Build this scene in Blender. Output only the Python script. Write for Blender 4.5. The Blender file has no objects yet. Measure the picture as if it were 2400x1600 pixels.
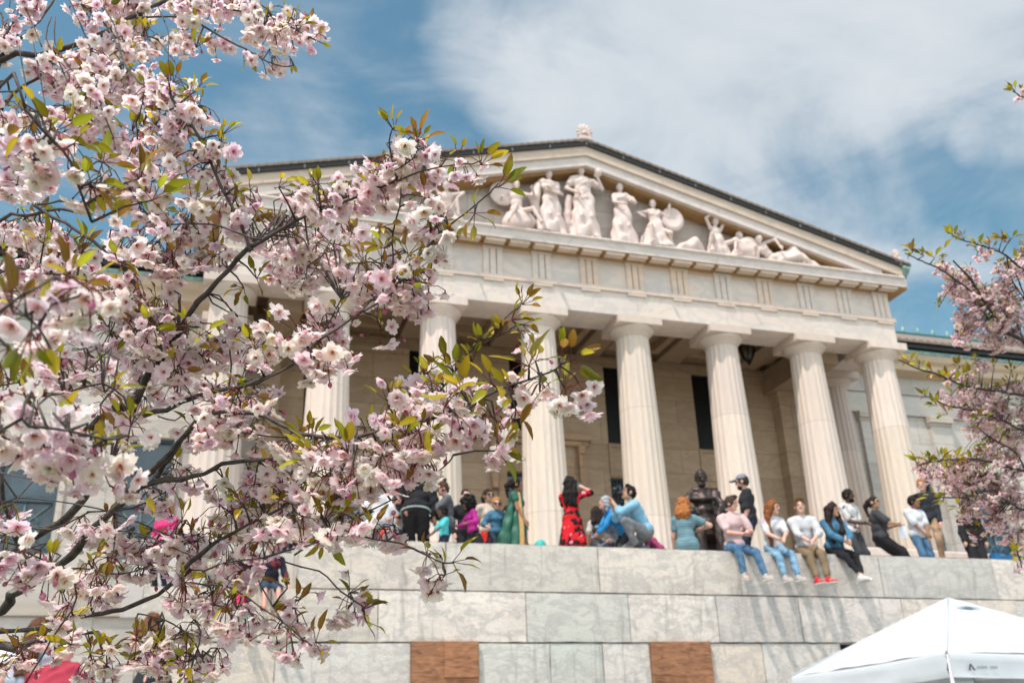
import bpy, bmesh, math, random
import numpy as np
from mathutils import Vector, Matrix
R = math.radians
random.seed(7)
scene = bpy.context.scene
COL = scene.collection

# ---------------------------------------------------------------- camera
EYE = 1.6                                   # metres above the lawn
YAW, PITCH, ROLL, FPX = R(17.954), R(23.558), R(-2.097), 2279.7
CAM = np.array([-10.248, -24.5, EYE])
_fw = np.array([math.sin(YAW)*math.cos(PITCH), math.cos(YAW)*math.cos(PITCH), math.sin(PITCH)])
_r0 = np.array([math.cos(YAW), -math.sin(YAW), 0.0])
_u0 = np.cross(_r0, _fw)
_rt = _r0*math.cos(ROLL) + _u0*math.sin(ROLL)
_up = -_r0*math.sin(ROLL) + _u0*math.cos(ROLL)
cam_data = bpy.data.cameras.new('camera')
cam = bpy.data.objects.new('camera', cam_data)
COL.objects.link(cam)
cam.matrix_world = Matrix(((_rt[0], _up[0], -_fw[0], CAM[0]), (_rt[1], _up[1], -_fw[1], CAM[1]),
                           (_rt[2], _up[2], -_fw[2], CAM[2]), (0, 0, 0, 1)))
cam_data.sensor_width = 36.0
cam_data.lens = FPX/2400*36
cam_data.clip_start = 0.05
cam_data.clip_end = 5000
cam_data.dof.use_dof = True
cam_data.dof.focus_distance = 1.75
cam_data.dof.aperture_fstop = 7.5
cam_data.dof.aperture_blades = 9
scene.camera = cam

def at(x, y, d):
    """the place d metres ahead of the photographer that the 2400x1600 photograph shows at x, y"""
    return CAM + d*(_fw + _rt*(x-1200)/FPX - _up*(y-800)/FPX)
def at_plane(x, y, Y):
    v = _fw + _rt*(x-1200)/FPX - _up*(y-800)/FPX
    return CAM + v*((Y-CAM[1])/v[1])

# ---------------------------------------------------------------- light
SUN_DIR = np.array([0.42, 0.31, -1.0]); SUN_DIR /= np.linalg.norm(SUN_DIR)   # the way the light travels
sun_data = bpy.data.lights.new('sun', 'SUN')
sun_data.energy = 3.3
sun_data.angle = R(0.53)
sun_data.color = (1.0, 0.895, 0.815)
sun = bpy.data.objects.new('sun', sun_data)
COL.objects.link(sun)
sun.rotation_euler = Vector(SUN_DIR).to_track_quat('-Z', 'Y').to_euler()
world = bpy.data.worlds.new('World'); scene.world = world
world.use_nodes = True
wn, wl = world.node_tree.nodes, world.node_tree.links
wn.clear()
def wnode(t, **k):
    n = wn.new(t)
    for a, v in k.items(): setattr(n, a, v)
    return n
w_out = wnode('ShaderNodeOutputWorld')
w_bg = wnode('ShaderNodeBackground'); w_bg.inputs['Strength'].default_value = 0.112
w_sky = wnode('ShaderNodeTexSky', sky_type='NISHITA', sun_disc=False)
w_sky.sun_elevation = math.asin(-SUN_DIR[2])
w_sky.sun_rotation = math.atan2(-SUN_DIR[0], -SUN_DIR[1])
w_sky.air_density = 1.2; w_sky.dust_density = 1.0; w_sky.ozone_density = 1.6
w_tc = wnode('ShaderNodeTexCoord')
def wmath(op, a, b=None, c=None):
    n = wnode('ShaderNodeMath', operation=op)
    for i, v in enumerate((a, b, c)):
        if v is None: continue
        if isinstance(v, (int, float)): n.inputs[i].default_value = v
        else: wl.new(v, n.inputs[i])
    return n.outputs[0]
def wmap(v, a, b, lo=0.0, hi=1.0):
    n = wnode('ShaderNodeMapRange', interpolation_type='SMOOTHSTEP')
    wl.new(v, n.inputs[0])
    for i, q in enumerate((a, b, lo, hi)): n.inputs[i+1].default_value = q
    return n.outputs[0]
def wdot(d):
    n = wnode('ShaderNodeVectorMath', operation='DOT_PRODUCT')
    wl.new(w_tc.outputs['Generated'], n.inputs[0]); n.inputs[1].default_value = tuple(d)
    return n.outputs['Value']
def wnoise(scale, detail, rough, stretch=(1, 1, 1), dist=0.0):
    m = wnode('ShaderNodeMapping'); m.inputs['Scale'].default_value = stretch
    wl.new(w_tc.outputs['Generated'], m.inputs['Vector'])
    n = wnode('ShaderNodeTexNoise'); n.inputs['Scale'].default_value = scale
    n.inputs['Detail'].default_value = detail; n.inputs['Roughness'].default_value = rough
    n.inputs['Distortion'].default_value = dist
    wl.new(m.outputs[0], n.inputs['Vector'])
    return n.outputs[0]
big = wnoise(4.2, 8, 0.6, (0.75, 1.0, 1.7), 0.6)
fine = wnoise(8.0, 9, 0.62, (0.55, 0.9, 1.9), 0.9)
def bank(direction, inner, outer, gain):       # a bank of cloud round one direction of the sky
    d = np.array(direction, float); d /= np.linalg.norm(d)
    return wmap(wdot(d), math.cos(R(outer)), math.cos(R(inner)), 0.0, gain)
cover = None
for b in (((0.271, 0.737, 0.619), 1, 5, 0.75), ((0.325, 0.697, 0.640), 3, 9, 0.95), ((0.24, 0.70, 0.67), 2, 7, 0.7), ((0.399, 0.66, 0.636), 3, 10, 1.0), ((0.375, 0.72, 0.584), 3, 10, 0.9),
        ((0.474, 0.637, 0.608), 3, 10, 1.0), ((0.535, 0.588, 0.606), 3, 9, 1.0), ((0.576, 0.55, 0.604), 3, 9, 1.0), ((0.649, 0.549, 0.527), 1.5, 5, 0.9), ((0.489, 0.677, 0.55), 3, 9, 0.75), ((0.55, 0.678, 0.487), 3, 9, 0.62), ((0.634, 0.66, 0.40), 2, 6, 0.55),
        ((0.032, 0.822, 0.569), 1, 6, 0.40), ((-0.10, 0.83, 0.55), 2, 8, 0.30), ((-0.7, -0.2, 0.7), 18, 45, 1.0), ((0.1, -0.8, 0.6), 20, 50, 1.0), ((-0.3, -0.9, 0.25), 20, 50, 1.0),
        ((0.9, -0.2, 0.4), 10, 35, 0.9), ((-0.9, 0.5, 0.3), 8, 22, 0.6)):  # banks behind the view are unseen, added to raise the ambient light
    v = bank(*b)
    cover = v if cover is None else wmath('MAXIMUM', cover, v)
gaps = None                                     # windows of clear blue between them
for b in (((0.633, 0.595, 0.495), 0.5, 6, 0.50), ((0.60, 0.63, 0.49), 0.5, 5, 0.32), ((0.634, 0.675, 0.376), 0.5, 3, 0.5), ((0.289, 0.679, 0.675), 0.5, 5, 0.28), ((0.53, 0.66, 0.53), 1, 4, 0.25)):
    v = bank(*b)
    gaps = v if gaps is None else wmath('MAXIMUM', gaps, v)
cover = wmath('SUBTRACT', cover, gaps)
tex = wmath('ADD', wmath('MULTIPLY', big, 0.65), wmath('MULTIPLY', fine, 0.35))
dens = wmath('ADD', cover, wmath('MULTIPLY', wmath('SUBTRACT', tex, 0.5), 2.2))
mask = wmap(dens, 0.04, 1.06, 0.0, 0.94)
thin = wmath('MULTIPLY', wmap(fine, 0.40, 0.80), 0.34)
mask = wmath('MAXIMUM', mask, thin)
w_tint = wnode('ShaderNodeMix', data_type='RGBA', blend_type='MULTIPLY')
w_tint.inputs['Factor'].default_value = 1.0
wl.new(w_sky.outputs[0], w_tint.inputs[6]); w_tint.inputs[7].default_value = (0.86, 1.15, 1.02, 1)
w_mix = wnode('ShaderNodeMix', data_type='RGBA')
wl.new(mask, w_mix.inputs['Factor'])
wl.new(w_tint.outputs[2], w_mix.inputs[6])
shade = wmap(big, 0.25, 0.75)
w_cl = wnode('ShaderNodeMix', data_type='RGBA')
wl.new(shade, w_cl.inputs['Factor'])
w_cl.inputs[6].default_value = (4.3, 4.8, 5.3, 1)
w_cl.inputs[7].default_value = (5.6, 5.9, 6.2, 1)
w_ambient_boost = wnode('ShaderNodeMix', data_type='RGBA', blend_type='MULTIPLY')      # unseen clouds behind the view, brightened to lift the ambient light
w_ambient_boost.inputs['Factor'].default_value = 1.0
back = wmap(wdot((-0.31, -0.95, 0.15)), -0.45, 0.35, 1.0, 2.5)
wl.new(w_cl.outputs[2], w_ambient_boost.inputs[6]); wl.new(back, w_ambient_boost.inputs[7])
wl.new(w_ambient_boost.outputs[2], w_mix.inputs[7])
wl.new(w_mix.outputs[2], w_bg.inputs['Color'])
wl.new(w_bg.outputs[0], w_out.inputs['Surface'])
scene.view_settings.view_transform = 'Standard'
scene.view_settings.look = 'None'
scene.view_settings.exposure = 0.27
scene.view_settings.gamma = 1.0
scene.view_settings.use_curve_mapping = False
scene.render.engine = 'CYCLES'
scene.cycles.use_denoising = True
scene.cycles.max_bounces = 12
scene.cycles.diffuse_bounces = 9
scene.cycles.transmission_bounces = 9
scene.cycles.transparent_max_bounces = 8
scene.cycles.sample_clamp_indirect = 6.0

# ---------------------------------------------------------------- helpers
def tag(o, label=None, cat=None, group=None, kind=None):
    if label: o['label'] = label
    if cat: o['category'] = cat
    if group: o['group'] = group
    if kind: o['kind'] = kind
    return o
def empty(name, loc=(0, 0, 0), rz=0.0):
    o = bpy.data.objects.new(name, None); COL.objects.link(o)
    o.location = tuple(float(v) for v in loc); o.rotation_euler = (0, 0, rz)
    o.empty_display_size = 0.1
    return o
def link(name, me, parent=None):
    o = bpy.data.objects.new(name, me); COL.objects.link(o)
    if parent is not None: o.parent = parent
    return o
def mesh_np(name, V, F, mats, mi=None, smooth=True, tint=None):
    """V (n,3), F (m,k) one face size, or a list of such arrays; tint (n,3) a colour per vertex"""
    me = bpy.data.meshes.new(name)
    V = np.asarray(V, np.float32)
    Fs = F if isinstance(F, list) else [F]
    Fs = [np.asarray(f, np.int32) for f in Fs if len(f)]
    loops = np.concatenate([f.ravel() for f in Fs])
    totals = np.concatenate([np.full(len(f), f.shape[1], np.int32) for f in Fs])
    starts = np.concatenate([[0], np.cumsum(totals)[:-1]]).astype(np.int32)
    me.vertices.add(len(V)); me.vertices.foreach_set('co', V.ravel())
    me.loops.add(len(loops)); me.loops.foreach_set('vertex_index', loops)
    me.polygons.add(len(totals)); me.polygons.foreach_set('loop_start', starts)
    if mi is not None: me.polygons.foreach_set('material_index', np.asarray(mi, np.int32))
    me.update(calc_edges=True)
    me.polygons.foreach_set('use_smooth', np.full(len(totals), bool(smooth)))
    for m in (mats if isinstance(mats, (list, tuple)) else [mats]): me.materials.append(m)
    if tint is not None:
        a = me.color_attributes.new('tint', 'FLOAT_COLOR', 'POINT')
        c = np.ones((len(V), 4), np.float32); c[:, :3] = tint
        a.data.foreach_set('color', c.ravel())
    me.validate()
    return me

class MB:
    """collects boxes, prisms, tubes and lathed shapes; build() links them as one mesh object"""
    def __init__(s): s.v = []; s.f = []; s.t = []; s.sm = []; s.tint = (1, 1, 1)
    def add(s, vs, fs, smooth=False):
        o = len(s.v); s.v += [tuple(float(c) for c in p) for p in vs]; s.t += [s.tint]*len(vs)
        s.f += [tuple(i+o for i in f) for f in fs]; s.sm += [smooth]*len(fs)
        return s
    def box(s, x0, x1, y0, y1, z0, z1):
        return s.add([(x0, y0, z0), (x1, y0, z0), (x1, y1, z0), (x0, y1, z0), (x0, y0, z1), (x1, y0, z1), (x1, y1, z1), (x0, y1, z1)],
                     [(3, 2, 1, 0), (4, 5, 6, 7), (0, 1, 5, 4), (1, 2, 6, 5), (2, 3, 7, 6), (3, 0, 4, 7)])
    def prism_x(s, prof, x0, x1):                 # prof: (y, z) points, counter-clockwise seen from +x
        n = len(prof)
        v = [(x0, y, z) for y, z in prof] + [(x1, y, z) for y, z in prof]
        f = [tuple(reversed(range(n))), tuple(range(n, 2*n))] + [(i, (i+1) % n, n+(i+1) % n, n+i) for i in range(n)]
        return s.add(v, f)
    def prism_y(s, prof, y0, y1):                 # prof: (x, z)
        n = len(prof)
        v = [(x, y0, z) for x, z in prof] + [(x, y1, z) for x, z in prof]
        f = [tuple(range(n)), tuple(reversed(range(n, 2*n)))] + [(i, n+i, n+(i+1) % n, (i+1) % n) for i in range(n)]
        return s.add(v, f)
    def lathe(s, prof, c=(0, 0, 0), n=32, caps=True):   # prof: (r, z) upward
        v = []; f = []
        for r, z in prof:
            v += [(c[0]+r*math.cos(2*math.pi*i/n), c[1]+r*math.sin(2*math.pi*i/n), c[2]+z) for i in range(n)]
        for k in range(len(prof)-1):
            f += [(k*n+i, k*n+(i+1) % n, (k+1)*n+(i+1) % n, (k+1)*n+i) for i in range(n)]
        s.add(v, f, True)
        if caps:
            o = len(s.v)-len(v)
            s.f += [tuple(o+i for i in reversed(range(n))), tuple(o+(len(prof)-1)*n+i for i in range(n))]; s.sm += [False, False]
        return s
    def tube(s, pts, rad, n=8):
        pts = [Vector(p) for p in pts]; rad = rad if isinstance(rad, (list, tuple)) else [rad]*len(pts)
        v = []; f = []; ref = Vector((0.3, 0.2, 1)).normalized()
        for i, p in enumerate(pts):
            t = (pts[min(i+1, len(pts)-1)]-pts[max(i-1, 0)]).normalized()
            a = t.cross(ref)
            if a.length < 1e-3: a = t.cross(Vector((1, 0, 0)))
            a.normalize(); b = t.cross(a)
            v += [p+(a*math.cos(2*math.pi*k/n)+b*math.sin(2*math.pi*k/n))*rad[i] for k in range(n)]
        for i in range(len(pts)-1):
            f += [(i*n+k, i*n+(k+1) % n, (i+1)*n+(k+1) % n, (i+1)*n+k) for k in range(n)]
        f += [tuple(reversed(range(n))), tuple((len(pts)-1)*n+k for k in range(n))]
        return s.add(v, f, True)
    def mesh(s, name, mat, bevel=0.0):
        me = bpy.data.meshes.new(name)
        me.from_pydata(s.v, [], s.f); me.update()
        me.polygons.foreach_set('use_smooth', s.sm)
        a = me.color_attributes.new('tint', 'FLOAT_COLOR', 'POINT')
        a.data.foreach_set('color', [c for t in s.t for c in (t[0], t[1], t[2], 1.0)])
        for m in (mat if isinstance(mat, (list, tuple)) else [mat]): me.materials.append(m)
        bm = bmesh.new(); bm.from_mesh(me); bmesh.ops.recalc_face_normals(bm, faces=bm.faces)
        if bevel:
            ed = [e for e in bm.edges if len(e.link_faces) == 2 and e.calc_face_angle(0) > 0.6]
            bmesh.ops.bevel(bm, geom=ed, offset=bevel, segments=1, affect='EDGES')
        bm.to_mesh(me); bm.free()
        return me
    def build(s, name, mat, parent=None, bevel=0.0):
        return link(name, s.mesh(name, mat, bevel), parent)

# ---------------------------------------------------------------- materials
def new_mat(name):
    m = bpy.data.materials.new(name); m.use_nodes = True
    return m, m.node_tree.nodes, m.node_tree.links, m.node_tree.nodes['Principled BSDF']
def plain(name, col, rough=0.7, metal=0.0, vary=0.12, scale=30.0, bump=0.0, spec=0.5):
    m, n, l, b = new_mat(name)
    b.inputs['Roughness'].default_value = rough; b.inputs['Metallic'].default_value = metal
    b.inputs['Specular IOR Level'].default_value = spec
    tc = n.new('ShaderNodeTexCoord'); t = n.new('ShaderNodeTexNoise')
    t.inputs['Scale'].default_value = scale; t.inputs['Detail'].default_value = 4
    l.new(tc.outputs['Object'], t.inputs['Vector'])
    r = n.new('ShaderNodeMapRange'); r.inputs[1].default_value = 0.3; r.inputs[2].default_value = 0.7
    r.inputs[3].default_value = 1-vary; r.inputs[4].default_value = 1+vary
    l.new(t.outputs[0], r.inputs[0])
    x = n.new('ShaderNodeMix'); x.data_type = 'RGBA'; x.blend_type = 'MULTIPLY'; x.inputs['Factor'].default_value = 1
    x.inputs[6].default_value = (*col, 1); l.new(r.outputs[0], x.inputs[7])
    l.new(x.outputs[2], b.inputs['Base Color'])
    if bump:
        p = n.new('ShaderNodeBump'); p.inputs['Strength'].default_value = bump; p.inputs['Distance'].default_value = 0.02
        l.new(t.outputs[0], p.inputs['Height']); l.new(p.outputs[0], b.inputs['Normal'])
    return m
def stone(name, col, vein=(0.5, 0.5, 0.5), vein_amt=0.5, stain=(0.5, 0.36, 0.22), stain_amt=0.35, scale=1.0, stretch=(1, 1, 1), bump=0.15, rough=0.75, courses=None, dirt=0.0, vdist=0.9):
    """weathered marble: base tint from the mesh, grey veins, rusty stains, optional ashlar courses"""
    m, n, l, b = new_mat(name)
    b.inputs['Roughness'].default_value = rough; b.inputs['Specular IOR Level'].default_value = 0.3
    tc = n.new('ShaderNodeTexCoord'); mp = n.new('ShaderNodeMapping'); mp.inputs['Scale'].default_value = stretch
    l.new(tc.outputs['Object'], mp.inputs['Vector'])
    def noise(s, d, rg, dist=0.0, vec=None):
        t = n.new('ShaderNodeTexNoise'); t.inputs['Scale'].default_value = s*scale; t.inputs['Detail'].default_value = d
        t.inputs['Roughness'].default_value = rg; t.inputs['Distortion'].default_value = dist
        l.new((vec or mp).outputs[0], t.inputs['Vector']); return t.outputs[0]
    def ramp(v, a, c, lo=0.0, hi=1.0):
        r = n.new('ShaderNodeMapRange'); r.interpolation_type = 'SMOOTHSTEP'; l.new(v, r.inputs[0])
        for i, q in enumerate((a, c, lo, hi)): r.inputs[i+1].default_value = q
        return r.outputs[0]
    def mix(f, a, c, mode='MIX'):
        x = n.new('ShaderNodeMix'); x.data_type = 'RGBA'; x.blend_type = mode
        if isinstance(f, float): x.inputs['Factor'].default_value = f
        else: l.new(f, x.inputs['Factor'])
        for s, v in ((6, a), (7, c)):
            if isinstance(v, tuple): x.inputs[s].default_value = (*v, 1)
            else: l.new(v, x.inputs[s])
        return x.outputs[2]
    at_ = n.new('ShaderNodeAttribute'); at_.attribute_name = 'tint'
    c = mix(1.0, at_.outputs['Color'], col, 'MULTIPLY')
    big = noise(0.7, 5, 0.6, 0.6)
    c = mix(ramp(big, 0.35, 0.7, 0.0, 0.45), c, tuple(v*0.84 for v in col))
    v1 = noise(1.3, 8, 0.66, vdist)
    a1 = n.new('ShaderNodeMath'); a1.operation = 'SUBTRACT'; l.new(v1, a1.inputs[0]); a1.inputs[1].default_value = 0.5
    a2 = n.new('ShaderNodeMath'); a2.operation = 'ABSOLUTE'; l.new(a1.outputs[0], a2.inputs[0])
    c = mix(ramp(a2.outputs[0], 0.0, 0.07, vein_amt, 0.0), c, vein)
    st = noise(2.3, 6, 0.65, 0.3)
    c = mix(ramp(st, 0.56, 0.80, 0.0, stain_amt), c, stain)
    sp = noise(26, 4, 0.7)
    c = mix(ramp(sp, 0.35, 0.75, 0.0, 0.22), c, tuple(v*0.72 for v in col))
    if dirt:
        mp2 = n.new('ShaderNodeMapping'); mp2.inputs['Scale'].default_value = (3.0, 3.0, 0.35); l.new(tc.outputs['Object'], mp2.inputs['Vector'])
        dn = noise(1.3, 4, 0.62, 0.8, mp2)
        c = mix(ramp(dn, 0.52, 0.86, 0.0, dirt), c, (0.10, 0.105, 0.10))
        c = mix(ramp(noise(8.0, 5, 0.75, 0.6), 0.42, 0.72, 0.0, 0.42), c, tuple(v*0.55 for v in col))
    hgt = sp
    if courses:
        br = n.new('ShaderNodeTexBrick'); br.inputs['Scale'].default_value = 1.0
        br.inputs['Brick Width'].default_value = courses[0]; br.inputs['Row Height'].default_value = courses[1]
        br.inputs['Mortar Size'].default_value = 0.011; br.inputs['Color1'].default_value = (1, 1, 1, 1); br.inputs['Color2'].default_value = (0.76, 0.755, 0.75, 1)
        br.inputs['Mortar'].default_value = (0.45, 0.42, 0.4, 1); br.inputs['Bias'].default_value = 0.1
        sx = n.new('ShaderNodeSeparateXYZ'); cx = n.new('ShaderNodeCombineXYZ')
        l.new(tc.outputs['Object'], sx.inputs[0])
        s_ = n.new('ShaderNodeMath'); s_.operation = 'ADD'; l.new(sx.outputs[0], s_.inputs[0]); l.new(sx.outputs[1], s_.inputs[1])
        l.new(s_.outputs[0], cx.inputs[0]); l.new(sx.outputs[2], cx.inputs[1])
        l.new(cx.outputs[0], br.inputs['Vector'])
        c = mix(0.8, c, br.outputs[0], 'MULTIPLY')
    l.new(c, b.inputs['Base Color'])
    if bump:
        p = n.new('ShaderNodeBump'); p.inputs['Strength'].default_value = bump; p.inputs['Distance'].default_value = 0.03
        l.new(hgt, p.inputs['Height']); l.new(p.outputs[0], b.inputs['Normal'])
    return m
M = {}
M['marble'] = stone('pale_marble', (0.675, 0.575, 0.495), (0.50, 0.47, 0.45), 0.35, (0.60, 0.41, 0.27), 0.50, 1.0, (1.5, 1.5, 0.30))
M['entab'] = stone('grey_veined_marble', (0.71, 0.615, 0.55), (0.44, 0.43, 0.43), 0.38, (0.58, 0.41, 0.25), 0.40, 0.9, (0.7, 1, 1))
M['cornice'] = stone('cornice_marble', (0.64, 0.515, 0.42), (0.44, 0.36, 0.26), 0.4, (0.42, 0.27, 0.13), 0.5, 1.2, (0.5, 1, 1.6))
M['corona'] = stone('corona_marble', (0.70, 0.61, 0.56), (0.45, 0.43, 0.42), 0.4, (0.52, 0.38, 0.25), 0.35, 1.0, (0.6, 1, 1))
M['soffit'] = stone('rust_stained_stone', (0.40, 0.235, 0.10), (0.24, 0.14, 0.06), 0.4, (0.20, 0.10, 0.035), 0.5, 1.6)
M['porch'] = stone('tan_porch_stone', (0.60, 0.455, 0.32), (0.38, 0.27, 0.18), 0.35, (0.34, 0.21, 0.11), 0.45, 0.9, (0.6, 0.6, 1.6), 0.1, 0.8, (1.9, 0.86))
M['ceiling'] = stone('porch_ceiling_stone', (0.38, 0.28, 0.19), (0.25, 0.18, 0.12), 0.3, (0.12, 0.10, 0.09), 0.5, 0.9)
M['wing'] = stone('grey_wing_marble', (0.65, 0.60, 0.54), (0.42, 0.43, 0.43), 0.4, (0.55, 0.42, 0.28), 0.3, 0.9, (0.5, 1, 1.4), 0.1, 0.8, (2.3, 0.92))
M['wall'] = stone('rough_grey_marble', (0.71, 0.645, 0.58), (0.37, 0.36, 0.35), 0.5, (0.56, 0.43, 0.29), 0.45, 2.1, (0.62, 0.8, 1.15), 0.6, 0.8, None, 0.72, 0.45)
M['statue'] = stone('pink_white_marble', (0.74, 0.605, 0.555), (0.56, 0.44, 0.39), 0.2, (0.60, 0.42, 0.32), 0.2, 2.0, (1, 1, 1), 0.1)
M['tympanum'] = stone('tympanum_stone', (0.62, 0.55, 0.49), (0.42, 0.37, 0.36), 0.4, (0.5, 0.38, 0.26), 0.4, 1.0, (1, 1, 1), 0.1, 0.8, (1.6, 0.6))
M['paving'] = stone('stone_paving', (0.50, 0.47, 0.43), (0.36, 0.35, 0.34), 0.3, (0.4, 0.32, 0.24), 0.3, 0.8)
M['gutter'] = plain('dark_bronze_and_eave_shade', (0.022, 0.021, 0.022), 0.5, 0.3, 0.3, 8)
M['verdigris'] = plain('verdigris_copper', (0.24, 0.38, 0.35), 0.7, 0.1, 0.35, 9)
M['verdigris_dark'] = plain('dark_verdigris', (0.035, 0.13, 0.13), 0.6, 0.2, 0.4, 9)
M['tile'] = plain('weathered_roof_tile', (0.21, 0.165, 0.135), 0.85, 0, 0.3, 14)
M['bracket'] = plain('bleached_bracket', (0.16, 0.17, 0.18), 0.6, 0.2, 0.2, 8)
M['dark'] = plain('dark_window_glass', (0.012, 0.013, 0.014), 0.35, 0, 0.2, 4, 0, 0.25)
M['blueglass'] = plain('blue_grey_window_glass', (0.05, 0.082, 0.10), 0.16, 0, 0.25, 1.6, 0, 0.6)
M['blueframe'] = plain('blue_grey_window_frame', (0.035, 0.06, 0.075), 0.45, 0, 0.2, 6)
M['lattice'] = plain('pale_blue_lattice', (0.10, 0.16, 0.18), 0.5, 0, 0.2, 6)
M['iron'] = plain('black_iron', (0.012, 0.011, 0.011), 0.45, 0.6, 0.3, 12)
M['lampglass'] = plain('smoky_lantern_glass', (0.10, 0.085, 0.07), 0.25, 0, 0.3, 10)
def part(mb, name, mat, bevel=0.0, parent=None):
    o = mb.build(name, M[mat], None, bevel)
    p = parent or museum
    o.parent = p; o.matrix_parent_inverse = Matrix.Translation(-Vector(p['at'] if 'at' in p else p.location))
    return o
# ---------------------------------------------------------------- the ground and the terrace
e = EYE
M['lawn'] = plain('trodden_lawn', (0.075, 0.095, 0.035), 0.9, 0, 0.35, 6, 0.4)
M['plaza'] = plain('plaza_paving', (0.36, 0.34, 0.31), 0.85, 0, 0.15, 5, 0.1)
g = MB(); g.add([(-400, -400, 0), (400, -400, 0), (400, 600, 0), (-400, 600, 0)], [(0, 1, 2, 3)])
tag(g.build('ground', M['lawn']), 'trodden lawn under the trees and the wall', None, None, 'structure')
g = MB(); g.add([(-60, -22, 0.004), (60, -22, 0.004), (60, 4, 0.004), (-60, 4, 0.004)], [(0, 1, 2, 3)])
tag(g.build('pavement', M['plaza']), 'pale pavement below the retaining wall', None, None, 'structure')

FLOOR, PAR, BASE = 2.87+e, 3.14+e, 4.83+e          # terrace floor, parapet top, column foot
g = MB(); g.box(-8.7, 26, -9.75, -5.4, FLOOR-0.3, FLOOR)
tag(g.build('terrace', M['paving']), 'stone terrace between the parapet and the steps', None, None, 'structure')
g = MB()
for k in range(11):
    y = -5.4+k*0.36; z = FLOOR+(k+1)*(BASE-FLOOR)/11
    g.box(-11.6, 11.6, y, -1.15 if k == 10 else y+0.39, z-0.4 if k else FLOOR-0.2, z)
tag(g.build('stone_steps', M['paving']), 'wide flight of pale stone steps up to the columns', 'steps')
g = MB(); g.box(-11.6, 11.6, -1.1, 3.7, BASE-1.5, BASE-0.002)
tag(g.build('portico_floor', M['paving']), 'stone floor under the portico', None, None, 'structure')

# ---------------------------------------------------------------- retaining wall: one thing, its courses are mesh pattern
rng = random.Random(3)
wall = empty('retaining_wall', (-6, -10.2, 0))
wall['at'] = (-6.0, -10.2, 0.0)
tag(wall, 'long retaining wall of rough grey marble blocks people sit on', 'wall')
def course(z0, z1, joints, proud, mb, tints):
    for i in range(len(joints)-1):
        mb.tint = tints[i % len(tints)]
        x0, x1 = joints[i]+0.004, joints[i+1]-0.004
        yf = -10.2-proud-rng.uniform(0, 0.012)
        n = max(2, int((x1-x0)/0.16)); m = 5
        vs, fs = [], []
        for a in range(m+1):                       # a hand-dressed face: a little relief, set back along its edges
            for c in range(n+1):
                ed = min(c, n-c, a*1.0, m-a)
                jx = rng.uniform(-0.003, 0.007)*(1 if c == 0 else -1) if c in (0, n) else 0; jz = rng.uniform(-0.002, 0.008)*(1 if a == 0 else -1) if a in (0, m) else 0
                if ed == 0 and rng.random() < 0.06: jz *= 2.2
                vs.append((x0+(x1-x0)*c/n+jx, yf+(0.012 if ed == 0 else rng.uniform(-0.009, 0.009)), z0+0.004+(z1-z0-0.008)*a/m+jz))
        for a in range(m):
            fs += [(a*(n+1)+c, a*(n+1)+c+1, (a+1)*(n+1)+c+1, (a+1)*(n+1)+c) for c in range(n)]
        mb.add(vs, fs, True)
        yb = -9.72
        mb.add([(x0, yf+.01, z1-.004), (x1, yf+.01, z1-.004), (x1, yb, z1-.004), (x0, yb, z1-.004), (x0, yf+.01, z0+.004), (x1, yf+.01, z0+.004), (x1, yb, z0+.004), (x0, yb, z0+.004)],
               [(0, 1, 2, 3), (7, 6, 5, 4), (1, 5, 6, 2), (4, 0, 3, 7), (3, 2, 6, 7)])
cool, warm, pale, green = (0.92, 0.97, 0.99), (1.02, 0.99, 0.95), (1.16, 1.15, 1.14), (0.86, 0.95, 0.95)
mb = MB()
course(2.42+e, PAR, [-8.96, -6.78, -4.32, -1.83, 0.9, 3.3, 5.9, 8.4, 11, 14, 17, 20, 23, 26], 0.0, mb, [warm, (0.93, 0.95, 0.93), (1.08, 1.06, 1.02), (0.98, 1.0, 1.02), (0.84, 0.90, 0.93), pale, cool])
part(mb, 'coping_course', 'wall', 0.0, wall)
mb = MB()
course(1.68+e, 2.412+e, [-11.0, -9.3, -7.79, -5.55, -3.87, -2.34, -0.82, 1.2, 3.6, 5.2, 8.2, 11, 14, 17, 20, 23, 26], 0.012, mb, [(1.0, 0.97, 0.9), (0.95, 0.93, 0.86), pale, green, (1.1, 1.1, 1.1), (0.88, 0.9, 0.92), (1.05, 1.06, 1.09), warm, cool])
part(mb, 'middle_course', 'wall', 0.0, wall)
mb = MB()
OPEN = [(-7.31, -6.31), (-3.57, -2.54), (-0.14, 0.9), (3.4, 4.4), (7.0, 8.0)]
js = [-11.0, -9.2, -7.31, -6.31, -5.2, -4.35, -3.57, -2.54, -1.6, -0.14, 0.9, 2.2, 3.4, 4.4, 5.7, 7.0, 8.0, 10, 13, 16, 20, 26]
for i in range(len(js)-1):
    if (js[i], js[i+1]) in OPEN: continue
    course(0.93+e, 1.672+e, js[i:i+2], 0.002, mb, [[(1.0, 0.95, 0.86), (0.92, 0.97, 0.98), green, (0.9, 1.0, 1.0), (0.78, 0.9, 0.9), (0.95, 0.99, 1.0), cool][i % 7]])
    course(0.2+e, 0.922+e, js[i:i+2], 0.01, mb, [[cool, warm, green][i % 3]])
course(-0.7+e, 0.192+e, [-11, -8.5, -6, -3.2, -0.6, 2, 5, 8, 11, 15, 20, 26], 0.012, mb, [cool, pale, green])
course(-1.6+e, -0.708+e, [-11, -9, -6.6, -4, -1.2, 2, 5, 8, 11, 15, 20, 26], 0.02, mb, [pale, green, cool])
part(mb, 'lower_courses', 'wall', 0.0, wall)
mb = MB()
mb.box(-10.98, 26, -9.70, -9.4, 0.0, 2.3+e)
mb.tint = (0.9, 0.9, 0.88)
mb.box(-8.94, 26, -9.71, -9.42, 2.3+e, PAR-0.01)
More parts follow.
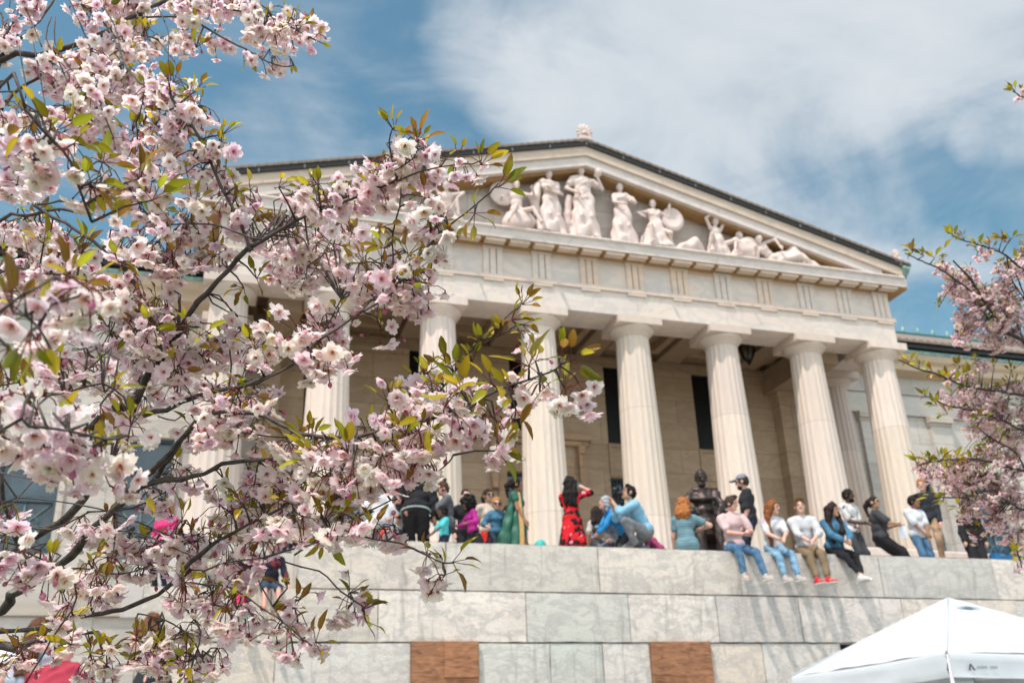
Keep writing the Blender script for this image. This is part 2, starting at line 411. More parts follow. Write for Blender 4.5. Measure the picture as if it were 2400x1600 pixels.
mb.box(-10.99, -10.6, -9.4, -2, 0, 2.40+e)
mb.box(-8.95, -8.5, -9.40, -5.4, 2.2+e, PAR-0.012)
part(mb, 'wall_backing', 'wall', 0.0, wall)
# ledge the children sit on
mb = MB(); mb.tint = warm
mb.box(-10.58, -8.97, -9.38, -3, 2.1+e, 2.40+e)
part(mb, 'ledge', 'wall', 0.0, wall)
# plywood over the wall's openings
def ply_mat(name, col):
    m, n, l, b = new_mat(name)
    b.inputs['Roughness'].default_value = 0.7
    tc = n.new('ShaderNodeTexCoord'); mp = n.new('ShaderNodeMapping'); mp.inputs['Scale'].default_value = (1.4, 1, 7.0)
    l.new(tc.outputs['Object'], mp.inputs[0])
    t = n.new('ShaderNodeTexNoise'); t.inputs['Scale'].default_value = 3; t.inputs['Detail'].default_value = 7; t.inputs['Distortion'].default_value = 1.2
    l.new(mp.outputs[0], t.inputs['Vector'])
    r = n.new('ShaderNodeValToRGB'); r.color_ramp.elements[0].position = 0.32; r.color_ramp.elements[1].position = 0.68
    r.color_ramp.elements[0].color = (col[0]*0.40, col[1]*0.36, col[2]*0.33, 1); r.color_ramp.elements[1].color = (*col, 1)
    l.new(t.outputs[0], r.inputs[0])
    at_ = n.new('ShaderNodeAttribute'); at_.attribute_name = 'tint'
    x = n.new('ShaderNodeMix'); x.data_type = 'RGBA'; x.blend_type = 'MULTIPLY'; x.inputs['Factor'].default_value = 1
    l.new(r.outputs[0], x.inputs[6]); l.new(at_.outputs['Color'], x.inputs[7]); l.new(x.outputs[2], b.inputs['Base Color'])
    return m
M['ply'] = ply_mat('weathered_plywood', (0.38, 0.175, 0.082))
for i, (x0, x1) in enumerate(OPEN):
    if i < 2:
        mb = MB(); mb.box(x0+0.004, x1-0.004, -10.26, -10.19, 0.25+e, 1.69+e)
        mb.tint = (1.12, 1.1, 1.08) if i == 0 else (0.75, 0.72, 0.7)
        if i == 0: mb.box(x0+0.48, x1-0.02, -10.29, -10.2602, 1.19+e, 1.685+e)
        else: mb.box(x0+0.02, x0+0.55, -10.275, -10.2602, 0.5+e, 1.2+e)
        o = mb.build('plywood_board', M['ply'], None, 0.003)
        tag(o, ['brown plywood board with a smaller panel screwed on, over a wall opening', 'darker plain brown plywood board under the seated man in the pink shirt'][i], 'board', 'plywood boards over the wall openings')
    else:
        mb = MB(); mb.box(x0+0.002, x1-0.002, -9.9, -9.8, 0.2+e, 1.67+e); part(mb, 'opening', 'dark', 0.0, wall)

# ---------------------------------------------------------------- the museum
museum = empty('museum_building', (0, 0, BASE))
tag(museum, 'white marble museum with a pedimented portico of eight fluted columns', 'building')
def flute_shaft(r0, r1, z0, z1, n=20, depth=0.036, tints=((1, 1, 1),)):
    per = 8; N = n*per; v = []; f = []; t = []
    levels = 18
    cuts = (0.195, 0.66) if len(tints) > 1 else ()
    zs = sorted([i/levels for i in range(levels+1)] + [c+s for c in cuts for s in (-0.0018, -0.0005, 0.0005, 0.0018)])
    for u in zs:
        r = r0+(r1-r0)*u+0.018*math.sin(math.pi*u)*r0
        tt = tints[sum(u > c for c in cuts)]
        if any(abs(u-c) < 0.0008 for c in cuts): tt = tuple(q*0.55 for q in tt)
        for k in range(N):
            a = 2*math.pi*(k/N); ph = (k % per)/per
            rr = r-depth*(r/r0)*(math.sin(math.pi*ph)**0.8 if ph else 0.0)
            v.append((rr*math.cos(a), rr*math.sin(a), z0+(z1-z0)*u)); t.append(tt)
    for j in range(len(zs)-1):
        f += [(j*N+k, j*N+(k+1) % N, (j+1)*N+(k+1) % N, (j+1)*N+k) for k in range(N)]
    return mesh_np('column_shaft', v, np.array(f), M['marble'], None, True, np.array(t))
CX = [-10.21, -7.5, -4.5, -1.5, 1.5, 4.5, 7.5, 10.21]
for i, (x, y) in enumerate([(c, 0.0) for c in CX] + [(10.21, 2.55), (-10.21, 2.55)]):
    rr = random.Random(50+i)
    tn = [tuple(np.array((1, 0.985, 0.97))*rr.uniform(0.84, 1.10)*np.array((1, rr.uniform(0.97, 1.01), rr.uniform(0.94, 1.02)))) for _ in range(3)]
    c = link('portico_column', flute_shaft(0.665, 0.49, 0, 6.82, tints=tn), museum)
    c.location = (x, y, 0)
    mb = MB(); mb.tint = tn[2]
    mb.lathe([(0.49, 6.80), (0.515, 6.83), (0.505, 6.85), (0.53, 6.87), (0.60, 6.93), (0.655, 6.99), (0.685, 7.04), (0.68, 7.066)], n=48)
    mb.box(-0.70, 0.70, -0.70, 0.70, 7.068, 7.308)
    k = mb.build('capital', M['marble'], c)

def X(mb, name, mat, bevel=0.0, parent=None): return part(mb, name, mat, bevel, parent)
G0 = 14.05+e
A0, A1 = 12.14+e, 12.89+e                         # architrave
mb = MB()
for i, (xa, xb) in enumerate(zip([-10.66]+CX[1:-1], CX[1:-1]+[10.66])):
    mb.tint = [(1, 1, 1), (0.96, 0.97, 0.98), (1.05, 1.04, 1.02), (0.98, 1, 1.02), (1.03, 1.02, 1.0), (1, .98, .96), (1.02, 1.02, 1.0)][i % 7]
    mb.box(xa+0.003, xb-0.003, -0.60, 0.55, A0, A1)
mb.tint = (1, 1, 1)
mb.box(9.70, 10.655, 0.553, 3.6, A0, A1); mb.box(-10.655, -9.70, 0.553, 3.6, A0, A1)
X(mb, 'architrave', 'entab')
mb = MB(); mb.tint = (1.0, 0.9, 0.82)
mb.box(-10.72, 10.72, -0.665, -0.603, A1-0.002, 13.02+e); mb.box(10.66, 10.725, -0.60, 3.6, A1, 13.02+e); mb.box(-10.725, -10.66, -0.60, 3.6, A1, 13.02+e)
TRI = [k*1.5 for k in range(-5, 6)] + [8.93, -8.93, 10.32, -10.32]
for x in TRI: mb.box(x-0.30, x+0.30, -0.655, -0.603, A1-0.085, A1-0.003)
X(mb, 'taenia', 'entab')
mb = MB()
for k in range(-8, 8):                             # the slabs between the triglyphs, each its own stone, rust-stained along the top
    xa, xb = (k*1.5 if k > -8 else -10.63), ((k+1)*1.5 if k < 7 else 10.63)
    if xa < -10.63 or xb > 10.63 or xb <= xa: continue
    mb.tint = rng.choice([(1, 1, 1), (0.96, 0.97, 0.99), (1.04, 1.02, 1.0), (1.0, 0.97, 0.93)])
    mb.box(xa+0.001, xb-0.001, -0.56, 0.5, 13.022+e, 13.80+e)
    mb.tint = rng.choice([(1.0, 0.84, 0.66), (1.0, 0.90, 0.78), (0.98, 0.78, 0.56)])
    mb.box(xa+0.001, xb-0.001, -0.562, 0.5, 13.801+e, G0-0.022)
mb.tint = (1, 1, 1)
mb.box(9.75, 10.63, 0.503, 3.6, A1+0.003, G0-0.022); mb.box(-10.63, -9.75, 0.503, 3.6, A1+0.003, G0-0.022)
fr = X(mb, 'frieze', 'entab')
for x in TRI:
    mb = MB(); mb.tint = rng.choice([(1.0, 0.97, 0.94), (1.0, 0.97, 0.94), (1.0, 0.88, 0.74), (0.98, 0.82, 0.64)])
    for k in (-1, 0, 1): mb.prism_y([(x+k*0.205-0.085, 13.024+e), (x+k*0.205+0.085, 13.024+e), (x+k*0.205+0.085, 13.86+e), (x+k*0.205-0.085, 13.86+e)], -0.625, -0.563)
    mb.box(x-0.31, x+0.31, -0.635, -0.563, 13.863+e, 13.94+e)
    o = mb.build('triglyph', M['entab'], fr)
G0, G1 = 14.05+e, 14.42+e
mb = MB()
mb.prism_x([(-0.99, G0-0.02), (-0.99, G0), (0.5, G0), (0.5, G0-0.02)], -10.95, 10.95)
mb.box(-10.9, 10.9, -0.70, -0.565, G0-0.10, G0-0.0205)
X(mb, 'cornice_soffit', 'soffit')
mb = MB()
mb.prism_x([(-1.0, G0+0.001), (0.5, G0+0.001), (0.5, G1), (-1.06, G1), (-1.08, G1-0.05), (-1.03, G1-0.09), (-1.0, G1-0.11)], -11.08, 11.08)
X(mb, 'horizontal_cornice', 'corona')
mb = MB()
for k in range(-14, 15):
    x = k*0.75
    mb.box(x-0.30, x+0.30, -0.975, -0.72, G0-0.095, G0-0.021)
X(mb, 'mutules', 'cornice')
for s in (-1, 1):                                  # side returns of the cornice
    a, b_ = (10.66, 11.20) if s > 0 else (-11.20, -10.66)
    mb = MB(); mb.box(a, b_, -0.97, 3.2, G0+0.022, G1-0.01); X(mb, 'return_cornice', 'corona')
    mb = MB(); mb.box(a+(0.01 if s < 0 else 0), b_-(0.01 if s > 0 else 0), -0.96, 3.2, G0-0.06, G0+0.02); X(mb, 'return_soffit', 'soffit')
# pediment
SL = (17.88-14.89)/11.33
def rake(y0, y1, top, bot, name, mat, x_end, tip=0.0, parent=None):
    mb = MB()
    for s in (-1, 1):
        v = []
        for x in (0.0, x_end*s):
            dz = -abs(x)*SL
            for y, z in ((y0, top+dz+e), (y1, top+dz+e), (y1, bot+dz+e), (y0, bot+dz+e)): v.append((x, y, z))
        mb.add(v, [(0, 1, 2, 3), (7, 6, 5, 4), (0, 4, 5, 1), (1, 5, 6, 2), (2, 6, 7, 3), (3, 7, 4, 0)])
    return X(mb, name, mat)
mb = MB(); t0 = G1+0.002
mb.prism_y([(-10.1, t0), (10.1, t0), (0, t0+10.1*SL)], -0.34, 0.3)
X(mb, 'tympanum', 'tympanum')
rake(-0.98, 0.4, 17.33, 17.0, 'raking_corona', 'corona', 10.3)
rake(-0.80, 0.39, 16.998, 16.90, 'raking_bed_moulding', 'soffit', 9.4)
rake(-1.05, 0.4, 17.662, 17.332, 'raking_sima', 'cornice', 11.05)
rake(-1.02, 0.4, 17.42, 17.3305, 'raking_fillet', 'cornice', 10.5)
rake(-1.12, 0.4, 17.795, 17.664, 'gable_gutter', 'gutter', 11.25)
mb = MB()                                          # roof: tile ridges run down the slope, their ends show at the verge
for s in (-1, 1):
    n = 52
    for k in range(n):
        xa, xb = 11.36*k/n, 11.36*(k+1)/n
        mb.tint = tuple(np.array((1, 1, 1))*rng.uniform(0.75, 1.2))
        za, zb = 17.885+e-xa*SL, 17.885+e-xb*SL
        lift = 0.022
        v = [(s*xa, -1.16, za-0.075), (s*xb, -1.16, zb-0.075+lift), (s*xb, 14, zb-0.075+lift), (s*xa, 14, za-0.075), (s*xa, -1.16, za), (s*xb, -1.16, zb+lift), (s*xb, 14, zb+lift), (s*xa, 14, za)]
        mb.add(v, [(3, 2, 1, 0), (4, 5, 6, 7), (0, 1, 5, 4), (1, 2, 6, 5), (2, 3, 7, 6), (3, 0, 4, 7)])
X(mb, 'roof', 'tile')
for k in range(-9, 10):
    mb = MB(); x = k*1.22; z = 17.795+e-abs(x)*SL
    mb.box(x-0.02, x+0.02, -1.145, -1.122, z-0.14, z-0.03)
    X(mb, 'gutter_bracket', 'bracket')
for s in (-1, 1):                                  # green copper ends of the gutter
    mb = MB(); z = 14.80+e
    x0, x1 = (11.06, 11.34) if s > 0 else (-11.34, -11.06)
    mb.prism_x([(-1.13, z-0.10), (-0.85, z-0.34), (3.3, z-0.34), (3.3, z+0.0), (-1.13, z+0.0)], x0, x1)
    X(mb, 'gutter_end', 'verdigris')
    mb = MB(); mb.box(x0+(0.2 if s > 0 else -0.05), x1+(0.05 if s > 0 else -0.2), -1.14, 3.4, z+0.002, z+0.09); X(mb, 'side_gutter', 'gutter')
def palmette(cx, cz, r, h, name):
    mb = MB()
    mb.box(cx-r*0.75, cx+r*0.75, -1.12, -0.85, cz-0.12, cz+h*0.30)
    n = 9
    for k in range(n):
        a = R(-20+220*k/(n-1))
        v0 = (cx+math.cos(a)*r*0.22, -1.06, cz+h*0.52+math.sin(a)*r*0.22); v1 = (cx+math.cos(a)*r, -1.04, cz+h*0.52+math.sin(a)*h*0.50)
        mb.tube([v0, tuple((a_+b_)/2 for a_, b_ in zip(v0, v1)), v1], [r*0.11, r*0.20, r*0.13], 8)
    mb.lathe([(r*0.35, -0.05), (r*0.3, 0.05)], (cx, -1.05, cz+h*0.5), 12)
    mb.box(cx-r*0.8, cx+r*0.8, -1.03, -0.95, cz+h*0.12, cz+h*0.72)
    return X(mb, name, 'statue', 0.01)
palmette(0.0, 17.84+e, 0.27, 0.64, 'acroterion')
palmette(10.95, 15.0+e, 0.17, 0.42, 'acroterion')
palmette(-10.95, 15.0+e, 0.17, 0.42, 'acroterion')

# porch inside: back wall with openings, ceiling, beams
WY = 3.8
WTOP = 13.1+e
ups = [(-8.98+i*3.0+0.15*0, 1.18) for i in range(0)]
UPW = [(-7.79, -6.6), (-4.55, -3.36), (-1.21, -0.02), (2.13, 3.3), (5.45, 6.6)]
mb = MB()
def wall_with(mb, x0, x1, y0, y1, z0, z1, holes):
    xs = sorted(set([x0, x1]+[h for q in holes for h in q[:2]]))
    for a, b_ in zip(xs[:-1], xs[1:]):
        hs = sorted([(h[2], h[3]) for h in holes if h[0] <= a+1e-6 and h[1] >= b_-1e-6])
        z = z0
        for h0, h1 in hs:
            if h0 > z: mb.box(a, b_, y0, y1, z, h0)
            z = h1
        if z < z1: mb.box(a, b_, y0, y1, z, z1)
holes = [(a, b_, 9.63+e, 12.39+e) for a, b_ in UPW]
DOORS = [(-4.55, -3.36, 6.2, 8.47), (-1.42, 0.55, 4.9, 8.47), (2.10, 3.15, 6.2, 8.47), (5.35, 6.5, 6.2, 8.3), (-7.79, -6.6, 6.2, 8.4)]
holes += [(a, b_, c+e, d+e) for a, b_, c, d in DOORS]
wall_with(mb, -8.55, 8.55, WY, WY+0.5, BASE-0.01, WTOP, holes)
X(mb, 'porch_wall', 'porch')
def window(x0, x1, z0, z1, y, frame, glass, bars=(1, 2), lattice=False, fw=0.06):
    mb = MB()
    mb.box(x0, x0+fw, y, y+0.1, z0, z1); mb.box(x1-fw, x1, y, y+0.1, z0, z1)
    mb.box(x0+fw, x1-fw, y+0.001, y+0.099, z0, z0+fw); mb.box(x0+fw, x1-fw, y+0.001, y+0.099, z1-fw, z1)
    for i in range(1, bars[0]+1):
        x = x0+(x1-x0)*i/(bars[0]+1); mb.box(x-0.02, x+0.02, y+0.02, y+0.08, z0+fw, z1-fw)
    for i in range(1, bars[1]+1):
        z = z0+(z1-z0)*i/(bars[1]+1); mb.box(x0+fw, x1-fw, y+0.021, y+0.079, z-0.02, z+0.02)
    w = part(mb, 'window', frame)
    mb = MB(); mb.box(x0+0.01, x1-0.01, y+0.082, y+0.098, z0+0.01, z1-0.01)
    p = mb.build('pane', M[glass], w)
    if lattice:
        mb = MB()
        nz = max(1, round((z1-z0)/((x1-x0)*0.5)))
        for k in range(nz):
            for h in range(2):
                xa, xb = x0+fw+(x1-x0-2*fw)*h/2, x0+fw+(x1-x0-2*fw)*(h+1)/2; za, zb = z0+(z1-z0)*k/nz, z0+(z1-z0)*(k+1)/nz
                mb.tube([(xa, y+0.06, za), (xb, y+0.06, zb)], 0.018, 5); mb.tube([(xa, y+0.06, zb), (xb, y+0.06, za)], 0.018, 5)
                mb.tube([((xa+xb)/2, y+0.06, za), ((xa+xb)/2, y+0.06, zb)], 0.014, 5); mb.tube([(xa, y+0.06, (za+zb)/2), (xb, y+0.06, (za+zb)/2)], 0.014, 5)
        q = mb.build('lattice', M['lattice'], w)
    return w
for a, b_ in UPW: window(a, b_, 9.63+e, 12.39+e, WY+0.16, 'dark', 'dark', (0, 0))
for i, (a, b_, c, d) in enumerate(DOORS):
    window(a, b_, c+e, d+e, WY+0.12, 'blueframe', 'dark' if i != 1 else 'blueglass', (1, 2), i != 1)
mb = MB(); mb.tint = (1.02, 0.9, 0.8)              # door surround, hood and consoles; panels under the windows
mb.box(-2.05, 1.45, 3.55, 3.797, 9.58+e, 9.80+e); mb.box(-1.95, 1.35, 3.62, 3.798, 9.42+e, 9.578+e)
for x in (-1.95, 1.0): mb.box(x, x+0.22, 3.62, 3.797, 8.1+e, 9.41+e); mb.box(x-0.02, x+0.24, 3.55, 3.796, 9.15+e, 9.42+e); mb.box(x+0.02, x+0.2, 3.58, 3.796, 7.9+e, 8.3+e)
mb.box(-1.70, -1.43, 3.7, 3.799, BASE, 9.0+e); mb.box(0.56, 0.84, 3.7, 3.799, BASE, 9.0+e); mb.box(-1.425, 0.555, 3.71, 3.799, 8.48+e, 8.95+e)
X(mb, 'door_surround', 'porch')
for a, b_ in UPW:
    mb = MB(); mb.tint = (1.0, 0.95, 0.9)
    mb.box(a-0.02, a+0.06, 3.74, 3.799, 8.52+e, 9.6+e); mb.box(b_-0.06, b_+0.02, 3.74, 3.799, 8.52+e, 9.6+e); mb.box(a+0.061, b_-0.061, 3.741, 3.799, 9.50+e, 9.6+e); mb.box(a+0.061, b_-0.061, 3.741, 3.799, 8.52+e, 8.6+e)
    X(mb, 'window_panel', 'porch')
mb = MB()
mb.box(-9.7, 9.7, 0.55, WY+0.4, 13.0+e, 13.25+e)
mb.tint = (0.9, 0.9, 0.9)
for x in CX[1:-1]: mb.box(x-0.42, x+0.42, 0.556, WY-0.002, 12.62+e, 12.997+e)
mb.tint = (1.05, 1.0, 0.95)
for a, b_ in zip(CX[:-1], CX[1:]):
    xa, xb = a+0.55, b_-0.55
    mb.box(xa, xb, 0.70, 0.95, 12.72+e, 12.998+e); mb.box(xa, xb, 2.95, 3.2, 12.72+e, 12.998+e); mb.box(xa, xa+0.25, 0.953, 2.947, 12.72+e, 12.998+e); mb.box(xb-0.25, xb, 0.953, 2.947, 12.72+e, 12.998+e)
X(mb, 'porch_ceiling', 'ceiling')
mb = MB(); mb.tint = (0.95, 0.95, 0.95)
mb.box(-8.54, 8.54, 3.55, WY-0.001, 12.45+e, 12.60+e); mb.box(-8.53, 8.53, 3.62, WY-0.001, 12.35+e, 12.448+e)
X(mb, 'porch_crown_moulding', 'ceiling')
for s in (-1, 1):                                  # cross beams at the corners, with their pilasters against the wall
    a, b_ = (8.25, 9.15) if s > 0 else (-9.15, -8.25)
    mb = MB(); mb.box(a, b_, 0.556, WY, 11.75+e, 12.61+e); X(mb, 'cross_beam', 'ceiling'); mb = MB()
    a, b_ = (8.55, 9.10) if s > 0 else (-9.10, -8.55)
    mb.box(a, b_, 3.35, WY+0.4, BASE, 11.4+e); mb.box(a-0.06, b_+0.06, 3.28, WY+0.3, 11.4+e, 11.56+e); mb.box(a-0.12, b_+0.12, 3.22, WY+0.2, 11.562+e, 11.745+e)
    X(mb, 'corner_pilaster', 'porch')

# wings left and right of the portico
def wing(x0, x1, pil, wins, name):
    w = empty(name, (x0, WY, 0)); w.parent = museum; w.matrix_parent_inverse = Matrix.Translation(-Vector(museum.location)); w['at'] = (x0, WY, 0)
    w.name = name
    def P(mb, nm, mat, bv=0.0):
        o = mb.build(nm, M[mat], None, bv); o.parent = w; o.matrix_parent_inverse = Matrix.Translation(-Vector((x0, WY, 0))); return o
    mb = MB()
    wall_with(mb, x0, x1, WY+0.001, WY+0.5, 4.30+e, 11.40+e, [(a, b_, c, d) for a, b_, c, d in wins])
    wall_with(mb, x0, x1, WY-0.12, WY+0.5, 0.0, 4.298+e, [])
    P(mb, 'wing_wall', 'wing')
    mb = MB(); mb.tint = (0.92, 0.85, 0.74); mb.box(x0, x1, WY-0.22, WY-0.121, 3.95+e, 4.32+e); P(mb, 'base_band', 'wing')
    mb = MB()
    mb.box(x0, x1, WY-0.10, WY+0.5, 11.42+e, 12.22+e); mb.box(x0, x1, WY-0.16, WY+0.5, 12.222+e, 12.30+e)
    mb.box(x0, x1, WY-0.09, WY+0.5, 12.302+e, 12.92+e)
    P(mb, 'wing_entablature', 'wing')
    mb = MB(); mb.tint = (0.9, 0.84, 0.7)
    mb.prism_x([(WY-0.12, 12.922+e), (WY-0.55, 13.05+e), (WY-0.55, 13.3+e), (WY-0.66, 13.42+e), (WY-0.72, 13.66+e), (WY+0.5, 13.66+e), (WY+0.5, 12.922+e)], x0, x1)
    P(mb, 'wing_cornice', 'cornice')
    mb = MB(); mb.prism_x([(WY-0.74, 13.662+e), (WY-0.78, 13.775+e), (WY-0.60, 13.775+e), (WY-0.60, 13.662+e)], x0, x1)
    P(mb, 'copper_gutter', 'verdigris')
    mb = MB()                                      # clay tile roof in rolls running up to the ridge
    y0, y1, z0, z1 = WY-0.95, 10.2, 14.10+e, 18.1+e
    n = int((x1-x0)/0.32)
    vs, fs = [], []
    for k in range(n*6+1):
        xx = x0+(x1-x0)*k/(n*6); hh = 0.075*abs(math.sin(math.pi*(k % 6)/6))
        vs += [(xx, y0, z0-0.06), (xx, y0, z0+hh), (xx, y1, z1+hh)]
    for k in range(n*6): fs += [(3*k, 3*k+3, 3*k+4, 3*k+1), (3*k+1, 3*k+4, 3*k+5, 3*k+2)]
    mb.add(vs, fs)
    P(mb, 'wing_roof', 'tile')
    mb = MB(); mb.prism_x([(y0+0.10, 13.86+e), (y0+0.10, 14.07+e), (10.2, 18.05+e), (10.2, 13.86+e)], x0, x1); P(mb, 'eave_shadow', 'gutter')  # dark solid under the tiles; its front edge paints the shadow gap
    mb = MB(); mb.box(x0, x1, 10.1, 10.3, 18.02+e, 18.24+e)
    P(mb, 'ridge', 'verdigris_dark')
    for k in range(int((x1-x0)/0.85)):
        mb = MB(); xx = x0+0.4+k*0.85
        mb.lathe([(0.09, 0), (0.07, 0.07), (0.11, 0.14), (0.06, 0.21), (0.02, 0.33)], (xx, 10.2, 18.24+e), 8); P(mb, 'ridge_finial', 'verdigris')
    for a, b_ in pil:
        mb = MB(); mb.box(a+0.08, b_-0.08, WY-0.16, WY-0.001, 4.33+e, 11.06+e); mb.box(a+0.03, b_-0.03, WY-0.20, WY-0.001, 11.062+e, 11.16+e); mb.tint = (0.95, 0.88, 0.78); mb.box(a, b_, WY-0.30, WY-0.001, 11.162+e, 11.40+e)
        P(mb, 'wing_pilaster', 'wing')
    for a, b_, c, d in wins:
        mb = MB()
        for xa, xb, za, zb in ((a, a+0.09, c, d), (b_-0.09, b_, c, d), (a+0.09, b_-0.09, c, c+0.1), (a+0.09, b_-0.09, d-0.09, d), (a+0.09, b_-0.09, c+(d-c)*0.42, c+(d-c)*0.47), (a+0.09, b_-0.09, c+(d-c)*0.72, c+(d-c)*0.74)):
            mb.box(xa, xb, WY+0.06, WY+0.16, za, zb)
        mb.tint = (1, 1, 1)
        P(mb, 'window_frame', 'blueframe')
        mb = MB(); mb.box(a+0.01, b_-0.01, WY+0.165, WY+0.18, c+0.01, d-0.01); P(mb, 'window_pane', 'blueglass')
        mb = MB(); xa, xb, za, zb = a+0.09, b_-0.09, c+0.1, c+(d-c)*0.42
        xm, zm, h = (xa+xb)/2, (za+zb)/2, min(xb-xa, zb-za)
        for p in (((xa, za), (xb, zb)), ((xa, zb), (xb, za)), ((xm, za), (xm, zb)), ((xa, zm), (xb, zm))):
            mb.tube([(p[0][0], WY+0.11, p[0][1]), (p[1][0], WY+0.11, p[1][1])], 0.022, 5)
        mb.tube([(xm+0.3*h*math.cos(t), WY+0.11, zm+0.3*h*math.sin(t)) for t in np.linspace(0, 2*math.pi, 17)], 0.016, 5)
        P(mb, 'window_lattice', 'lattice')
        mb = MB(); mb.tint = (1.08, 1.03, 0.95)    # stone surround
        mb.box(a-0.16, a-0.002, WY-0.07, WY, c-0.01, d+0.01); mb.box(b_+0.002, b_+0.16, WY-0.07, WY, c-0.01, d+0.01); mb.box(a-0.2, b_+0.2, WY-0.12, WY, d+0.012, d+0.24); mb.box(a-0.2, b_+0.2, WY-0.12, WY, c-0.16, c-0.012)
        P(mb, 'window_surround', 'wing')
    return w
wing(9.12, 34, [(11.95, 13.02), (15.0, 16.05), (18.0, 19.05), (21, 22.05)], [(13.3, 14.7, 5.5+e, 9.4+e), (16.4, 17.8, 5.5+e, 9.4+e), (19.4, 20.7, 5.5+e, 9.4+e)], 'museum_wing')
wing(-34, -9.12, [(-10.6, -9.7), (-19.5, -18.5)], [(-12.72, -11.35, 5.45+e, 8.9+e), (-15.75, -14.2, 5.55+e, 8.9+e), (-18.3, -17.0, 5.5+e, 8.9+e)], 'museum_wing')
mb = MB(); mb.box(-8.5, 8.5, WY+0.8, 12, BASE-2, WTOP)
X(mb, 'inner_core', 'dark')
# hanging lantern in the porch
lan = empty('hanging_lantern', (6.7, 2.0, 12.13+e))
tag(lan, 'black iron lantern hanging under the porch ceiling beside a column', 'lantern')
def lanp(mb, n_, m_): return mb.build(n_, M[m_], lan)
mb = MB(); mb.lathe([(0.0, -0.05), (0.05, 0.0), (0.08, 0.06), (0.10, 0.10)], n=12)
mb.lathe([(0.29, 0.62), (0.31, 0.66), (0.27, 0.70), (0.08, 0.80), (0.03, 0.86)], n=12)
for k in range(6):
    a = k*math.pi/3; mb.tube([(0.09*math.cos(a), 0.09*math.sin(a), 0.1), (0.22*math.cos(a), 0.22*math.sin(a), 0.32), (0.29*math.cos(a), 0.29*math.sin(a), 0.63)], 0.02, 5)
lanp(mb, 'lantern_cage', 'iron')
mb = MB(); mb.lathe([(0.08, 0.11), (0.19, 0.32), (0.265, 0.62)], n=12); lanp(mb, 'lantern_glass', 'lampglass')
mb = MB(); mb.tube([(0, 0, 0.85), (0, 0, 0.99)], 0.015, 6); lanp(mb, 'chain', 'iron')
# sloping balustrade end beside the steps, seen right of the last column
mb = MB(); mb.tint = (1.08, 1.05, 1.0)
mb.prism_x([(-9.3, FLOOR), (-9.3, FLOOR+0.55), (-5.4, FLOOR+1.5), (-5.4, FLOOR)], 4.35, 4.75)
o = mb.build('stair_balustrade', M['corona'], None, 0.01)
tag(o, 'sloping pale stone balustrade beside the steps, behind the boy in white', 'balustrade')
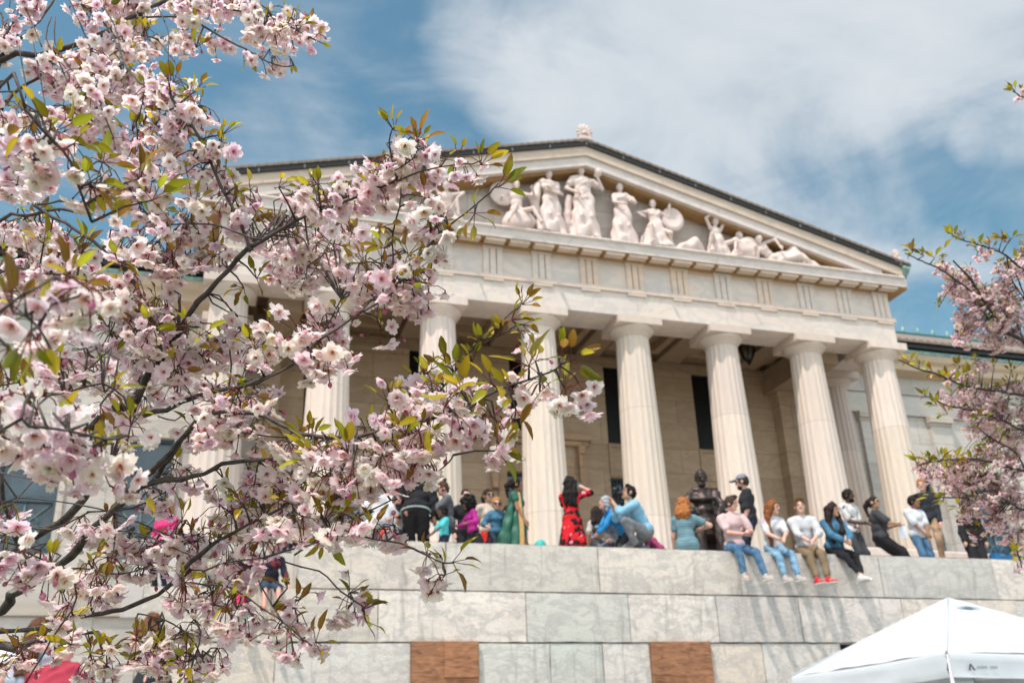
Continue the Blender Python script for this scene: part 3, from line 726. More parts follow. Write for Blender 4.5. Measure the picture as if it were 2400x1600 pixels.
# ---------------------------------------------------------------- organic shapes: smooth-blended solids turned into one mesh
def v3(*a): return np.array(a, float)
def unit(v): v = np.asarray(v, float); return v/max(1e-9, np.linalg.norm(v))
class Solid:
    """a list of round cones and ellipsoids blended into one continuous surface"""
    def __init__(s, h=0.014, k=0.025): s.h, s.k, s.p = h, k, []
    def cone(s, a, b, ra, rb=None, k=None): s.p.append(('c', v3(*a), v3(*b), ra, ra if rb is None else rb, None, s.k if k is None else k)); return s
    def chain(s, pts, rad, k=None):
        for i in range(len(pts)-1): s.cone(pts[i], pts[i+1], rad[i], rad[i+1], k)
        return s
    def ell(s, c, r, axes=None, k=None): s.p.append(('e', v3(*c), v3(*r), 0, 0, axes, s.k if k is None else k)); return s
    def cut(s, c, r, axes=None, k=0.01): s.p.append(('x', v3(*c), v3(*r), 0, 0, axes, k)); return s
    def cuthalf(s, c, n): s.p.append(('h', v3(*c), unit(n), 0, 0, None, 0)); return s
    def mesh(s, name, mats, fold=0.0, ffreq=40.0, seed=0, fdir=None, paint=None, smooth_it=0):
        h = s.h
        lo, hi = np.full(3, 1e9), np.full(3, -1e9)
        for t, a, b, ra, rb, ax, k in s.p:
            if t == 'c': lo = np.minimum(lo, np.minimum(a-ra, b-rb)); hi = np.maximum(hi, np.maximum(a+ra, b+rb))
            elif t == 'e': m = b.max() if ax is not None else b; lo = np.minimum(lo, a-m); hi = np.maximum(hi, a+m)
        lo -= 3*h+fold; hi += 3*h+fold
        n = np.ceil((hi-lo)/h).astype(int)+1
        ax_ = [lo[i]+h*np.arange(n[i], dtype=np.float32) for i in range(3)]
        D = np.full(n, 0.3, np.float32)
        for t, a, b, ra, rb, axes, k in s.p:
            if t == 'c': l_, h_ = np.minimum(a-ra, b-rb), np.maximum(a+ra, b+rb)
            elif t in 'ex': m = b.max() if axes is not None else b; l_, h_ = a-m, a+m
            else: l_, h_ = lo, hi
            pad = k+2.5*h
            i0 = np.clip(np.floor((l_-pad-lo)/h).astype(int), 0, n-1); i1 = np.clip(np.ceil((h_+pad-lo)/h).astype(int)+1, 1, n)
            if (i1 <= i0).any(): continue
            sl = tuple(slice(i0[q], i1[q]) for q in range(3))
            P = np.stack(np.meshgrid(*[ax_[q][sl[q]] for q in range(3)], indexing='ij'), -1)
            if t == 'c':
                ab = (b-a).astype(np.float32); L = max(1e-9, float(ab@ab))
                u = np.clip(((P-a.astype(np.float32))@ab)/L, 0, 1)
                d = np.linalg.norm(P-a.astype(np.float32)-u[..., None]*ab, axis=-1)-(ra+(rb-ra)*u)
            elif t in 'ex':
                q = P-a.astype(np.float32)
                if axes is not None: q = q@np.asarray(axes, np.float32).T
                r = b.astype(np.float32)
                k0 = np.linalg.norm(q/r, axis=-1); k1 = np.linalg.norm(q/(r*r), axis=-1)
                d = k0*(k0-1)/np.maximum(k1, 1e-6)
            else: d = (P-a.astype(np.float32))@b.astype(np.float32)
            o = D[sl]
            if t in 'ce':
                if k > 0:
                    g = np.clip(0.5+0.5*(o-d)/k, 0, 1); D[sl] = o+(d-o)*g-k*g*(1-g)
                else: D[sl] = np.minimum(o, d)
            elif t == 'x':
                g = np.clip(0.5-0.5*(o+d)/k, 0, 1); D[sl] = o+(-d-o)*g+k*g*(1-g)
            else: D[sl] = np.maximum(o, d)
        if fold:
            rs = np.random.RandomState(seed)
            band = np.abs(D) < fold*3+2*h
            idx = np.argwhere(band); P = lo+h*idx
            w = np.zeros(len(idx))
            for q in range(5):
                dv = unit(rs.normal(size=3)*(np.array(fdir) if fdir is not None else 1))
                w += np.sin(P@dv*ffreq*rs.uniform(0.6, 1.5)+rs.uniform(0, 6)+1.5*np.sin(P@unit(rs.normal(size=3))*ffreq*0.35))/5
            D[band] += (fold*w*2).astype(np.float32)
        S = D < 0
        c = np.zeros(tuple(n-1), np.uint8)
        for dx in (0, 1):
            for dy in (0, 1):
                for dz in (0, 1): c += S[dx:n[0]-1+dx, dy:n[1]-1+dy, dz:n[2]-1+dz]
        act = np.argwhere((c > 0) & (c < 8))
        if len(act) == 0: act = np.zeros((1, 3), int)
        vid = np.full(tuple(n-1), -1, np.int32); vid[tuple(act.T)] = np.arange(len(act))
        acc = np.zeros((len(act), 3)); cnt = np.zeros(len(act))
        corners = [(dx, dy, dz) for dx in (0, 1) for dy in (0, 1) for dz in (0, 1)]
        for p in corners:
            for q in range(3):
                if p[q]: continue
                p2 = list(p); p2[q] = 1
                d0 = D[tuple((act+p).T)]; d1 = D[tuple((act+p2).T)]
                m = (d0 < 0) != (d1 < 0)
                t = d0[m]/(d0[m]-d1[m])
                pos = np.tile(np.array(p, float), (m.sum(), 1)); pos[:, q] = t
                acc[m] += pos; cnt[m] += 1
        V = lo+h*(act+acc/np.maximum(cnt, 1)[:, None])
        F = []
        for q in range(3):
            a1, a2 = (q+1) % 3, (q+2) % 3
            s0 = [slice(None)]*3; s1 = [slice(None)]*3; s0[q] = slice(0, -1); s1[q] = slice(1, None)
            A, B = S[tuple(s0)], S[tuple(s1)]
            e_ = np.argwhere(A != B)
            ok = (e_[:, a1] > 0) & (e_[:, a2] > 0) & (e_[:, a1] < n[a1]-1) & (e_[:, a2] < n[a2]-1)
            e_ = e_[ok]; flip = A[tuple(e_.T)]
            def cell(o1, o2):
                z = e_.copy(); z[:, a1] -= o1; z[:, a2] -= o2; return vid[tuple(z.T)]
            quad = np.stack([cell(1, 1), cell(0, 1), cell(0, 0), cell(1, 0)], 1)
            quad[~flip] = quad[~flip][:, ::-1]
            F.append(quad)
        F = np.concatenate(F); F = F[(F >= 0).all(1)]
        mi = None
        if paint is not None:
            ctr = V[F].mean(1); mi = np.zeros(len(F), np.int32)
            for q, (pc, pr, pax, idx_) in enumerate(paint):
                d = ctr-np.asarray(pc)
                if pax is not None: d = d@np.asarray(pax).T
                mi[((d/np.asarray(pr))**2).sum(1) < 1] = idx_
        return mesh_np(name, V, F, mats, mi, True, np.ones((len(V), 3)))

# cloth and skin
def cloth(name, col, vary=0.14, scale=9.0, rough=0.85, bump=0.25):
    return plain(name, col, rough, 0, vary, scale, bump, 0.25)
_cl = {}
def C(col, rough=0.85):
    key = tuple(round(c, 3) for c in col)+(rough,)
    if key not in _cl: _cl[key] = cloth('cloth_%02d' % len(_cl), col, rough=rough)
    return _cl[key]
def skin(col):
    key = ('skin',)+tuple(col)
    if key not in _cl:
        m = plain('skin_%02d' % len(_cl), col, 0.55, 0, 0.10, 14, 0.05, 0.35); b = m.node_tree.nodes['Principled BSDF']
        b.inputs['Subsurface Weight'].default_value = 0.0
        _cl[key] = m
    return _cl[key]
def hairm(col):
    key = ('hair',)+tuple(col)
    if key not in _cl:
        m, n, l, b = new_mat('hair_%02d' % len(_cl))
        tc = n.new('ShaderNodeTexCoord'); mp = n.new('ShaderNodeMapping'); mp.inputs['Scale'].default_value = (60, 60, 9)
        l.new(tc.outputs['Object'], mp.inputs[0]); t = n.new('ShaderNodeTexNoise'); t.inputs['Scale'].default_value = 1.5; t.inputs['Detail'].default_value = 5
        l.new(mp.outputs[0], t.inputs['Vector'])
        r = n.new('ShaderNodeValToRGB'); r.color_ramp.elements[0].position = 0.3; r.color_ramp.elements[1].position = 0.75
        r.color_ramp.elements[0].color = tuple(c*0.55 for c in col)+(1,); r.color_ramp.elements[1].color = tuple(min(1, c*1.4) for c in col)+(1,)
        l.new(t.outputs[0], r.inputs[0]); l.new(r.outputs[0], b.inputs['Base Color']); b.inputs['Roughness'].default_value = 0.65; b.inputs['Specular IOR Level'].default_value = 0.2
        p = n.new('ShaderNodeBump'); p.inputs['Strength'].default_value = 0.5; p.inputs['Distance'].default_value = 0.01
        l.new(t.outputs[0], p.inputs['Height']); l.new(p.outputs[0], b.inputs['Normal'])
        _cl[key] = m
    return _cl[key]
def patterned(name, cols, scale, kind='voronoi', stretch=(1, 1, 1), pos=None, rough=0.85):
    """patches or bands of several dyes"""
    m, n, l, b = new_mat(name); b.inputs['Roughness'].default_value = rough; b.inputs['Specular IOR Level'].default_value = 0.25
    tc = n.new('ShaderNodeTexCoord'); mp = n.new('ShaderNodeMapping'); mp.inputs['Scale'].default_value = stretch
    l.new(tc.outputs['Object'], mp.inputs[0])
    if kind == 'voronoi':
        nz = n.new('ShaderNodeTexNoise'); nz.inputs['Scale'].default_value = scale*0.8; l.new(mp.outputs[0], nz.inputs['Vector'])
        ad = n.new('ShaderNodeMix'); ad.data_type = 'RGBA'; ad.blend_type = 'ADD'; ad.inputs['Factor'].default_value = 0.06
        l.new(mp.outputs[0], ad.inputs[6]); l.new(nz.outputs['Color'], ad.inputs[7])
        t = n.new('ShaderNodeTexVoronoi'); t.inputs['Scale'].default_value = scale; l.new(ad.outputs[2], t.inputs['Vector'])
        sx = n.new('ShaderNodeSeparateColor'); l.new(t.outputs['Color'], sx.inputs[0]); src = sx.outputs[0]
    elif kind == 'noise':
        t = n.new('ShaderNodeTexNoise'); t.inputs['Scale'].default_value = scale; t.inputs['Detail'].default_value = 3; l.new(mp.outputs[0], t.inputs['Vector']); src = t.outputs[0]
    else:
        t = n.new('ShaderNodeTexWave'); t.bands_direction = 'Z'; t.inputs['Scale'].default_value = scale; t.inputs['Distortion'].default_value = 1.2; l.new(mp.outputs[0], t.inputs['Vector']); src = t.outputs['Fac']
    r = n.new('ShaderNodeValToRGB'); r.color_ramp.interpolation = 'CONSTANT' if kind != 'noise' else 'LINEAR'
    pos = pos or [i/len(cols) for i in range(len(cols))]
    r.color_ramp.elements[0].color = (*cols[0], 1); r.color_ramp.elements[0].position = pos[0]
    r.color_ramp.elements[1].color = (*cols[-1], 1); r.color_ramp.elements[1].position = pos[-1]
    for c_, p_ in zip(cols[1:-1], pos[1:-1]):
        q = r.color_ramp.elements.new(p_); q.color = (*c_, 1)
    l.new(src, r.inputs[0]); l.new(r.outputs[0], b.inputs['Base Color'])
    return m
SK = dict(fair=(0.60, 0.36, 0.27), pink=(0.62, 0.33, 0.26), tan=(0.44, 0.25, 0.16), brown=(0.25, 0.125, 0.07), dark=(0.10, 0.05, 0.03))
M['eye'] = plain('dark_eye', (0.03, 0.02, 0.015), 0.4); M['lip'] = plain('lip', (0.36, 0.13, 0.10), 0.5)
M['black_plastic'] = plain('black_plastic', (0.012, 0.012, 0.014), 0.35)
M['white_rubber'] = plain('white_rubber', (0.62, 0.60, 0.56), 0.7)

def ik(a, b, l1, l2, pole):
    a, b = np.asarray(a, float), np.asarray(b, float)
    d = b-a; L = np.linalg.norm(d); m = 0.995*(l1+l2)
    if L > m: d = d/L*m; L = m; b = a+d
    x = (l1*l1-l2*l2+L*L)/(2*L); hgt = math.sqrt(max(0, l1*l1-x*x))
    u = d/L; p = np.asarray(pole, float); p = p-u*(p@u); p = unit(p)
    return a+u*x+p*hgt, b
def rot_axes(yaw=0, pitch=0, roll=0, base=None):
    """rows: right-hand side axes (left, back, up) of a head turned by yaw, nodding by pitch"""
    m = Matrix.Rotation(yaw, 3, 'Z') @ Matrix.Rotation(pitch, 3, 'X') @ Matrix.Rotation(roll, 3, 'Y')
    A = np.array(m).T
    return A
def person(label, pos, heading=0.0, height=1.72, sex='m', lean=0.0, side=0.0, pelvis=None, feet=None, knees=None, hands=None, elbows=None,
           head=(0, 0, 0), tone='fair', hair=('short', (0.05, 0.03, 0.02)), top=None, sleeve=1.0, bottom=None, leg=1.0, shoes=None,
           skirt=None, extra=None, build=1.0, group='visitors on the terrace', res=0.014, twist=0.0, name='person', glasses=None, cap=None, neck_len=1.0, head_k=1.0, mat_all=None):
    """pos: the ground point under the pelvis; heading 0 looks at the photographer, +90 to the right of the picture. Everything
    else in the person's own frame: x to the person's left, -y ahead, z up from pos"""
    s = height/1.72; hs = s**0.55*head_k*1.09
    H = R(heading); rz = np.array([[math.cos(H), -math.sin(H), 0], [math.sin(H), math.cos(H), 0], [0, 0, 1]])
    root = empty(name, pos, H)
    if group or label: tag(root, label, 'person', group)
    f = sex == 'f'
    zp = (0.92*s if pelvis is None else pelvis)
    P = v3(0, 0, zp) if np.isscalar(zp) else v3(*zp)
    u = unit((math.sin(side), -math.sin(lean), math.cos(lean)*math.cos(side)))
    T = R(twist)
    sd = unit(np.array([math.cos(T), math.sin(T), 0])-u*(u @ np.array([math.cos(T), math.sin(T), 0])))
    bk = np.cross(u, sd)                                            # points behind the person
    ax = np.array([sd, bk, u])
    sd0 = v3(1, 0, 0); bk0 = v3(0, 1, 0)
    sw = (0.155 if f else 0.18)*s*build**0.5; hw = 0.09*s
    N = P+u*0.53*s; SHL, SHR = P+u*0.452*s+sd*sw, P+u*0.452*s-sd*sw
    hy, hp, hr = [R(a) for a in head]
    HA = rot_axes(hy, hp, hr)                                       # rows: left, back, up of the head
    HF, HU, HL = -HA[1], HA[2], HA[0]
    HC = N+u*0.065*s*neck_len+HU*0.095*hs+HF*0.022*hs
    armL = (0.285*s, 0.25*s); legL = (0.43*s, 0.42*s)
    hands = hands or ((0.22*s, -0.02, zp if np.isscalar(zp) else zp[2]), (-0.22*s, -0.02, zp if np.isscalar(zp) else zp[2]))
    elbows = elbows or ((0.4, 1, -0.2), (-0.4, 1, -0.2))
    feet = feet or ((0.10*s, 0, 0), (-0.10*s, 0, 0)); knees = knees or ((0.05, -1, 0), (-0.05, -1, 0))
    arms = []
    for sh, hd, po in ((SHL, hands[0], elbows[0]), (SHR, hands[1], elbows[1])):
        el, wr = ik(sh, v3(*hd), *armL, po); arms.append((sh, el, wr))
    legs = []
    for sg, ft, po in ((1, feet[0], knees[0]), (-1, feet[1], knees[1])):
        hip = P+sd0*hw*sg-v3(0, 0, 0.03*s)
        an = v3(ft[0], ft[1], ft[2]+0.085*s)
        kn, an = ik(hip, an, *legL, po); legs.append((hip, kn, an, ft[3] if len(ft) > 3 else 0.0, ft[4] if len(ft) > 4 else 0.0))
    b = build
    # ---- body
    S = Solid(res, 0.03*s)
    S.ell(P+u*0.02*s, ((0.165 if f else 0.155)*s*b, 0.105*s*b, 0.125*s), ax).ell(P+u*0.19*s, ((0.118 if f else 0.135)*s*b, 0.092*s*b, 0.15*s), ax)
    S.ell(P+u*0.37*s, ((0.14 if f else 0.16)*s*b, 0.10*s*b, 0.15*s), ax)
    S.cone(SHL, SHR, 0.05*s, 0.05*s)
    S.cone(N-u*0.05*s, HC-HU*0.05*hs+bk*0.01, 0.050*s, 0.046*s)
    for q in (SHL, SHR): S.cone(N-u*0.04*s+bk*0.01, N*0.4+q*0.6, 0.045*s, 0.04*s, 0.03)
    faceS = S
    faceS.ell(HC, (0.076*hs, 0.094*hs, 0.108*hs), HA, 0.01).ell(HC+HF*0.028*hs-HU*0.058*hs, (0.055*hs, 0.06*hs, 0.062*hs), HA, 0.02)
    faceS.cone(HC+HF*0.088*hs+HU*0.012*hs, HC+HF*0.105*hs-HU*0.022*hs, 0.010*hs, 0.016*hs, 0.012)
    faceS.ell(HC+HF*0.078*hs-HU*0.096*hs, (0.024*hs, 0.02*hs, 0.02*hs), HA, 0.02)
    for q in (1, -1):
        faceS.ell(HC+HL*0.08*q*hs-HU*0.012*hs+bk*0.005, (0.012*hs, 0.022*hs, 0.033*hs), HA, 0.008)
        faceS.ell(HC+HF*0.083*hs+HL*0.03*q*hs+HU*0.026*hs, (0.028*hs, 0.014*hs, 0.012*hs), HA, 0.012)
        faceS.cut(HC+HF*0.098*hs+HL*0.031*q*hs+HU*0.002*hs, (0.02*hs, 0.014*hs, 0.013*hs), HA, 0.008)
    for i, (sh, el, wr) in enumerate(arms):
        S.chain((sh, el, wr), (0.05*s*b, 0.038*s*b, 0.027*s), 0.02)
        hd = unit(wr-el); fl = unit(np.cross(hd, v3(0.2, 0.5, 0.8))); pn = np.cross(hd, fl)
        S.cone(wr, wr+hd*0.075*s, 0.029*s, 0.034*s, 0.012)
        for k_, (off, ln) in enumerate(((-0.026, 0.062), (-0.009, 0.074), (0.009, 0.070), (0.026, 0.054))):
            b0 = wr+hd*0.082*s+fl*off*s; b1 = b0+hd*ln*0.55*s+pn*0.008*s; b2 = b1+hd*ln*0.4*s+pn*0.022*s
            S.chain((b0, b1, b2), (0.0098*s, 0.009*s, 0.008*s), 0.006)
        t0 = wr+hd*0.03*s+fl*0.03*s; t1 = t0+(hd*0.7+fl*0.6)*0.035*s; S.chain((t0, t1, t1+hd*0.03*s+pn*0.01*s), (0.013*s, 0.011*s, 0.009*s), 0.008)
    for hip, kn, an, toe, tip in legs:
        S.chain((hip, kn, an), (0.075*s*b, 0.05*s*b, 0.034*s), 0.02)
        S.ell(kn*0.68+an*0.32+v3(0, 0.012*s, 0), (0.046*s*b, 0.05*s*b, 0.085*s), None, 0.02)
        fd = unit(v3(math.sin(toe), -math.cos(toe)*math.cos(tip), -math.sin(tip)))
        S.cone(an-fd*0.03*s-v3(0, 0, 0.04*s), an+fd*0.13*s-v3(0, 0, 0.05*s), 0.03*s, 0.03*s, 0.02)
    paint = [(HC+HF*0.085*hs+HL*0.031*q*hs+HU*0.001*hs, (0.013*hs, 0.02*hs, 0.009*hs), HA, 1) for q in (1, -1)]
    paint += [(HC+HF*0.085*hs-HU*0.055*hs, (0.024*hs, 0.03*hs, 0.0085*hs), HA, 2)]
    paint += [(HC+HF*0.085*hs+HL*0.031*q*hs+HU*0.027*hs, (0.02*hs, 0.02*hs, 0.006*hs), HA, 3) for q in (1, -1)]
    sm = [skin(SK[tone]), M['eye'], M['lip'], hairm(hair[1])] if mat_all is None else [mat_all]*4
    link('body', S.mesh('body', sm, paint=paint), root)
    def add(nm, solid, m, **k):
        o = link(nm, solid.mesh(nm, m if mat_all is None else mat_all, **k), root); return o
    # ---- clothes
    if top is not None:
        m, loose, ln = top[0], (top[1] if len(top) > 1 else 0.016), (top[2] if len(top) > 2 else 0.0)
        S = Solid(res, 0.03*s); g_ = loose
        S.ell(P+u*(0.05-ln*0.5)*s, ((0.165 if f else 0.158)*s*b+g_, 0.11*s*b+g_, (0.11+ln*0.5)*s), ax).ell(P+u*0.19*s, ((0.122 if f else 0.14)*s*b+g_, 0.097*s*b+g_, 0.16*s), ax)
        S.ell(P+u*0.37*s, ((0.145 if f else 0.165)*s*b+g_, 0.105*s*b+g_, 0.155*s), ax)
        if f:
            for q in (1, -1): S.ell(P+u*0.34*s+sd*0.065*q*s-bk*0.085*s*b, (0.06*s, 0.05*s+g_*0.6, 0.062*s), ax, 0.03)
        S.cone(SHL, SHR, 0.050*s+g_*0.8, 0.050*s+g_*0.8)
        S.cone(N-u*0.05*s, N+u*0.005*s, 0.062*s+g_*0.4, 0.058*s, 0.02)
        for q in (SHL, SHR): S.cone(N-u*0.045*s+bk*0.01, N*0.35+q*0.65+u*0.01*s, 0.05*s+g_*0.6, 0.045*s+g_*0.6, 0.03)
        for sh, el, wr in arms:
            if sleeve <= 0: continue
            g2 = g_*0.8
            if sleeve <= 1: e1 = sh+(el-sh)*sleeve; S.cone(sh, e1, 0.054*s*b+g2, (0.054-0.012*sleeve)*s*b+g2+0.006*(sleeve < 0.9), 0.02)
            else:
                e1 = el+(wr-el)*(sleeve-1)
                S.chain((sh, el, e1), (0.054*s*b+g2, 0.042*s*b+g2, (0.042-0.012*(sleeve-1))*s+g2), 0.02)
        S.cuthalf(N+u*0.022*s-bk*0.02, u)
        S.cuthalf(P-u*(0.08+ln)*s, -u) if ln < 0.6 else None
        add('top', S, m, fold=(0.0085 if mat_all is None else 0.014)*s, ffreq=30, seed=sum(map(ord, label or name)) % 999)
    if bottom is not None:
        m, loose = bottom[0], (bottom[1] if len(bottom) > 1 else 0.012)
        S = Solid(res, 0.03*s)
        S.ell(P+v3(0, 0, 0.01*s), ((0.172 if f else 0.16)*s*b+loose*0.6, 0.115*s*b+loose*0.6, 0.11*s), np.array([sd0, bk0, v3(0, 0, 1)]))
        for hip, kn, an, toe, tip in legs:
            if leg <= 1: S.cone(hip, hip+(kn-hip)*leg, 0.08*s*b+loose, (0.08-0.022*leg)*s*b+loose*1.3)
            else:
                e1 = kn+(an-kn)*(leg-1)
                S.chain((hip, kn, e1), (0.08*s*b+loose, 0.056*s*b+loose, 0.038*s+loose), 0.02)
                if leg > 1.4: S.ell(kn*0.66+an*0.34+v3(0, 0.012*s, 0), (0.05*s*b+loose*0.8, 0.054*s*b+loose*0.8, 0.09*s), None, 0.02)
        add('trousers' if leg > 1.3 else 'shorts', S, m, fold=0.007*s, ffreq=38, seed=3+sum(map(ord, label or name)) % 99)
    if skirt is not None:
        m, z1, r1 = skirt
        S = Solid(res*1.2, 0.05)
        S.ell(P+u*0.1*s, (0.15*s*b, 0.115*s*b, 0.2*s), ax)
        for q in (-1, 0, 1): S.cone(P+v3(q*0.06*s, 0, 0.03), P+v3(q*r1*0.55, 0, z1-P[2]), 0.13*s*b, r1*0.62)
        S.cuthalf(v3(0, 0, z1), (0, 0, -1))
        add('skirt', S, m, fold=0.012 if mat_all is None else 0.03*s, ffreq=26 if mat_all is None else 17, seed=5, fdir=(1, 1, 0.1))
    if shoes is not None:
        for hip, kn, an, toe, tip in legs:
            fd = unit(v3(math.sin(toe), -math.cos(toe)*math.cos(tip), -math.sin(tip))); dn = unit(np.cross(np.cross(fd, v3(0, 0, -1)), fd))
            lat = np.cross(fd, dn); A = np.array([lat, fd, dn])
            S = Solid(res*0.8, 0.02)
            S.ell(an-fd*0.025*s+dn*0.04*s, (0.040*s, 0.05*s, 0.042*s), A).ell(an+fd*0.09*s+dn*0.054*s, (0.046*s, 0.085*s, 0.032*s), A).cone(an, an+dn*0.03*s, 0.042*s, 0.045*s)
            sole = np.array(an+dn*0.081*s)
            S.cuthalf(sole, dn)
            o = add('shoe', S, shoes)
            S = Solid(res*0.8, 0.02)
            S.ell(an-fd*0.025*s+dn*0.074*s, (0.043*s, 0.056*s, 0.017*s), A, 0.01).ell(an+fd*0.09*s+dn*0.074*s, (0.049*s, 0.09*s, 0.017*s), A, 0.03)
            S.cuthalf(an+dn*0.09*s, dn)
            link('sole', S.mesh('sole', M['white_rubber'] if mat_all is None else mat_all), o)
    # ---- hair
    hk, hc = hair[0], hair[1]
    HM = hairm(hc)
    if hk != 'bald':
        S = Solid(res*0.9, 0.02); B_ = -HF
        g_ = {'short': 0.012, 'buzz': 0.006, 'long': 0.016, 'bun': 0.010, 'curly': 0.05, 'bob': 0.022, 'quiff': 0.012, 'pony': 0.010, 'curls_up': 0.03}.get(hk, 0.012)
        S.ell(HC+HU*0.012*hs+B_*0.008*hs, (0.077*hs+g_, 0.094*hs+g_, 0.105*hs+g_), HA)
        if hk in ('long',):
            ln = hair[2] if len(hair) > 2 else 0.42
            for q in (-0.06, 0.0, 0.06):
                a0 = HC+B_*0.075*hs+HL*q; a1 = N-u*0.05*s+bk*0.095*s*b+sd*q*1.3; a2 = N-u*(ln-0.1)*s+bk*0.115*s*b+sd*q*1.15
                S.chain((a0, a1, a2), (0.058, 0.05, 0.03), 0.03)
            for q in (1, -1):
                a0 = HC+HL*q*0.07*hs+B_*0.02; a1 = N+sd*q*0.085-u*0.06*s-bk*0.02; a2 = N+sd*q*0.10-u*(ln-0.12)*s-bk*0.085*s
                S.chain((a0, a1, a2), (0.036, 0.038, 0.022), 0.03)
        if hk == 'drape':                                         # long straight hair brought forward over one or both shoulders
            ln, which = hair[2], hair[3]
            for q in which:
                for o_ in (-0.028, 0.028):
                    a0 = HC+HL*q*0.078*hs+B_*(0.01+o_)+HU*0.02; a1 = N+sd*q*0.105*s-u*0.03*s-bk*(0.05-o_*0.5); a2 = N+sd*q*0.10*s-u*ln*0.55*s-bk*(0.145+o_*0.2)*s; a3 = N+sd*q*0.075*s-u*ln*s-bk*0.15*s
                    S.chain((a0, a1, a2, a3), (0.045, 0.046, 0.042, 0.022), 0.03)
            for q in (-0.05, 0.05): S.chain((HC+B_*0.075*hs+HL*q, N-u*0.05*s+bk*0.09*s*b+sd*q, N-u*0.3*s+bk*0.11*s*b+sd*q), (0.055, 0.05, 0.03), 0.03)
        if hk == 'bun': S.ell(HC+HU*0.125*hs+B_*0.055*hs, (0.042*hs, 0.042*hs, 0.042*hs), HA).ell(HC-HU*0.03*hs+B_*0.06*hs, (0.06*hs, 0.04*hs, 0.06*hs), HA)
        if hk == 'bob':
            for q in (1, -1): S.cone(HC+HL*q*0.075*hs, HC+HL*q*0.075*hs-HU*0.12*hs+B_*0.02, 0.032*hs, 0.026*hs)
            S.cone(HC+B_*0.08*hs, HC+B_*0.08*hs-HU*0.12*hs, 0.05*hs, 0.045*hs)
        if hk == 'curly':
            rs = random.Random(4)
            for _ in range(40):
                d = unit([rs.gauss(0, 1), rs.gauss(0.3, 1), rs.gauss(0.4, 0.8)]); pq = HC+HU*0.02*hs+(HA.T @ (d*np.array((0.12, 0.135, 0.15))*hs)); S.ell(pq, (0.03, 0.03, 0.03), None, 0.01)
        if hk == 'curls_up':                                      # a soft twist of curls pinned low at the nape, a roll above it
            rs = random.Random(9)
            for _ in range(34):
                d = unit([rs.gauss(0, 1), rs.gauss(0.8, 1), rs.gauss(0.2, 0.9)]); pq = HC+(HA.T @ (d*np.array((0.10, 0.12, 0.125))*hs)); S.ell(pq, (0.026, 0.026, 0.026), None, 0.012)
            for q in (-0.06, 0, 0.06): S.chain((HC+B_*0.1*hs+HL*q-HU*0.05, HC+B_*0.12*hs+HL*q*1.25-HU*0.17, HC+B_*0.11*hs+HL*q*1.1-HU*0.24), (0.05, 0.058, 0.04), 0.02)
        if hk == 'quiff': S.ell(HC+HU*0.105*hs+HF*0.045*hs, (0.06*hs, 0.05*hs, 0.03*hs), HA)
        if hk == 'pony': S.chain((HC+B_*0.1*hs+HU*0.05*hs, HC+B_*0.16*hs-HU*0.02*hs, HC+B_*0.15*hs-HU*0.2*hs), (0.035, 0.04, 0.02), 0.02)
        S.cut(HC+HF*0.098*hs-HU*0.035*hs, (0.073*hs, 0.092*hs, 0.098*hs), HA, 0.012)
        if hk in ('short', 'buzz', 'quiff', 'bun', 'pony'): S.cut(HC-HU*0.14*hs+HF*0.02*hs, (0.12*hs, 0.11*hs, 0.095*hs), HA, 0.012)
        add('hair', S, HM, fold=0.006 if hk in ('short', 'quiff', 'buzz') else 0.009, ffreq=95 if hk not in ('long', 'drape') else 70, seed=2, fdir=(1, 1, 0.15) if hk in ('long', 'drape') else None)
    if 'beard' in (extra or ()):
        S = Solid(res*0.8, 0.015); S.ell(HC+HF*0.045*hs-HU*0.082*hs, (0.056*hs, 0.056*hs, 0.05*hs), HA); S.cut(HC+HF*0.10*hs-HU*0.03*hs, (0.06*hs, 0.04*hs, 0.042*hs), HA); S.cut(HC+HF*0.11*hs-HU*0.058*hs, (0.026*hs, 0.02*hs, 0.012*hs), HA, 0.006)
        add('beard', S, HM)
    if cap is not None:
        S = Solid(res*0.8, 0.012); S.ell(HC+HU*0.03*hs-HF*0.004, (0.088*hs, 0.105*hs, 0.105*hs), HA).cuthalf(HC+HU*0.035*hs, -HU)
        S2 = Solid(res*0.8, 0.012); S2.ell(HC+HF*0.13*hs+HU*0.04*hs, (0.07*hs, 0.085*hs, 0.012*hs), HA)
        o = add('cap', S, cap); link('peak', S2.mesh('peak', cap if mat_all is None else mat_all), o)
    if glasses is not None:
        mb = MB()
        for q in (1, -1):
            c_ = HC+HF*0.098*hs+HL*0.033*q*hs
            ring = [tuple(c_+HL*0.026*hs*math.cos(t)+HU*0.021*hs*math.sin(t)) for t in np.linspace(0, 2*math.pi, 13)]
            mb.tube(ring, 0.0045, 5)
            if glasses == 'sun': mb.add([tuple(c_+HL*0.027*hs*math.cos(t)+HU*0.022*hs*math.sin(t)+HF*0.002) for t in np.linspace(0, 2*math.pi, 12, endpoint=False)], [tuple(range(12))])
            mb.tube([tuple(c_+HL*0.026*q*hs), tuple(HC+HL*0.082*q*hs+HF*0.06*hs), tuple(HC+HL*0.083*q*hs-HF*0.005)], 0.0035, 5)
        mb.tube([tuple(HC+HF*0.1*hs+HL*0.01*hs), tuple(HC+HF*0.1*hs-HL*0.01*hs)], 0.004, 5)
        mb.build('sunglasses' if glasses == 'sun' else 'glasses', M['black_plastic'], root)
    J = dict(root=root, HC=HC, HF=HF, HU=HU, HL=HL, HA=HA, N=N, P=P, u=u, sd=sd, bk=bk, arms=arms, legs=legs, s=s, rz=rz, pos=np.array(pos, float))
    J['w'] = lambda q: np.array(pos, float)+rz @ np.asarray(q, float)
    return J
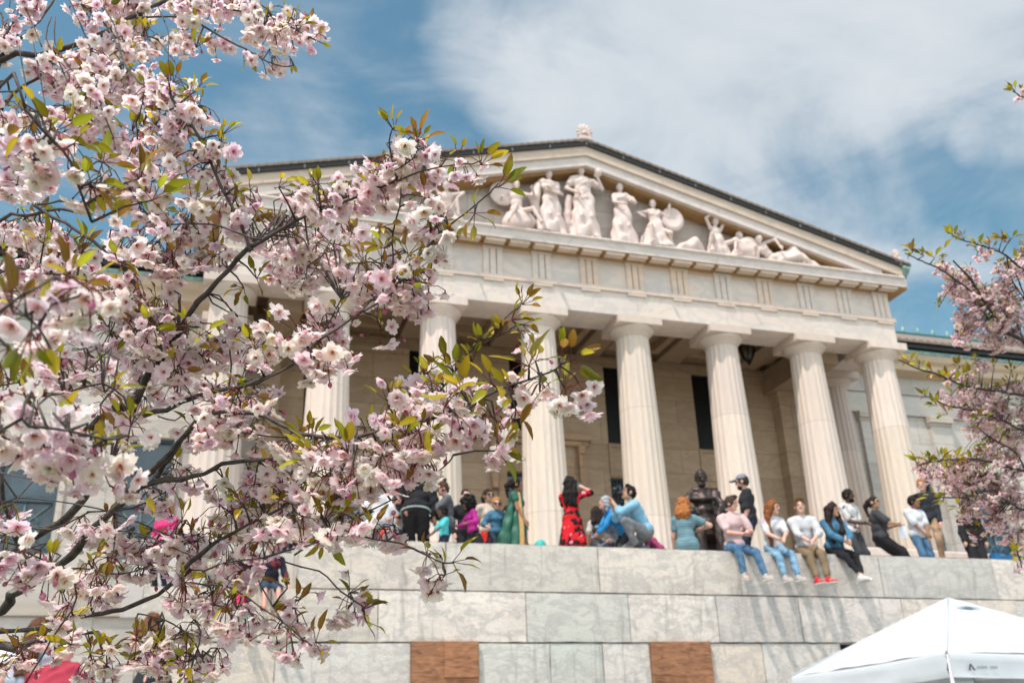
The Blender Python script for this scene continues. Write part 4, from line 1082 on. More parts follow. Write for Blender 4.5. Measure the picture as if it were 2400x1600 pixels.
# ---------------------------------------------------------------- the visitors
def where(px, Y, py=1240): return at_plane(px, py, Y)[0]
def floor_at(Y):
    if Y < -5.4: return FLOOR
    return min(BASE, FLOOR+(int((Y+5.4)/0.36)+1)*(BASE-FLOOR)/11)
def stand(px, ytop, Y, z=None):
    """foot point and height of someone standing at depth Y whose crown the photograph shows at px, ytop"""
    t = at_plane(px, ytop, Y); z = floor_at(Y) if z is None else z
    return (t[0], Y, z), float(np.clip(t[2]-z, 0.7, 1.95))
def thing_at(name, label, cat, mb, m, J=None, pos=None, bevel=0.0):
    o = mb.build(name, m, None, bevel); tag(o, label, cat); return o

denim = cloth('blue_denim', (0.07, 0.15, 0.25), 0.3, 14); pale_denim = patterned('pale_ripped_denim', [(0.12, 0.24, 0.36), (0.17, 0.31, 0.44), (0.23, 0.38, 0.50)], 7, 'noise', pos=[0.35, 0.5, 0.65])
dark_denim = cloth('dark_denim', (0.035, 0.055, 0.085), 0.3, 14)
pinkshirt = C((0.58, 0.42, 0.42)); whiteshirt = C((0.50, 0.50, 0.52)); khaki = C((0.20, 0.145, 0.085)); blackcl = C((0.014, 0.014, 0.017)); charcoal = C((0.045, 0.047, 0.052))
denim_jacket = cloth('denim_jacket', (0.055, 0.155, 0.245), 0.25, 12); greycl = C((0.16, 0.165, 0.175)); navy = C((0.018, 0.024, 0.045))
tiedye = patterned('tie_dyed_tee', [(0.54, 0.54, 0.56), (0.54, 0.54, 0.56), (0.40, 0.30, 0.36), (0.50, 0.51, 0.54)], 3.5, 'noise', pos=[0.0, 0.55, 0.64, 0.75])
floral_red = patterned('red_floral_dress', [(0.62, 0.012, 0.02), (0.50, 0.008, 0.015), (0.016, 0.006, 0.008), (0.60, 0.02, 0.025), (0.02, 0.008, 0.01), (0.70, 0.30, 0.42)], 17, 'voronoi', pos=[0, 0.20, 0.38, 0.60, 0.74, 0.93])
floral_shirt = patterned('floral_shirt', [(0.60, 0.60, 0.58), (0.60, 0.60, 0.58), (0.28, 0.10, 0.11), (0.6, 0.58, 0.56), (0.13, 0.12, 0.13)], 17, 'voronoi', pos=[0, 0.4, 0.55, 0.68, 0.9])
teal_stripe = patterned('teal_striped_knit', [(0.10, 0.19, 0.23), (0.17, 0.29, 0.33)], 7.5, 'wave', pos=[0, 0.5])
plaid = patterned('dark_plaid_shirt', [(0.018, 0.018, 0.03), (0.05, 0.02, 0.03), (0.20, 0.03, 0.04), (0.02, 0.02, 0.035)], 15, 'voronoi', pos=[0, 0.45, 0.72, 0.85])
pinkdots = patterned('pink_dotted_leggings', [(0.62, 0.03, 0.12), (0.62, 0.03, 0.12), (0.03, 0.01, 0.02)], 22, 'voronoi', pos=[0, 0.5, 0.8])
green_silk = plain('green_silk', (0.002, 0.085, 0.05), 0.55, 0, 0.2, 5, 0.1); gold_braid = plain('gold_braid', (0.42, 0.25, 0.09), 0.5, 0.2, 0.3, 60)
magenta = C((0.35, 0.02, 0.20)); turquoise = C((0.08, 0.46, 0.50)); sky_blue = C((0.20, 0.40, 0.54)); bright_blue = C((0.03, 0.24, 0.52)); beige = C((0.50, 0.42, 0.35)); redcl = C((0.6, 0.03, 0.02)); hotpink = C((0.50, 0.035, 0.15))
coralred = C((0.34, 0.035, 0.06)); blue_cap = C((0.08, 0.28, 0.52)); grey_cap = C((0.19, 0.21, 0.25)); maroon = C((0.30, 0.045, 0.12)); palepink = C((0.62, 0.33, 0.38)); red_canvas = C((0.52, 0.03, 0.045)); grey_canvas = C((0.42, 0.39, 0.36)); white_canvas = C((0.66, 0.66, 0.66))
brownh, darkh, blackh, redh, gingerh, blond = (0.06, 0.03, 0.018), (0.022, 0.012, 0.010), (0.008, 0.006, 0.006), (0.22, 0.075, 0.022), (0.36, 0.13, 0.035), (0.42, 0.22, 0.07)
SEAT = PAR+0.004
sitz = dict(pelvis=0.115)
EDGE = 'people sitting on the parapet'
# four friends on the edge, legs hanging over the wall
J = person('man in a pale pink shirt and blue jeans sitting on the wall edge, looking right', (where(1722, -10.0, 1286), -10.0, SEAT), -14, 1.76, 'm', lean=0.14, side=-0.05, feet=((0.30, -0.52, -0.56, 0.45), (-0.04, -0.50, -0.52, 0.1, 0.25)), knees=((0.25, -1, 1.2), (-0.05, -1, 1.2)),
    hands=((0.16, -0.36, 0.28), (0.08, -0.32, 0.25)), elbows=((0.7, 0.6, -0.4), (-0.9, 0.5, -0.2)), head=(52, 10, 0), tone='pink', hair=('quiff', (0.05, 0.03, 0.022)), top=(pinkshirt, 0.014, 0.04), sleeve=0.72, bottom=(denim, 0.012), leg=1.9, shoes=grey_canvas, group=EDGE, res=0.012, **sitz)
J = person('woman with very long copper hair and ripped jeans sitting on the wall edge', (where(1814, -10.0, 1288), -10.0, SEAT), -12, 1.66, 'f', lean=0.22, feet=((0.16, -0.50, -0.55, 0.5), (-0.06, -0.50, -0.56, 0.4)), knees=((0.2, -1, 1.2), (-0.1, -1, 1.2)),
    hands=((0.05, -0.42, 0.19), (-0.04, -0.40, 0.18)), elbows=((0.8, 0.4, -0.3), (-0.8, 0.4, -0.3)), head=(48, 8, 0), tone='fair', hair=('drape', redh, 0.55, (-1,)), top=(tiedye, 0.018, 0.04), sleeve=0.85, bottom=(pale_denim, 0.010), leg=1.85, shoes=C((0.40, 0.38, 0.36)), group=EDGE, res=0.012, **sitz)
J = person('young man in a white sweatshirt, khaki trousers and red shoes on the wall edge', (where(1890, -10.0, 1290), -10.0, SEAT), -26, 1.78, 'm', lean=0.10, feet=((0.20, -0.52, -0.58, 0.75), (0.03, -0.52, -0.58, 0.7)), knees=((0.25, -1, 1.2), (0.0, -1, 1.2)),
    hands=((0.09, -0.36, 0.18), (0.0, -0.36, 0.18)), elbows=((0.9, 0.3, -0.3), (-0.9, 0.3, -0.3)), head=(-6, 2, 0), tone='fair', hair=('quiff', (0.13, 0.055, 0.025)), top=(whiteshirt, 0.020, 0.03), sleeve=1.35, bottom=(khaki, 0.016), leg=1.85, shoes=red_canvas, group=EDGE, res=0.012, **sitz)
for k in (-1, 1):
    pass
J = person('woman in a denim jacket with long dark hair and black trousers on the wall edge', (where(1957, -10.0, 1292), -10.0, SEAT), -8, 1.68, 'f', lean=0.16, feet=((0.16, -0.52, -0.54, 0.4), (0.10, -0.54, -0.52, 0.3)), knees=((0.25, -1, 1.2), (-0.25, -1, 1.2)),
    hands=((0.10, -0.38, 0.19), (0.0, -0.38, 0.19)), elbows=((0.9, 0.3, -0.3), (-0.9, 0.3, -0.3)), head=(34, 8, 0), tone='tan', hair=('drape', darkh, 0.42, (-1, 1)), top=(denim_jacket, 0.026, 0.0), sleeve=1.85, bottom=(blackcl, 0.008), leg=1.8, shoes=white_canvas, group=EDGE, res=0.012, **sitz)
# standing and sitting behind the parapet
p_, h_ = stand(1742, 1114, -9.45)
person('man in a grey baseball cap and black polo shirt standing behind the seated friends', p_, -112, h_, 'm', hands=((0.14, -0.12, 0.86), (-0.24, -0.04, 0.84)), head=(-14, 6, 0), tone='pink', hair=('short', (0.035, 0.025, 0.02)), top=(C((0.028, 0.030, 0.034)), 0.024, 0.05), sleeve=0.85, bottom=(navy,), leg=1.9, shoes=blackcl, glasses='sun', cap=grey_cap, extra=('beard',), build=1.1)
J = person('woman in a teal striped top sitting with her back turned, ginger curls pinned up', (where(1612, -9.95, 1287), -9.95, SEAT), 152, 1.68, 'f', lean=0.05, feet=((0.1, -0.5, -0.27), (-0.1, -0.5, -0.27)), hands=((0.22, -0.20, 0.05), (-0.24, -0.24, 0.42)), elbows=((0.8, 0.6, -0.3), (-0.9, 0.2, -0.3)), head=(-12, 6, 0), tone='fair', hair=('curls_up', gingerh),
    top=(teal_stripe, 0.012, 0.0), sleeve=0.5, bottom=(teal_stripe, 0.02), leg=0.9, shoes=blackcl, group=EDGE, build=1.1, **sitz)
mb = MB(); c_ = J['HC']; ring = [tuple(c_+J['HL']*0.098*math.cos(t)+(J['HU']*0.8-J['HF']*0.0)*0.125*math.sin(t)+J['HF']*0.02) for t in np.linspace(0.5, math.pi-0.5, 12)]
mb.tube(ring, 0.014, 6); mb.build('headband', turquoise, J['root'])
p_, h_ = stand(1982, 1150, -9.35)
person('bearded man in a white floral shirt standing behind the dark-haired woman', p_, 18, h_, 'm', hands=((0.08, -0.28, 0.98), (-0.05, -0.27, 0.98)), head=(18, 4, 0), tone='dark', hair=('short', blackh), top=(floral_shirt, 0.022, 0.03), sleeve=0.8, bottom=(charcoal,), leg=1.9, shoes=blackcl, extra=('beard',))
p_, h_ = stand(2046, 1163, -9.45)
J = person('person in glasses and a grey lettered tee sitting just behind the parapet with papers', p_, 62, 1.66, 'f', lean=-0.04, pelvis=h_-0.80, feet=((0.10, -0.55, 0.0), (-0.10, -0.50, 0.0)), knees=((0.1, -1, 1), (-0.1, -1, 1)), hands=((0.03, -0.34, h_-0.56), (-0.1, -0.30, h_-0.56)), elbows=((0.8, 0.4, -0.3), (-0.8, 0.4, -0.3)),
    head=(-30, -6, 0), tone='tan', hair=('pony', darkh), top=(charcoal, 0.024, 0.03), sleeve=0.8, bottom=(blackcl, 0.016), leg=1.9, shoes=blackcl, glasses='clear', build=1.22)
mb = MB(); rl = random.Random(5)                  # the worn red and yellow lettering across the chest
for r_, cols in ((0.40, ((0.55, 0.42, 0.05), (0.5, 0.06, 0.05), (0.45, 0.05, 0.05), (0.5, 0.40, 0.06))), (0.345, ((0.55, 0.42, 0.05), (0.55, 0.45, 0.07), (0.5, 0.07, 0.06), (0.52, 0.4, 0.06)))):
    for q in range(4):
        c_ = J['P']+J['u']*r_+J['sd']*(0.075-q*0.05)-J['bk']*(0.172-0.012*abs(q-1.5))
        mb.tint = cols[q]
        mb.add([tuple(c_+J['sd']*a*0.02+J['u']*b*0.019) for a, b in ((-1, -1), (1, -1), (1, 1), (-1, 1))], [(0, 1, 2, 3)])
M['tinted'] = stone('tinted_print', (1, 1, 1), (0.5, 0.5, 0.5), 0.0, (0.5, 0.4, 0.3), 0.0)
mb.build('lettering', M['tinted'], J['root'])
q = J['w'](J['arms'][0][2]+v3(0.0, -0.05, -0.06)); mb = MB()
for k in range(3): mb.add([(q[0]-0.09+0.01*k, q[1]-0.02+0.006*k, q[2]-0.17), (q[0]+0.11+0.01*k, q[1]+0.01+0.006*k, q[2]-0.20), (q[0]+0.15+0.01*k, q[1]+0.03+0.006*k, q[2]+0.09), (q[0]-0.05+0.012*k, q[1]-0.03+0.006*k, q[2]+0.12)], [(0, 1, 2, 3)])
thing_at('paper_sheets', 'white sheets of paper held by the person in the grey tee', 'paper', mb, plain('white_paper', (0.74, 0.76, 0.80), 0.8))
p_, h_ = stand(2134, 1166, -9.5)
J = person('boy in a white tee and blue jeans standing behind the parapet, hands clasped', p_, 4, h_, 'm', lean=0.03, hands=((0.02, -0.26, h_*0.50), (-0.05, -0.25, h_*0.49)), elbows=((0.9, 0.4, -0.3), (-0.9, 0.4, -0.3)), head=(30, 4, 0), tone='brown', hair=('quiff', blackh), top=(C((0.54, 0.55, 0.58)), 0.03, 0.05), sleeve=0.82, bottom=(denim,), leg=1.9, shoes=blackcl, build=1.05)
p_, h_ = stand(2158, 1124, -8.6, FLOOR+0.42)
person('man in a dark jacket and khaki trousers standing on a block', p_, -42, h_, 'm', hands=((0.20, -0.12, 0.72), (-0.22, -0.02, 0.80)), head=(-5, 8, 0), tone='fair', hair=('short', gingerh), top=(C((0.022, 0.026, 0.034)), 0.026, 0.04), sleeve=1.9, bottom=(C((0.33, 0.22, 0.14)), 0.016), leg=1.95, shoes=blackcl, build=0.95)
mb = MB(); mb.tint = (1.06, 1.03, 1.0); X_ = where(2158, -8.6, 1270); mb.box(X_-0.5, X_+0.5, -9.0, -8.2, FLOOR, FLOOR+0.42)
tag(mb.build('stone_block', M['corona'], None, 0.01), 'pale stone block the man in the dark jacket stands on', 'block')
p_, h_ = stand(2262, 1186, -9.5)
person('woman in a long black coat standing behind the parapet, head behind blossom', p_, -25, h_, 'f', hands=((0.22, -0.10, 0.55), (-0.20, -0.16, 0.62)), head=(0, 10, 0), tone='tan', hair=('short', darkh), top=(blackcl, 0.034, 0.28), sleeve=1.8, bottom=(blackcl, 0.03), leg=1.9, shoes=blackcl, build=1.15)
q = where(2338, -9.7, 1290); mb = MB()
mb.add([(q-0.22, -9.85, FLOOR+0.02), (q+0.17, -9.85, FLOOR+0.02), (q+0.19, -9.62, FLOOR+0.02), (q-0.20, -9.62, FLOOR+0.02), (q-0.21, -9.83, FLOOR+0.47), (q-0.06, -9.86, FLOOR+0.42), (q+0.06, -9.86, FLOOR+0.41), (q+0.19, -9.83, FLOOR+0.48), (q+0.19, -9.66, FLOOR+0.47), (q-0.19, -9.66, FLOOR+0.46)],
       [(3, 2, 1, 0), (0, 1, 6, 5), (0, 5, 4), (1, 7, 6), (1, 2, 8, 7), (2, 3, 9, 8), (3, 0, 4, 9)])
for y_ in (-9.85, -9.65): mb.tube([(q-0.08, y_, FLOOR+0.44), (q-0.07, y_, FLOOR+0.60), (q+0.05, y_, FLOOR+0.60), (q+0.07, y_, FLOOR+0.44)], 0.012, 6)
thing_at('tote_bag', 'deep blue tote bag standing on the terrace beside the woman in the black coat', 'bag', mb, C((0.02, 0.12, 0.27)))
p_, h_ = stand(1208, 1124, -9.4)
J = person('woman in an emerald sari with a gold border standing in profile', p_, 62, h_, 'f', lean=-0.02, hands=((0.12, -0.10, 0.80), (-0.23, -0.22, 0.64)), head=(18, 0, 0), tone='brown', hair=('pony', blackh), top=(green_silk, 0.022), sleeve=0.28, skirt=(green_silk, 0.06, 0.26), shoes=C((0.2, 0.1, 0.05)), build=1.15)
mb = MB(); a_, b_ = J['N']-J['sd']*0.10-J['u']*0.02, J['P']                     # the gold border falls from the shoulder to the hem
strip = []
for t in np.linspace(0, 1, 15):
    z_ = a_[2]*(1-t)+0.12*t; w_ = 0.035
    y_ = 0.03-0.06*math.sin(t*2.5); x_ = -0.16-0.10*t-0.02*math.sin(3*t)
    strip += [(x_, y_-w_-0.09, z_), (x_-0.012, y_+w_-0.09, z_)]
mb.add(strip, [(2*i, 2*i+1, 2*i+3, 2*i+2) for i in range(14)], True); mb.build('gold_border', gold_braid, J['root'])
mb = MB(); S = Solid(0.016, 0.04); S.cone(J['N']-J['sd']*0.1-v3(0, 0, 0.02), v3(-0.16, 0.18, 0.5), 0.05, 0.12).cone(v3(-0.16, 0.18, 0.5), v3(-0.14, 0.2, 0.10), 0.12, 0.15)
link('sari_end', S.mesh('sari_end', green_silk, fold=0.01, ffreq=34, seed=3), J['root'])
q = where(1266, -9.72, 1262); S = Solid(0.012, 0.02); S.ell((q, -9.72, PAR+0.075), (0.10, 0.09, 0.11)).ell((q, -9.72, PAR+0.13), (0.06, 0.05, 0.06))
tag(link('sun_hat', S.mesh('sun_hat', C((0.05, 0.40, 0.36)), fold=0.006)), 'small sea green knitted bundle just behind the parapet beside the sari', 'bundle')
p_, h_ = stand(1334, 1120, -9.55)
J = person('woman in a red and black floral dress taking a picture with her phone, back turned', p_, 158, h_, 'f', hands=((0.04, -0.34, h_*0.86), (-0.22, -0.20, h_*0.92)), elbows=((0.5, 0.2, -1), (-1, 0.15, -0.1)), head=(8, 2, 0), tone='fair', hair=('long', blackh, 0.36), top=(floral_red, 0.018), sleeve=0.9, skirt=(floral_red, 0.42, 0.20), build=0.95, shoes=blackcl)
c_ = J['w'](J['arms'][1][2]+v3(0.09, -0.03, 0.06))
mb = MB(); mb.box(-0.075, 0.075, -0.005, 0.005, -0.038, 0.038); o = thing_at('phone', 'grey smartphone held up by the woman in the red floral dress', 'phone', mb, plain('phone_grey', (0.10, 0.13, 0.16), 0.3), bevel=0.003); o.location = tuple(c_)
J = person('man in a light blue shirt crouching on the parapet with a camera', (where(1518, -9.86, 1284), -9.86, SEAT), -100, 1.76, 'm', lean=0.42, pelvis=0.33, feet=((0.12, -0.22, 0.0), (-0.10, 0.06, 0.0)), knees=((0.25, -1, 0.5), (-0.15, -1, 0.1)),
    hands=((0.02, -0.53, 0.83), (-0.06, -0.52, 0.80)), elbows=((0.5, -0.3, -1), (-0.5, -0.3, -1)), head=(4, -20, 0), tone='tan', hair=('quiff', blackh), top=(sky_blue, 0.026, 0.04), sleeve=1.35, bottom=(greycl, 0.018), leg=1.9, shoes=blackcl, res=0.012, group=EDGE)
c_ = J['w'](J['HC']+J['HF']*0.17+J['HU']*0.005)
mb = MB(); mb.box(-0.065, 0.065, -0.03, 0.03, -0.045, 0.04); mb.box(-0.025, 0.025, -0.028, 0.028, 0.0402, 0.066); o = mb.build('camera', M['black_plastic'], None, 0.006)
tag(o, 'black camera with a lens held to the eye of the crouching man', 'camera'); o.location = tuple(c_); o.rotation_euler = (0, 0, R(-100))
mb = MB(); mb.tube([(0, -0.0302, -0.002), (0, -0.075, -0.002), (0, -0.12, -0.002)], [0.036, 0.038, 0.041], 14); mb.build('lens', M['black_plastic'], o)
# children and others low behind the parapet
p_, h_ = stand(1466, 1204, -9.35)
person('person in a bright blue jacket and grey headscarf bending forward behind the parapet', p_, -90, 1.5, 'f', lean=0.75, pelvis=0.72, hands=((0.1, -0.62, 0.62), (-0.1, -0.6, 0.6)), head=(0, -10, 0), tone='pink', hair=('bob', (0.36, 0.40, 0.43)), top=(bright_blue, 0.03, 0.02), sleeve=1.9, bottom=(charcoal,), leg=1.9, shoes=blackcl)
p_, h_ = stand(1396, 1228, -9.3)
person('small child in a blue cap and grey top sitting low behind the parapet', p_, 35, 1.02, 'm', pelvis=h_-0.56, feet=((0.06, -0.30, 0), (-0.06, -0.3, 0)), hands=((0.05, -0.22, h_-0.35), (-0.02, -0.22, h_-0.33)), head=(30, 10, 0), tone='fair', hair=('short', brownh), top=(greycl,), sleeve=1.8, bottom=(navy,), leg=1.9, shoes=blackcl, cap=blue_cap, head_k=1.1)
p_, h_ = stand(1397, 1192, -8.3)
person('woman with long dark hair and a pale top behind the child in the blue cap', p_, 175, h_, 'f', tone='tan', hair=('long', darkh, 0.35), top=(C((0.45, 0.40, 0.36)),), sleeve=0.8, bottom=(navy,), leg=1.9, shoes=blackcl, res=0.018)
p_, h_ = stand(1430, 1203, -8.7)
person('person in a pale grey hood shading their eyes with one hand', p_, 30, h_, 'f', hands=((0.25, -0.1, 0.8), (-0.12, -0.30, h_*0.93)), elbows=((0.5, 1, -0.2), (-1, 0.1, 0.3)), tone='fair', hair=('bob', (0.42, 0.44, 0.47)), top=(greycl, 0.03), sleeve=1.9, bottom=(navy,), leg=1.9, shoes=blackcl, res=0.018)
p_, h_ = stand(1458, 1262, -9.5)
mb = MB(); q = where(1420, -9.45, 1262); S = Solid(0.016, 0.03); S.ell((q, -9.45, PAR+0.02), (0.13, 0.10, 0.22)).ell((q, -9.55, PAR-0.05), (0.10, 0.08, 0.12))
tag(link('backpack', S.mesh('backpack', navy, fold=0.006)), 'navy backpack worn by someone just behind the blue-capped child', 'backpack')
person('child in a raspberry sweater and pale pink hat crouching on the parapet behind the photographer', (where(1548, -9.72, 1288), -9.72, SEAT-0.22), -150, 1.02, 'f', lean=0.75, pelvis=0.30, feet=((0.1, -0.2, 0), (-0.1, -0.05, 0)), hands=((0.08, -0.22, 0.25), (-0.16, -0.20, 0.26)), elbows=((0.6, 0.5, 1), (-0.6, 0.5, 1)), head=(0, 25, 0), tone='fair', hair=('short', palepink_h := (0.58, 0.32, 0.36)), top=(maroon, 0.016), sleeve=1.9, bottom=(maroon,), leg=1.9, shoes=blackcl, head_k=1.1)
p_, h_ = stand(975, 1076, -9.4)
J = person('man in a black tracksuit jacket with a pale stripe round its hem, back turned', p_, 164, 1.86, 'm', lean=0.30, hands=((0.30, -0.05, 0.80), (-0.30, -0.05, 0.78)), elbows=((0.8, 0.6, -0.2), (-0.8, 0.6, -0.2)), head=(0, 14, 0), tone='brown', hair=('short', blackh), top=(blackcl, 0.034, 0.0), sleeve=1.9, bottom=(C((0.018, 0.017, 0.018)), 0.026), leg=1.95, shoes=blackcl, build=1.18, pelvis=0.93)
mb = MB(); b_ = J['P']-J['u']*0.02; mb.tube([tuple(b_+J['sd']*0.235*math.cos(t)+J['bk']*0.172*math.sin(t)) for t in np.linspace(0, 2*math.pi, 29)], 0.014, 6); mb.build('hem_stripe', C((0.36, 0.42, 0.42)), J['root'])
p_, h_ = stand(1050, 1133, -9.35)
person('woman with hair in a bun and a grey cardigan in profile, hand at her chin', p_, -88, h_, 'f', lean=0.1, hands=((0.02, -0.24, h_*0.80), (-0.15, -0.25, h_*0.60)), elbows=((0.5, 0.3, -1), (-0.6, 0.6, -0.6)), head=(-4, 12, 0), tone='pink', hair=('bun', brownh), top=(C((0.10, 0.105, 0.115)), 0.03, 0.12), sleeve=1.9, bottom=(dark_denim,), leg=1.9, shoes=blackcl, glasses='sun')
p_, h_ = stand(1040, 1194, -9.55)
person('small child with black hair in a turquoise tee just behind the parapet', p_, -80, h_, 'm', hands=((0.1, -0.25, h_*0.52), (-0.1, -0.25, h_*0.5)), head=(0, 6, 0), tone='dark', hair=('short', blackh), top=(turquoise, 0.02), sleeve=0.8, bottom=(navy,), leg=1.9, shoes=blackcl, head_k=1.08)
p_, h_ = stand(1108, 1172, -9.45)
person('woman with a round black afro and a magenta top, looking left', p_, -75, h_, 'f', lean=0.12, hands=((0.15, -0.2, 0.7), (-0.1, -0.25, 0.7)), head=(-14, 10, 0), tone='brown', hair=('curly', blackh), top=(magenta, 0.018), sleeve=1.8, bottom=(blackcl,), leg=1.9, shoes=blackcl)
S = Solid(0.016, 0.03); q = where(1122, -9.62, 1250); S.ell((q, -9.62, PAR+0.10), (0.09, 0.05, 0.2))
tag(link('shoulder_bag', S.mesh('shoulder_bag', blackcl, fold=0.006)), 'slim black shoulder bag against the magenta top', 'bag')
p_, h_ = stand(1090, 1150, -7.9)
person('bearded man in black standing behind the woman with the afro', p_, 5, h_, 'm', tone='fair', hair=('buzz', darkh), top=(blackcl,), sleeve=1.9, bottom=(blackcl,), leg=1.9, shoes=blackcl, extra=('beard',), res=0.018)
p_, h_ = stand(1142, 1150, -8.2)
person('woman in sunglasses with a beige jacket open over a red top', p_, 15, h_, 'f', tone='tan', hair=('pony', darkh), top=(beige, 0.028), sleeve=1.9, bottom=(redcl,), leg=1.9, shoes=blackcl, glasses='sun', res=0.018)
J = person('short-haired blond woman in sunglasses and a denim jacket', *[(p_, 0) for p_ in [stand(1163, 1172, -9.2)[0]]][0], height=stand(1163, 1172, -9.2)[1], sex='f', hands=((0.2, -0.12, 0.72), (-0.2, -0.1, 0.74)), head=(-8, 14, 0), tone='pink', hair=('short', blond), top=(denim_jacket, 0.026), sleeve=1.5, bottom=(dark_denim,), leg=1.9, shoes=blackcl, glasses='sun')
q = where(1143, -9.35, 1240); S = Solid(0.014, 0.03); S.ell((q, -9.35, PAR+0.06), (0.085, 0.06, 0.17)).cone((q, -9.35, PAR+0.2), (q+0.03, -9.3, PAR+0.38), 0.02, 0.018)
tag(link('handbag', S.mesh('handbag', blackcl, fold=0.005)), 'black handbag with a metal clasp in front of the beige jacket', 'bag')
p_, h_ = stand(1188, 1190, -8.0)
person('child in a pink and blue top half hidden behind the sari', p_, 20, h_, 'f', tone='tan', hair=('pony', darkh), top=(hotpink,), sleeve=0.8, bottom=(bright_blue,), leg=1.9, shoes=blackcl, res=0.02)
p_, h_ = stand(926, 1164, -9.2)
person('man in glasses with a short beard and a pale grey tee', p_, 8, h_, 'm', lean=0.1, hands=((0.1, -0.28, 0.85), (-0.1, -0.28, 0.8)), head=(20, 12, 0), tone='pink', hair=('short', brownh), top=(C((0.40, 0.43, 0.46)),), sleeve=0.8, bottom=(navy,), leg=1.9, shoes=blackcl, glasses='clear', extra=('beard',))
p_, h_ = stand(892, 1116, -8.5)
person('person in a loose white blouse with their back turned', p_, 160, h_, 'f', lean=0.25, tone='fair', hair=('pony', darkh), top=(C((0.56, 0.55, 0.56)), 0.03, 0.1), sleeve=1.8, bottom=(C((0.6, 0.56, 0.54)),), leg=1.9, shoes=blackcl, res=0.018, build=1.1)
p_, h_ = stand(816, 1152, -9.0)
person('man with cropped black hair in a slate grey top, seen from behind', p_, 150, h_, 'm', head=(-25, 6, 0), tone='pink', hair=('short', blackh), top=(C((0.085, 0.10, 0.12)),), sleeve=0.8, bottom=(navy,), leg=1.9, shoes=blackcl, res=0.018)
p_, h_ = stand(792, 1152, -8.6)
person('person raising a dark phone to take a picture, beside the man in slate grey', p_, 120, h_, 'f', hands=((0.05, -0.35, h_*0.88), (-0.08, -0.34, h_*0.88)), elbows=((0.5, 0.1, -1), (-0.5, 0.1, -1)), tone='tan', hair=('bob', blackh), top=(navy,), sleeve=1.2, bottom=(navy,), leg=1.9, shoes=blackcl, res=0.018)
p_, h_ = stand(686, 1024, -2.2)
person('dark-haired person in navy standing by the second column from the left', p_, 60, h_, 'm', tone='tan', hair=('short', blackh), top=(navy,), sleeve=1.9, bottom=(navy,), leg=1.9, shoes=blackcl, res=0.02)
q = at_plane(907, 1252, -9.6)
mb = MB(); mb.lathe([(0.0, -0.11), (0.05, -0.10), (0.095, -0.05), (0.108, 0.0), (0.095, 0.055), (0.05, 0.098), (0.0, 0.108)], n=20)
o = mb.build('red_ball', plain('red_rubber', (0.62, 0.012, 0.008), 0.4), None); o.location = tuple(q); tag(o, 'bright red ball held low behind the parapet by the black tracksuit', 'ball')
# children on the low ledge at the left end of the wall
LEDGE = 2.404+e
kx = where(632, -9.98, 1370)
person('child in a dark plaid shirt and denim shorts sitting on the low ledge, knees bare', (kx, -9.95, LEDGE), 4, 1.28, 'm', pelvis=0.10, lean=0.15, feet=((0.09, -0.42, -0.36), (-0.11, -0.42, -0.36)), knees=((0.1, -1, 1), (-0.1, -1, 1)), hands=((0.24, -0.16, 0.06), (-0.20, -0.18, 0.1)), head=(0, 10, 0), tone='pink', hair=('short', brownh), top=(plaid, 0.02, 0.02), sleeve=1.8, bottom=(dark_denim, 0.02), leg=0.9, shoes=C((0.62, 0.12, 0.03)), group='children on the low ledge', head_k=1.08)
person('child in a black jacket and pink dotted leggings sitting on the low ledge', (where(560, -9.98, 1372), -9.95, LEDGE), 12, 1.28, 'f', pelvis=0.10, lean=0.2, feet=((0.02, -0.42, -0.46), (-0.09, -0.44, -0.42)), knees=((0.1, -1, 1), (-0.1, -1, 1)), hands=((0.10, -0.25, 0.16), (-0.1, -0.25, 0.16)), head=(0, 10, 0), tone='fair', hair=('bob', brownh), top=(blackcl, 0.03, 0.05), sleeve=1.9, bottom=(pinkdots, 0.01), leg=1.55, shoes=C((0.06, 0.42, 0.46)), group='children on the low ledge', head_k=1.08)
p_, h_ = stand(396, 1180, -9.6, LEDGE)
person('girl with strawberry blond hair in a hot pink top standing on the low ledge', p_, -28, h_, 'f', hands=((0.2, -0.12, 0.62), (-0.18, -0.12, 0.62)), head=(-10, 14, 0), tone='pink', hair=('bob', (0.34, 0.16, 0.07)), top=(hotpink, 0.02, 0.04), sleeve=1.8, bottom=(navy,), leg=1.9, shoes=blackcl, head_k=1.06)
# passers-by on the pavement at the lower left
def below(px, py, d, drop): q = at(px, py, d); return (q[0], q[1], 0.0), q[2]
q = at(385, 1428, 9.6)
J = person('woman with a topknot and a black tee walking past the end of the wall', (q[0], q[1], 0.0), -74, float(q[2]-0.05), 'f', lean=0.06, hands=((0.1, -0.3, 1.0), (-0.2, -0.15, 0.95)), head=(-4, 14, 0), tone='pink', hair=('bun', (0.15, 0.06, 0.025)), top=(C((0.02, 0.022, 0.028)), 0.012), sleeve=0.3, bottom=(navy,), leg=1.9, shoes=blackcl, group='passers-by below the wall', res=0.012)
q = at(158, 1452, 12.2)
person('woman in a coral red tee with one arm stretched out, half hidden by blossom', (q[0], q[1], 0.0), 150, float(q[2]), 'f', hands=((-0.3, -0.25, 0.9), (-0.56, -0.20, 1.52)), elbows=((0.5, 0.5, -0.5), (-0.3, 0.3, -1)), tone='pink', hair=('bun', brownh), top=(coralred, 0.024), sleeve=0.75, bottom=(navy,), leg=1.9, shoes=blackcl, group='passers-by below the wall', build=1.05)
q = at(98, 1432, 12.5)
person('woman with auburn hair in a grey strappy top, back turned', (q[0], q[1], 0.0), 160, float(q[2]), 'f', tone='pink', hair=('long', (0.10, 0.04, 0.02), 0.2), top=(C((0.32, 0.36, 0.42)), 0.01), sleeve=0.0, bottom=(navy,), leg=1.9, shoes=blackcl, group='passers-by below the wall')

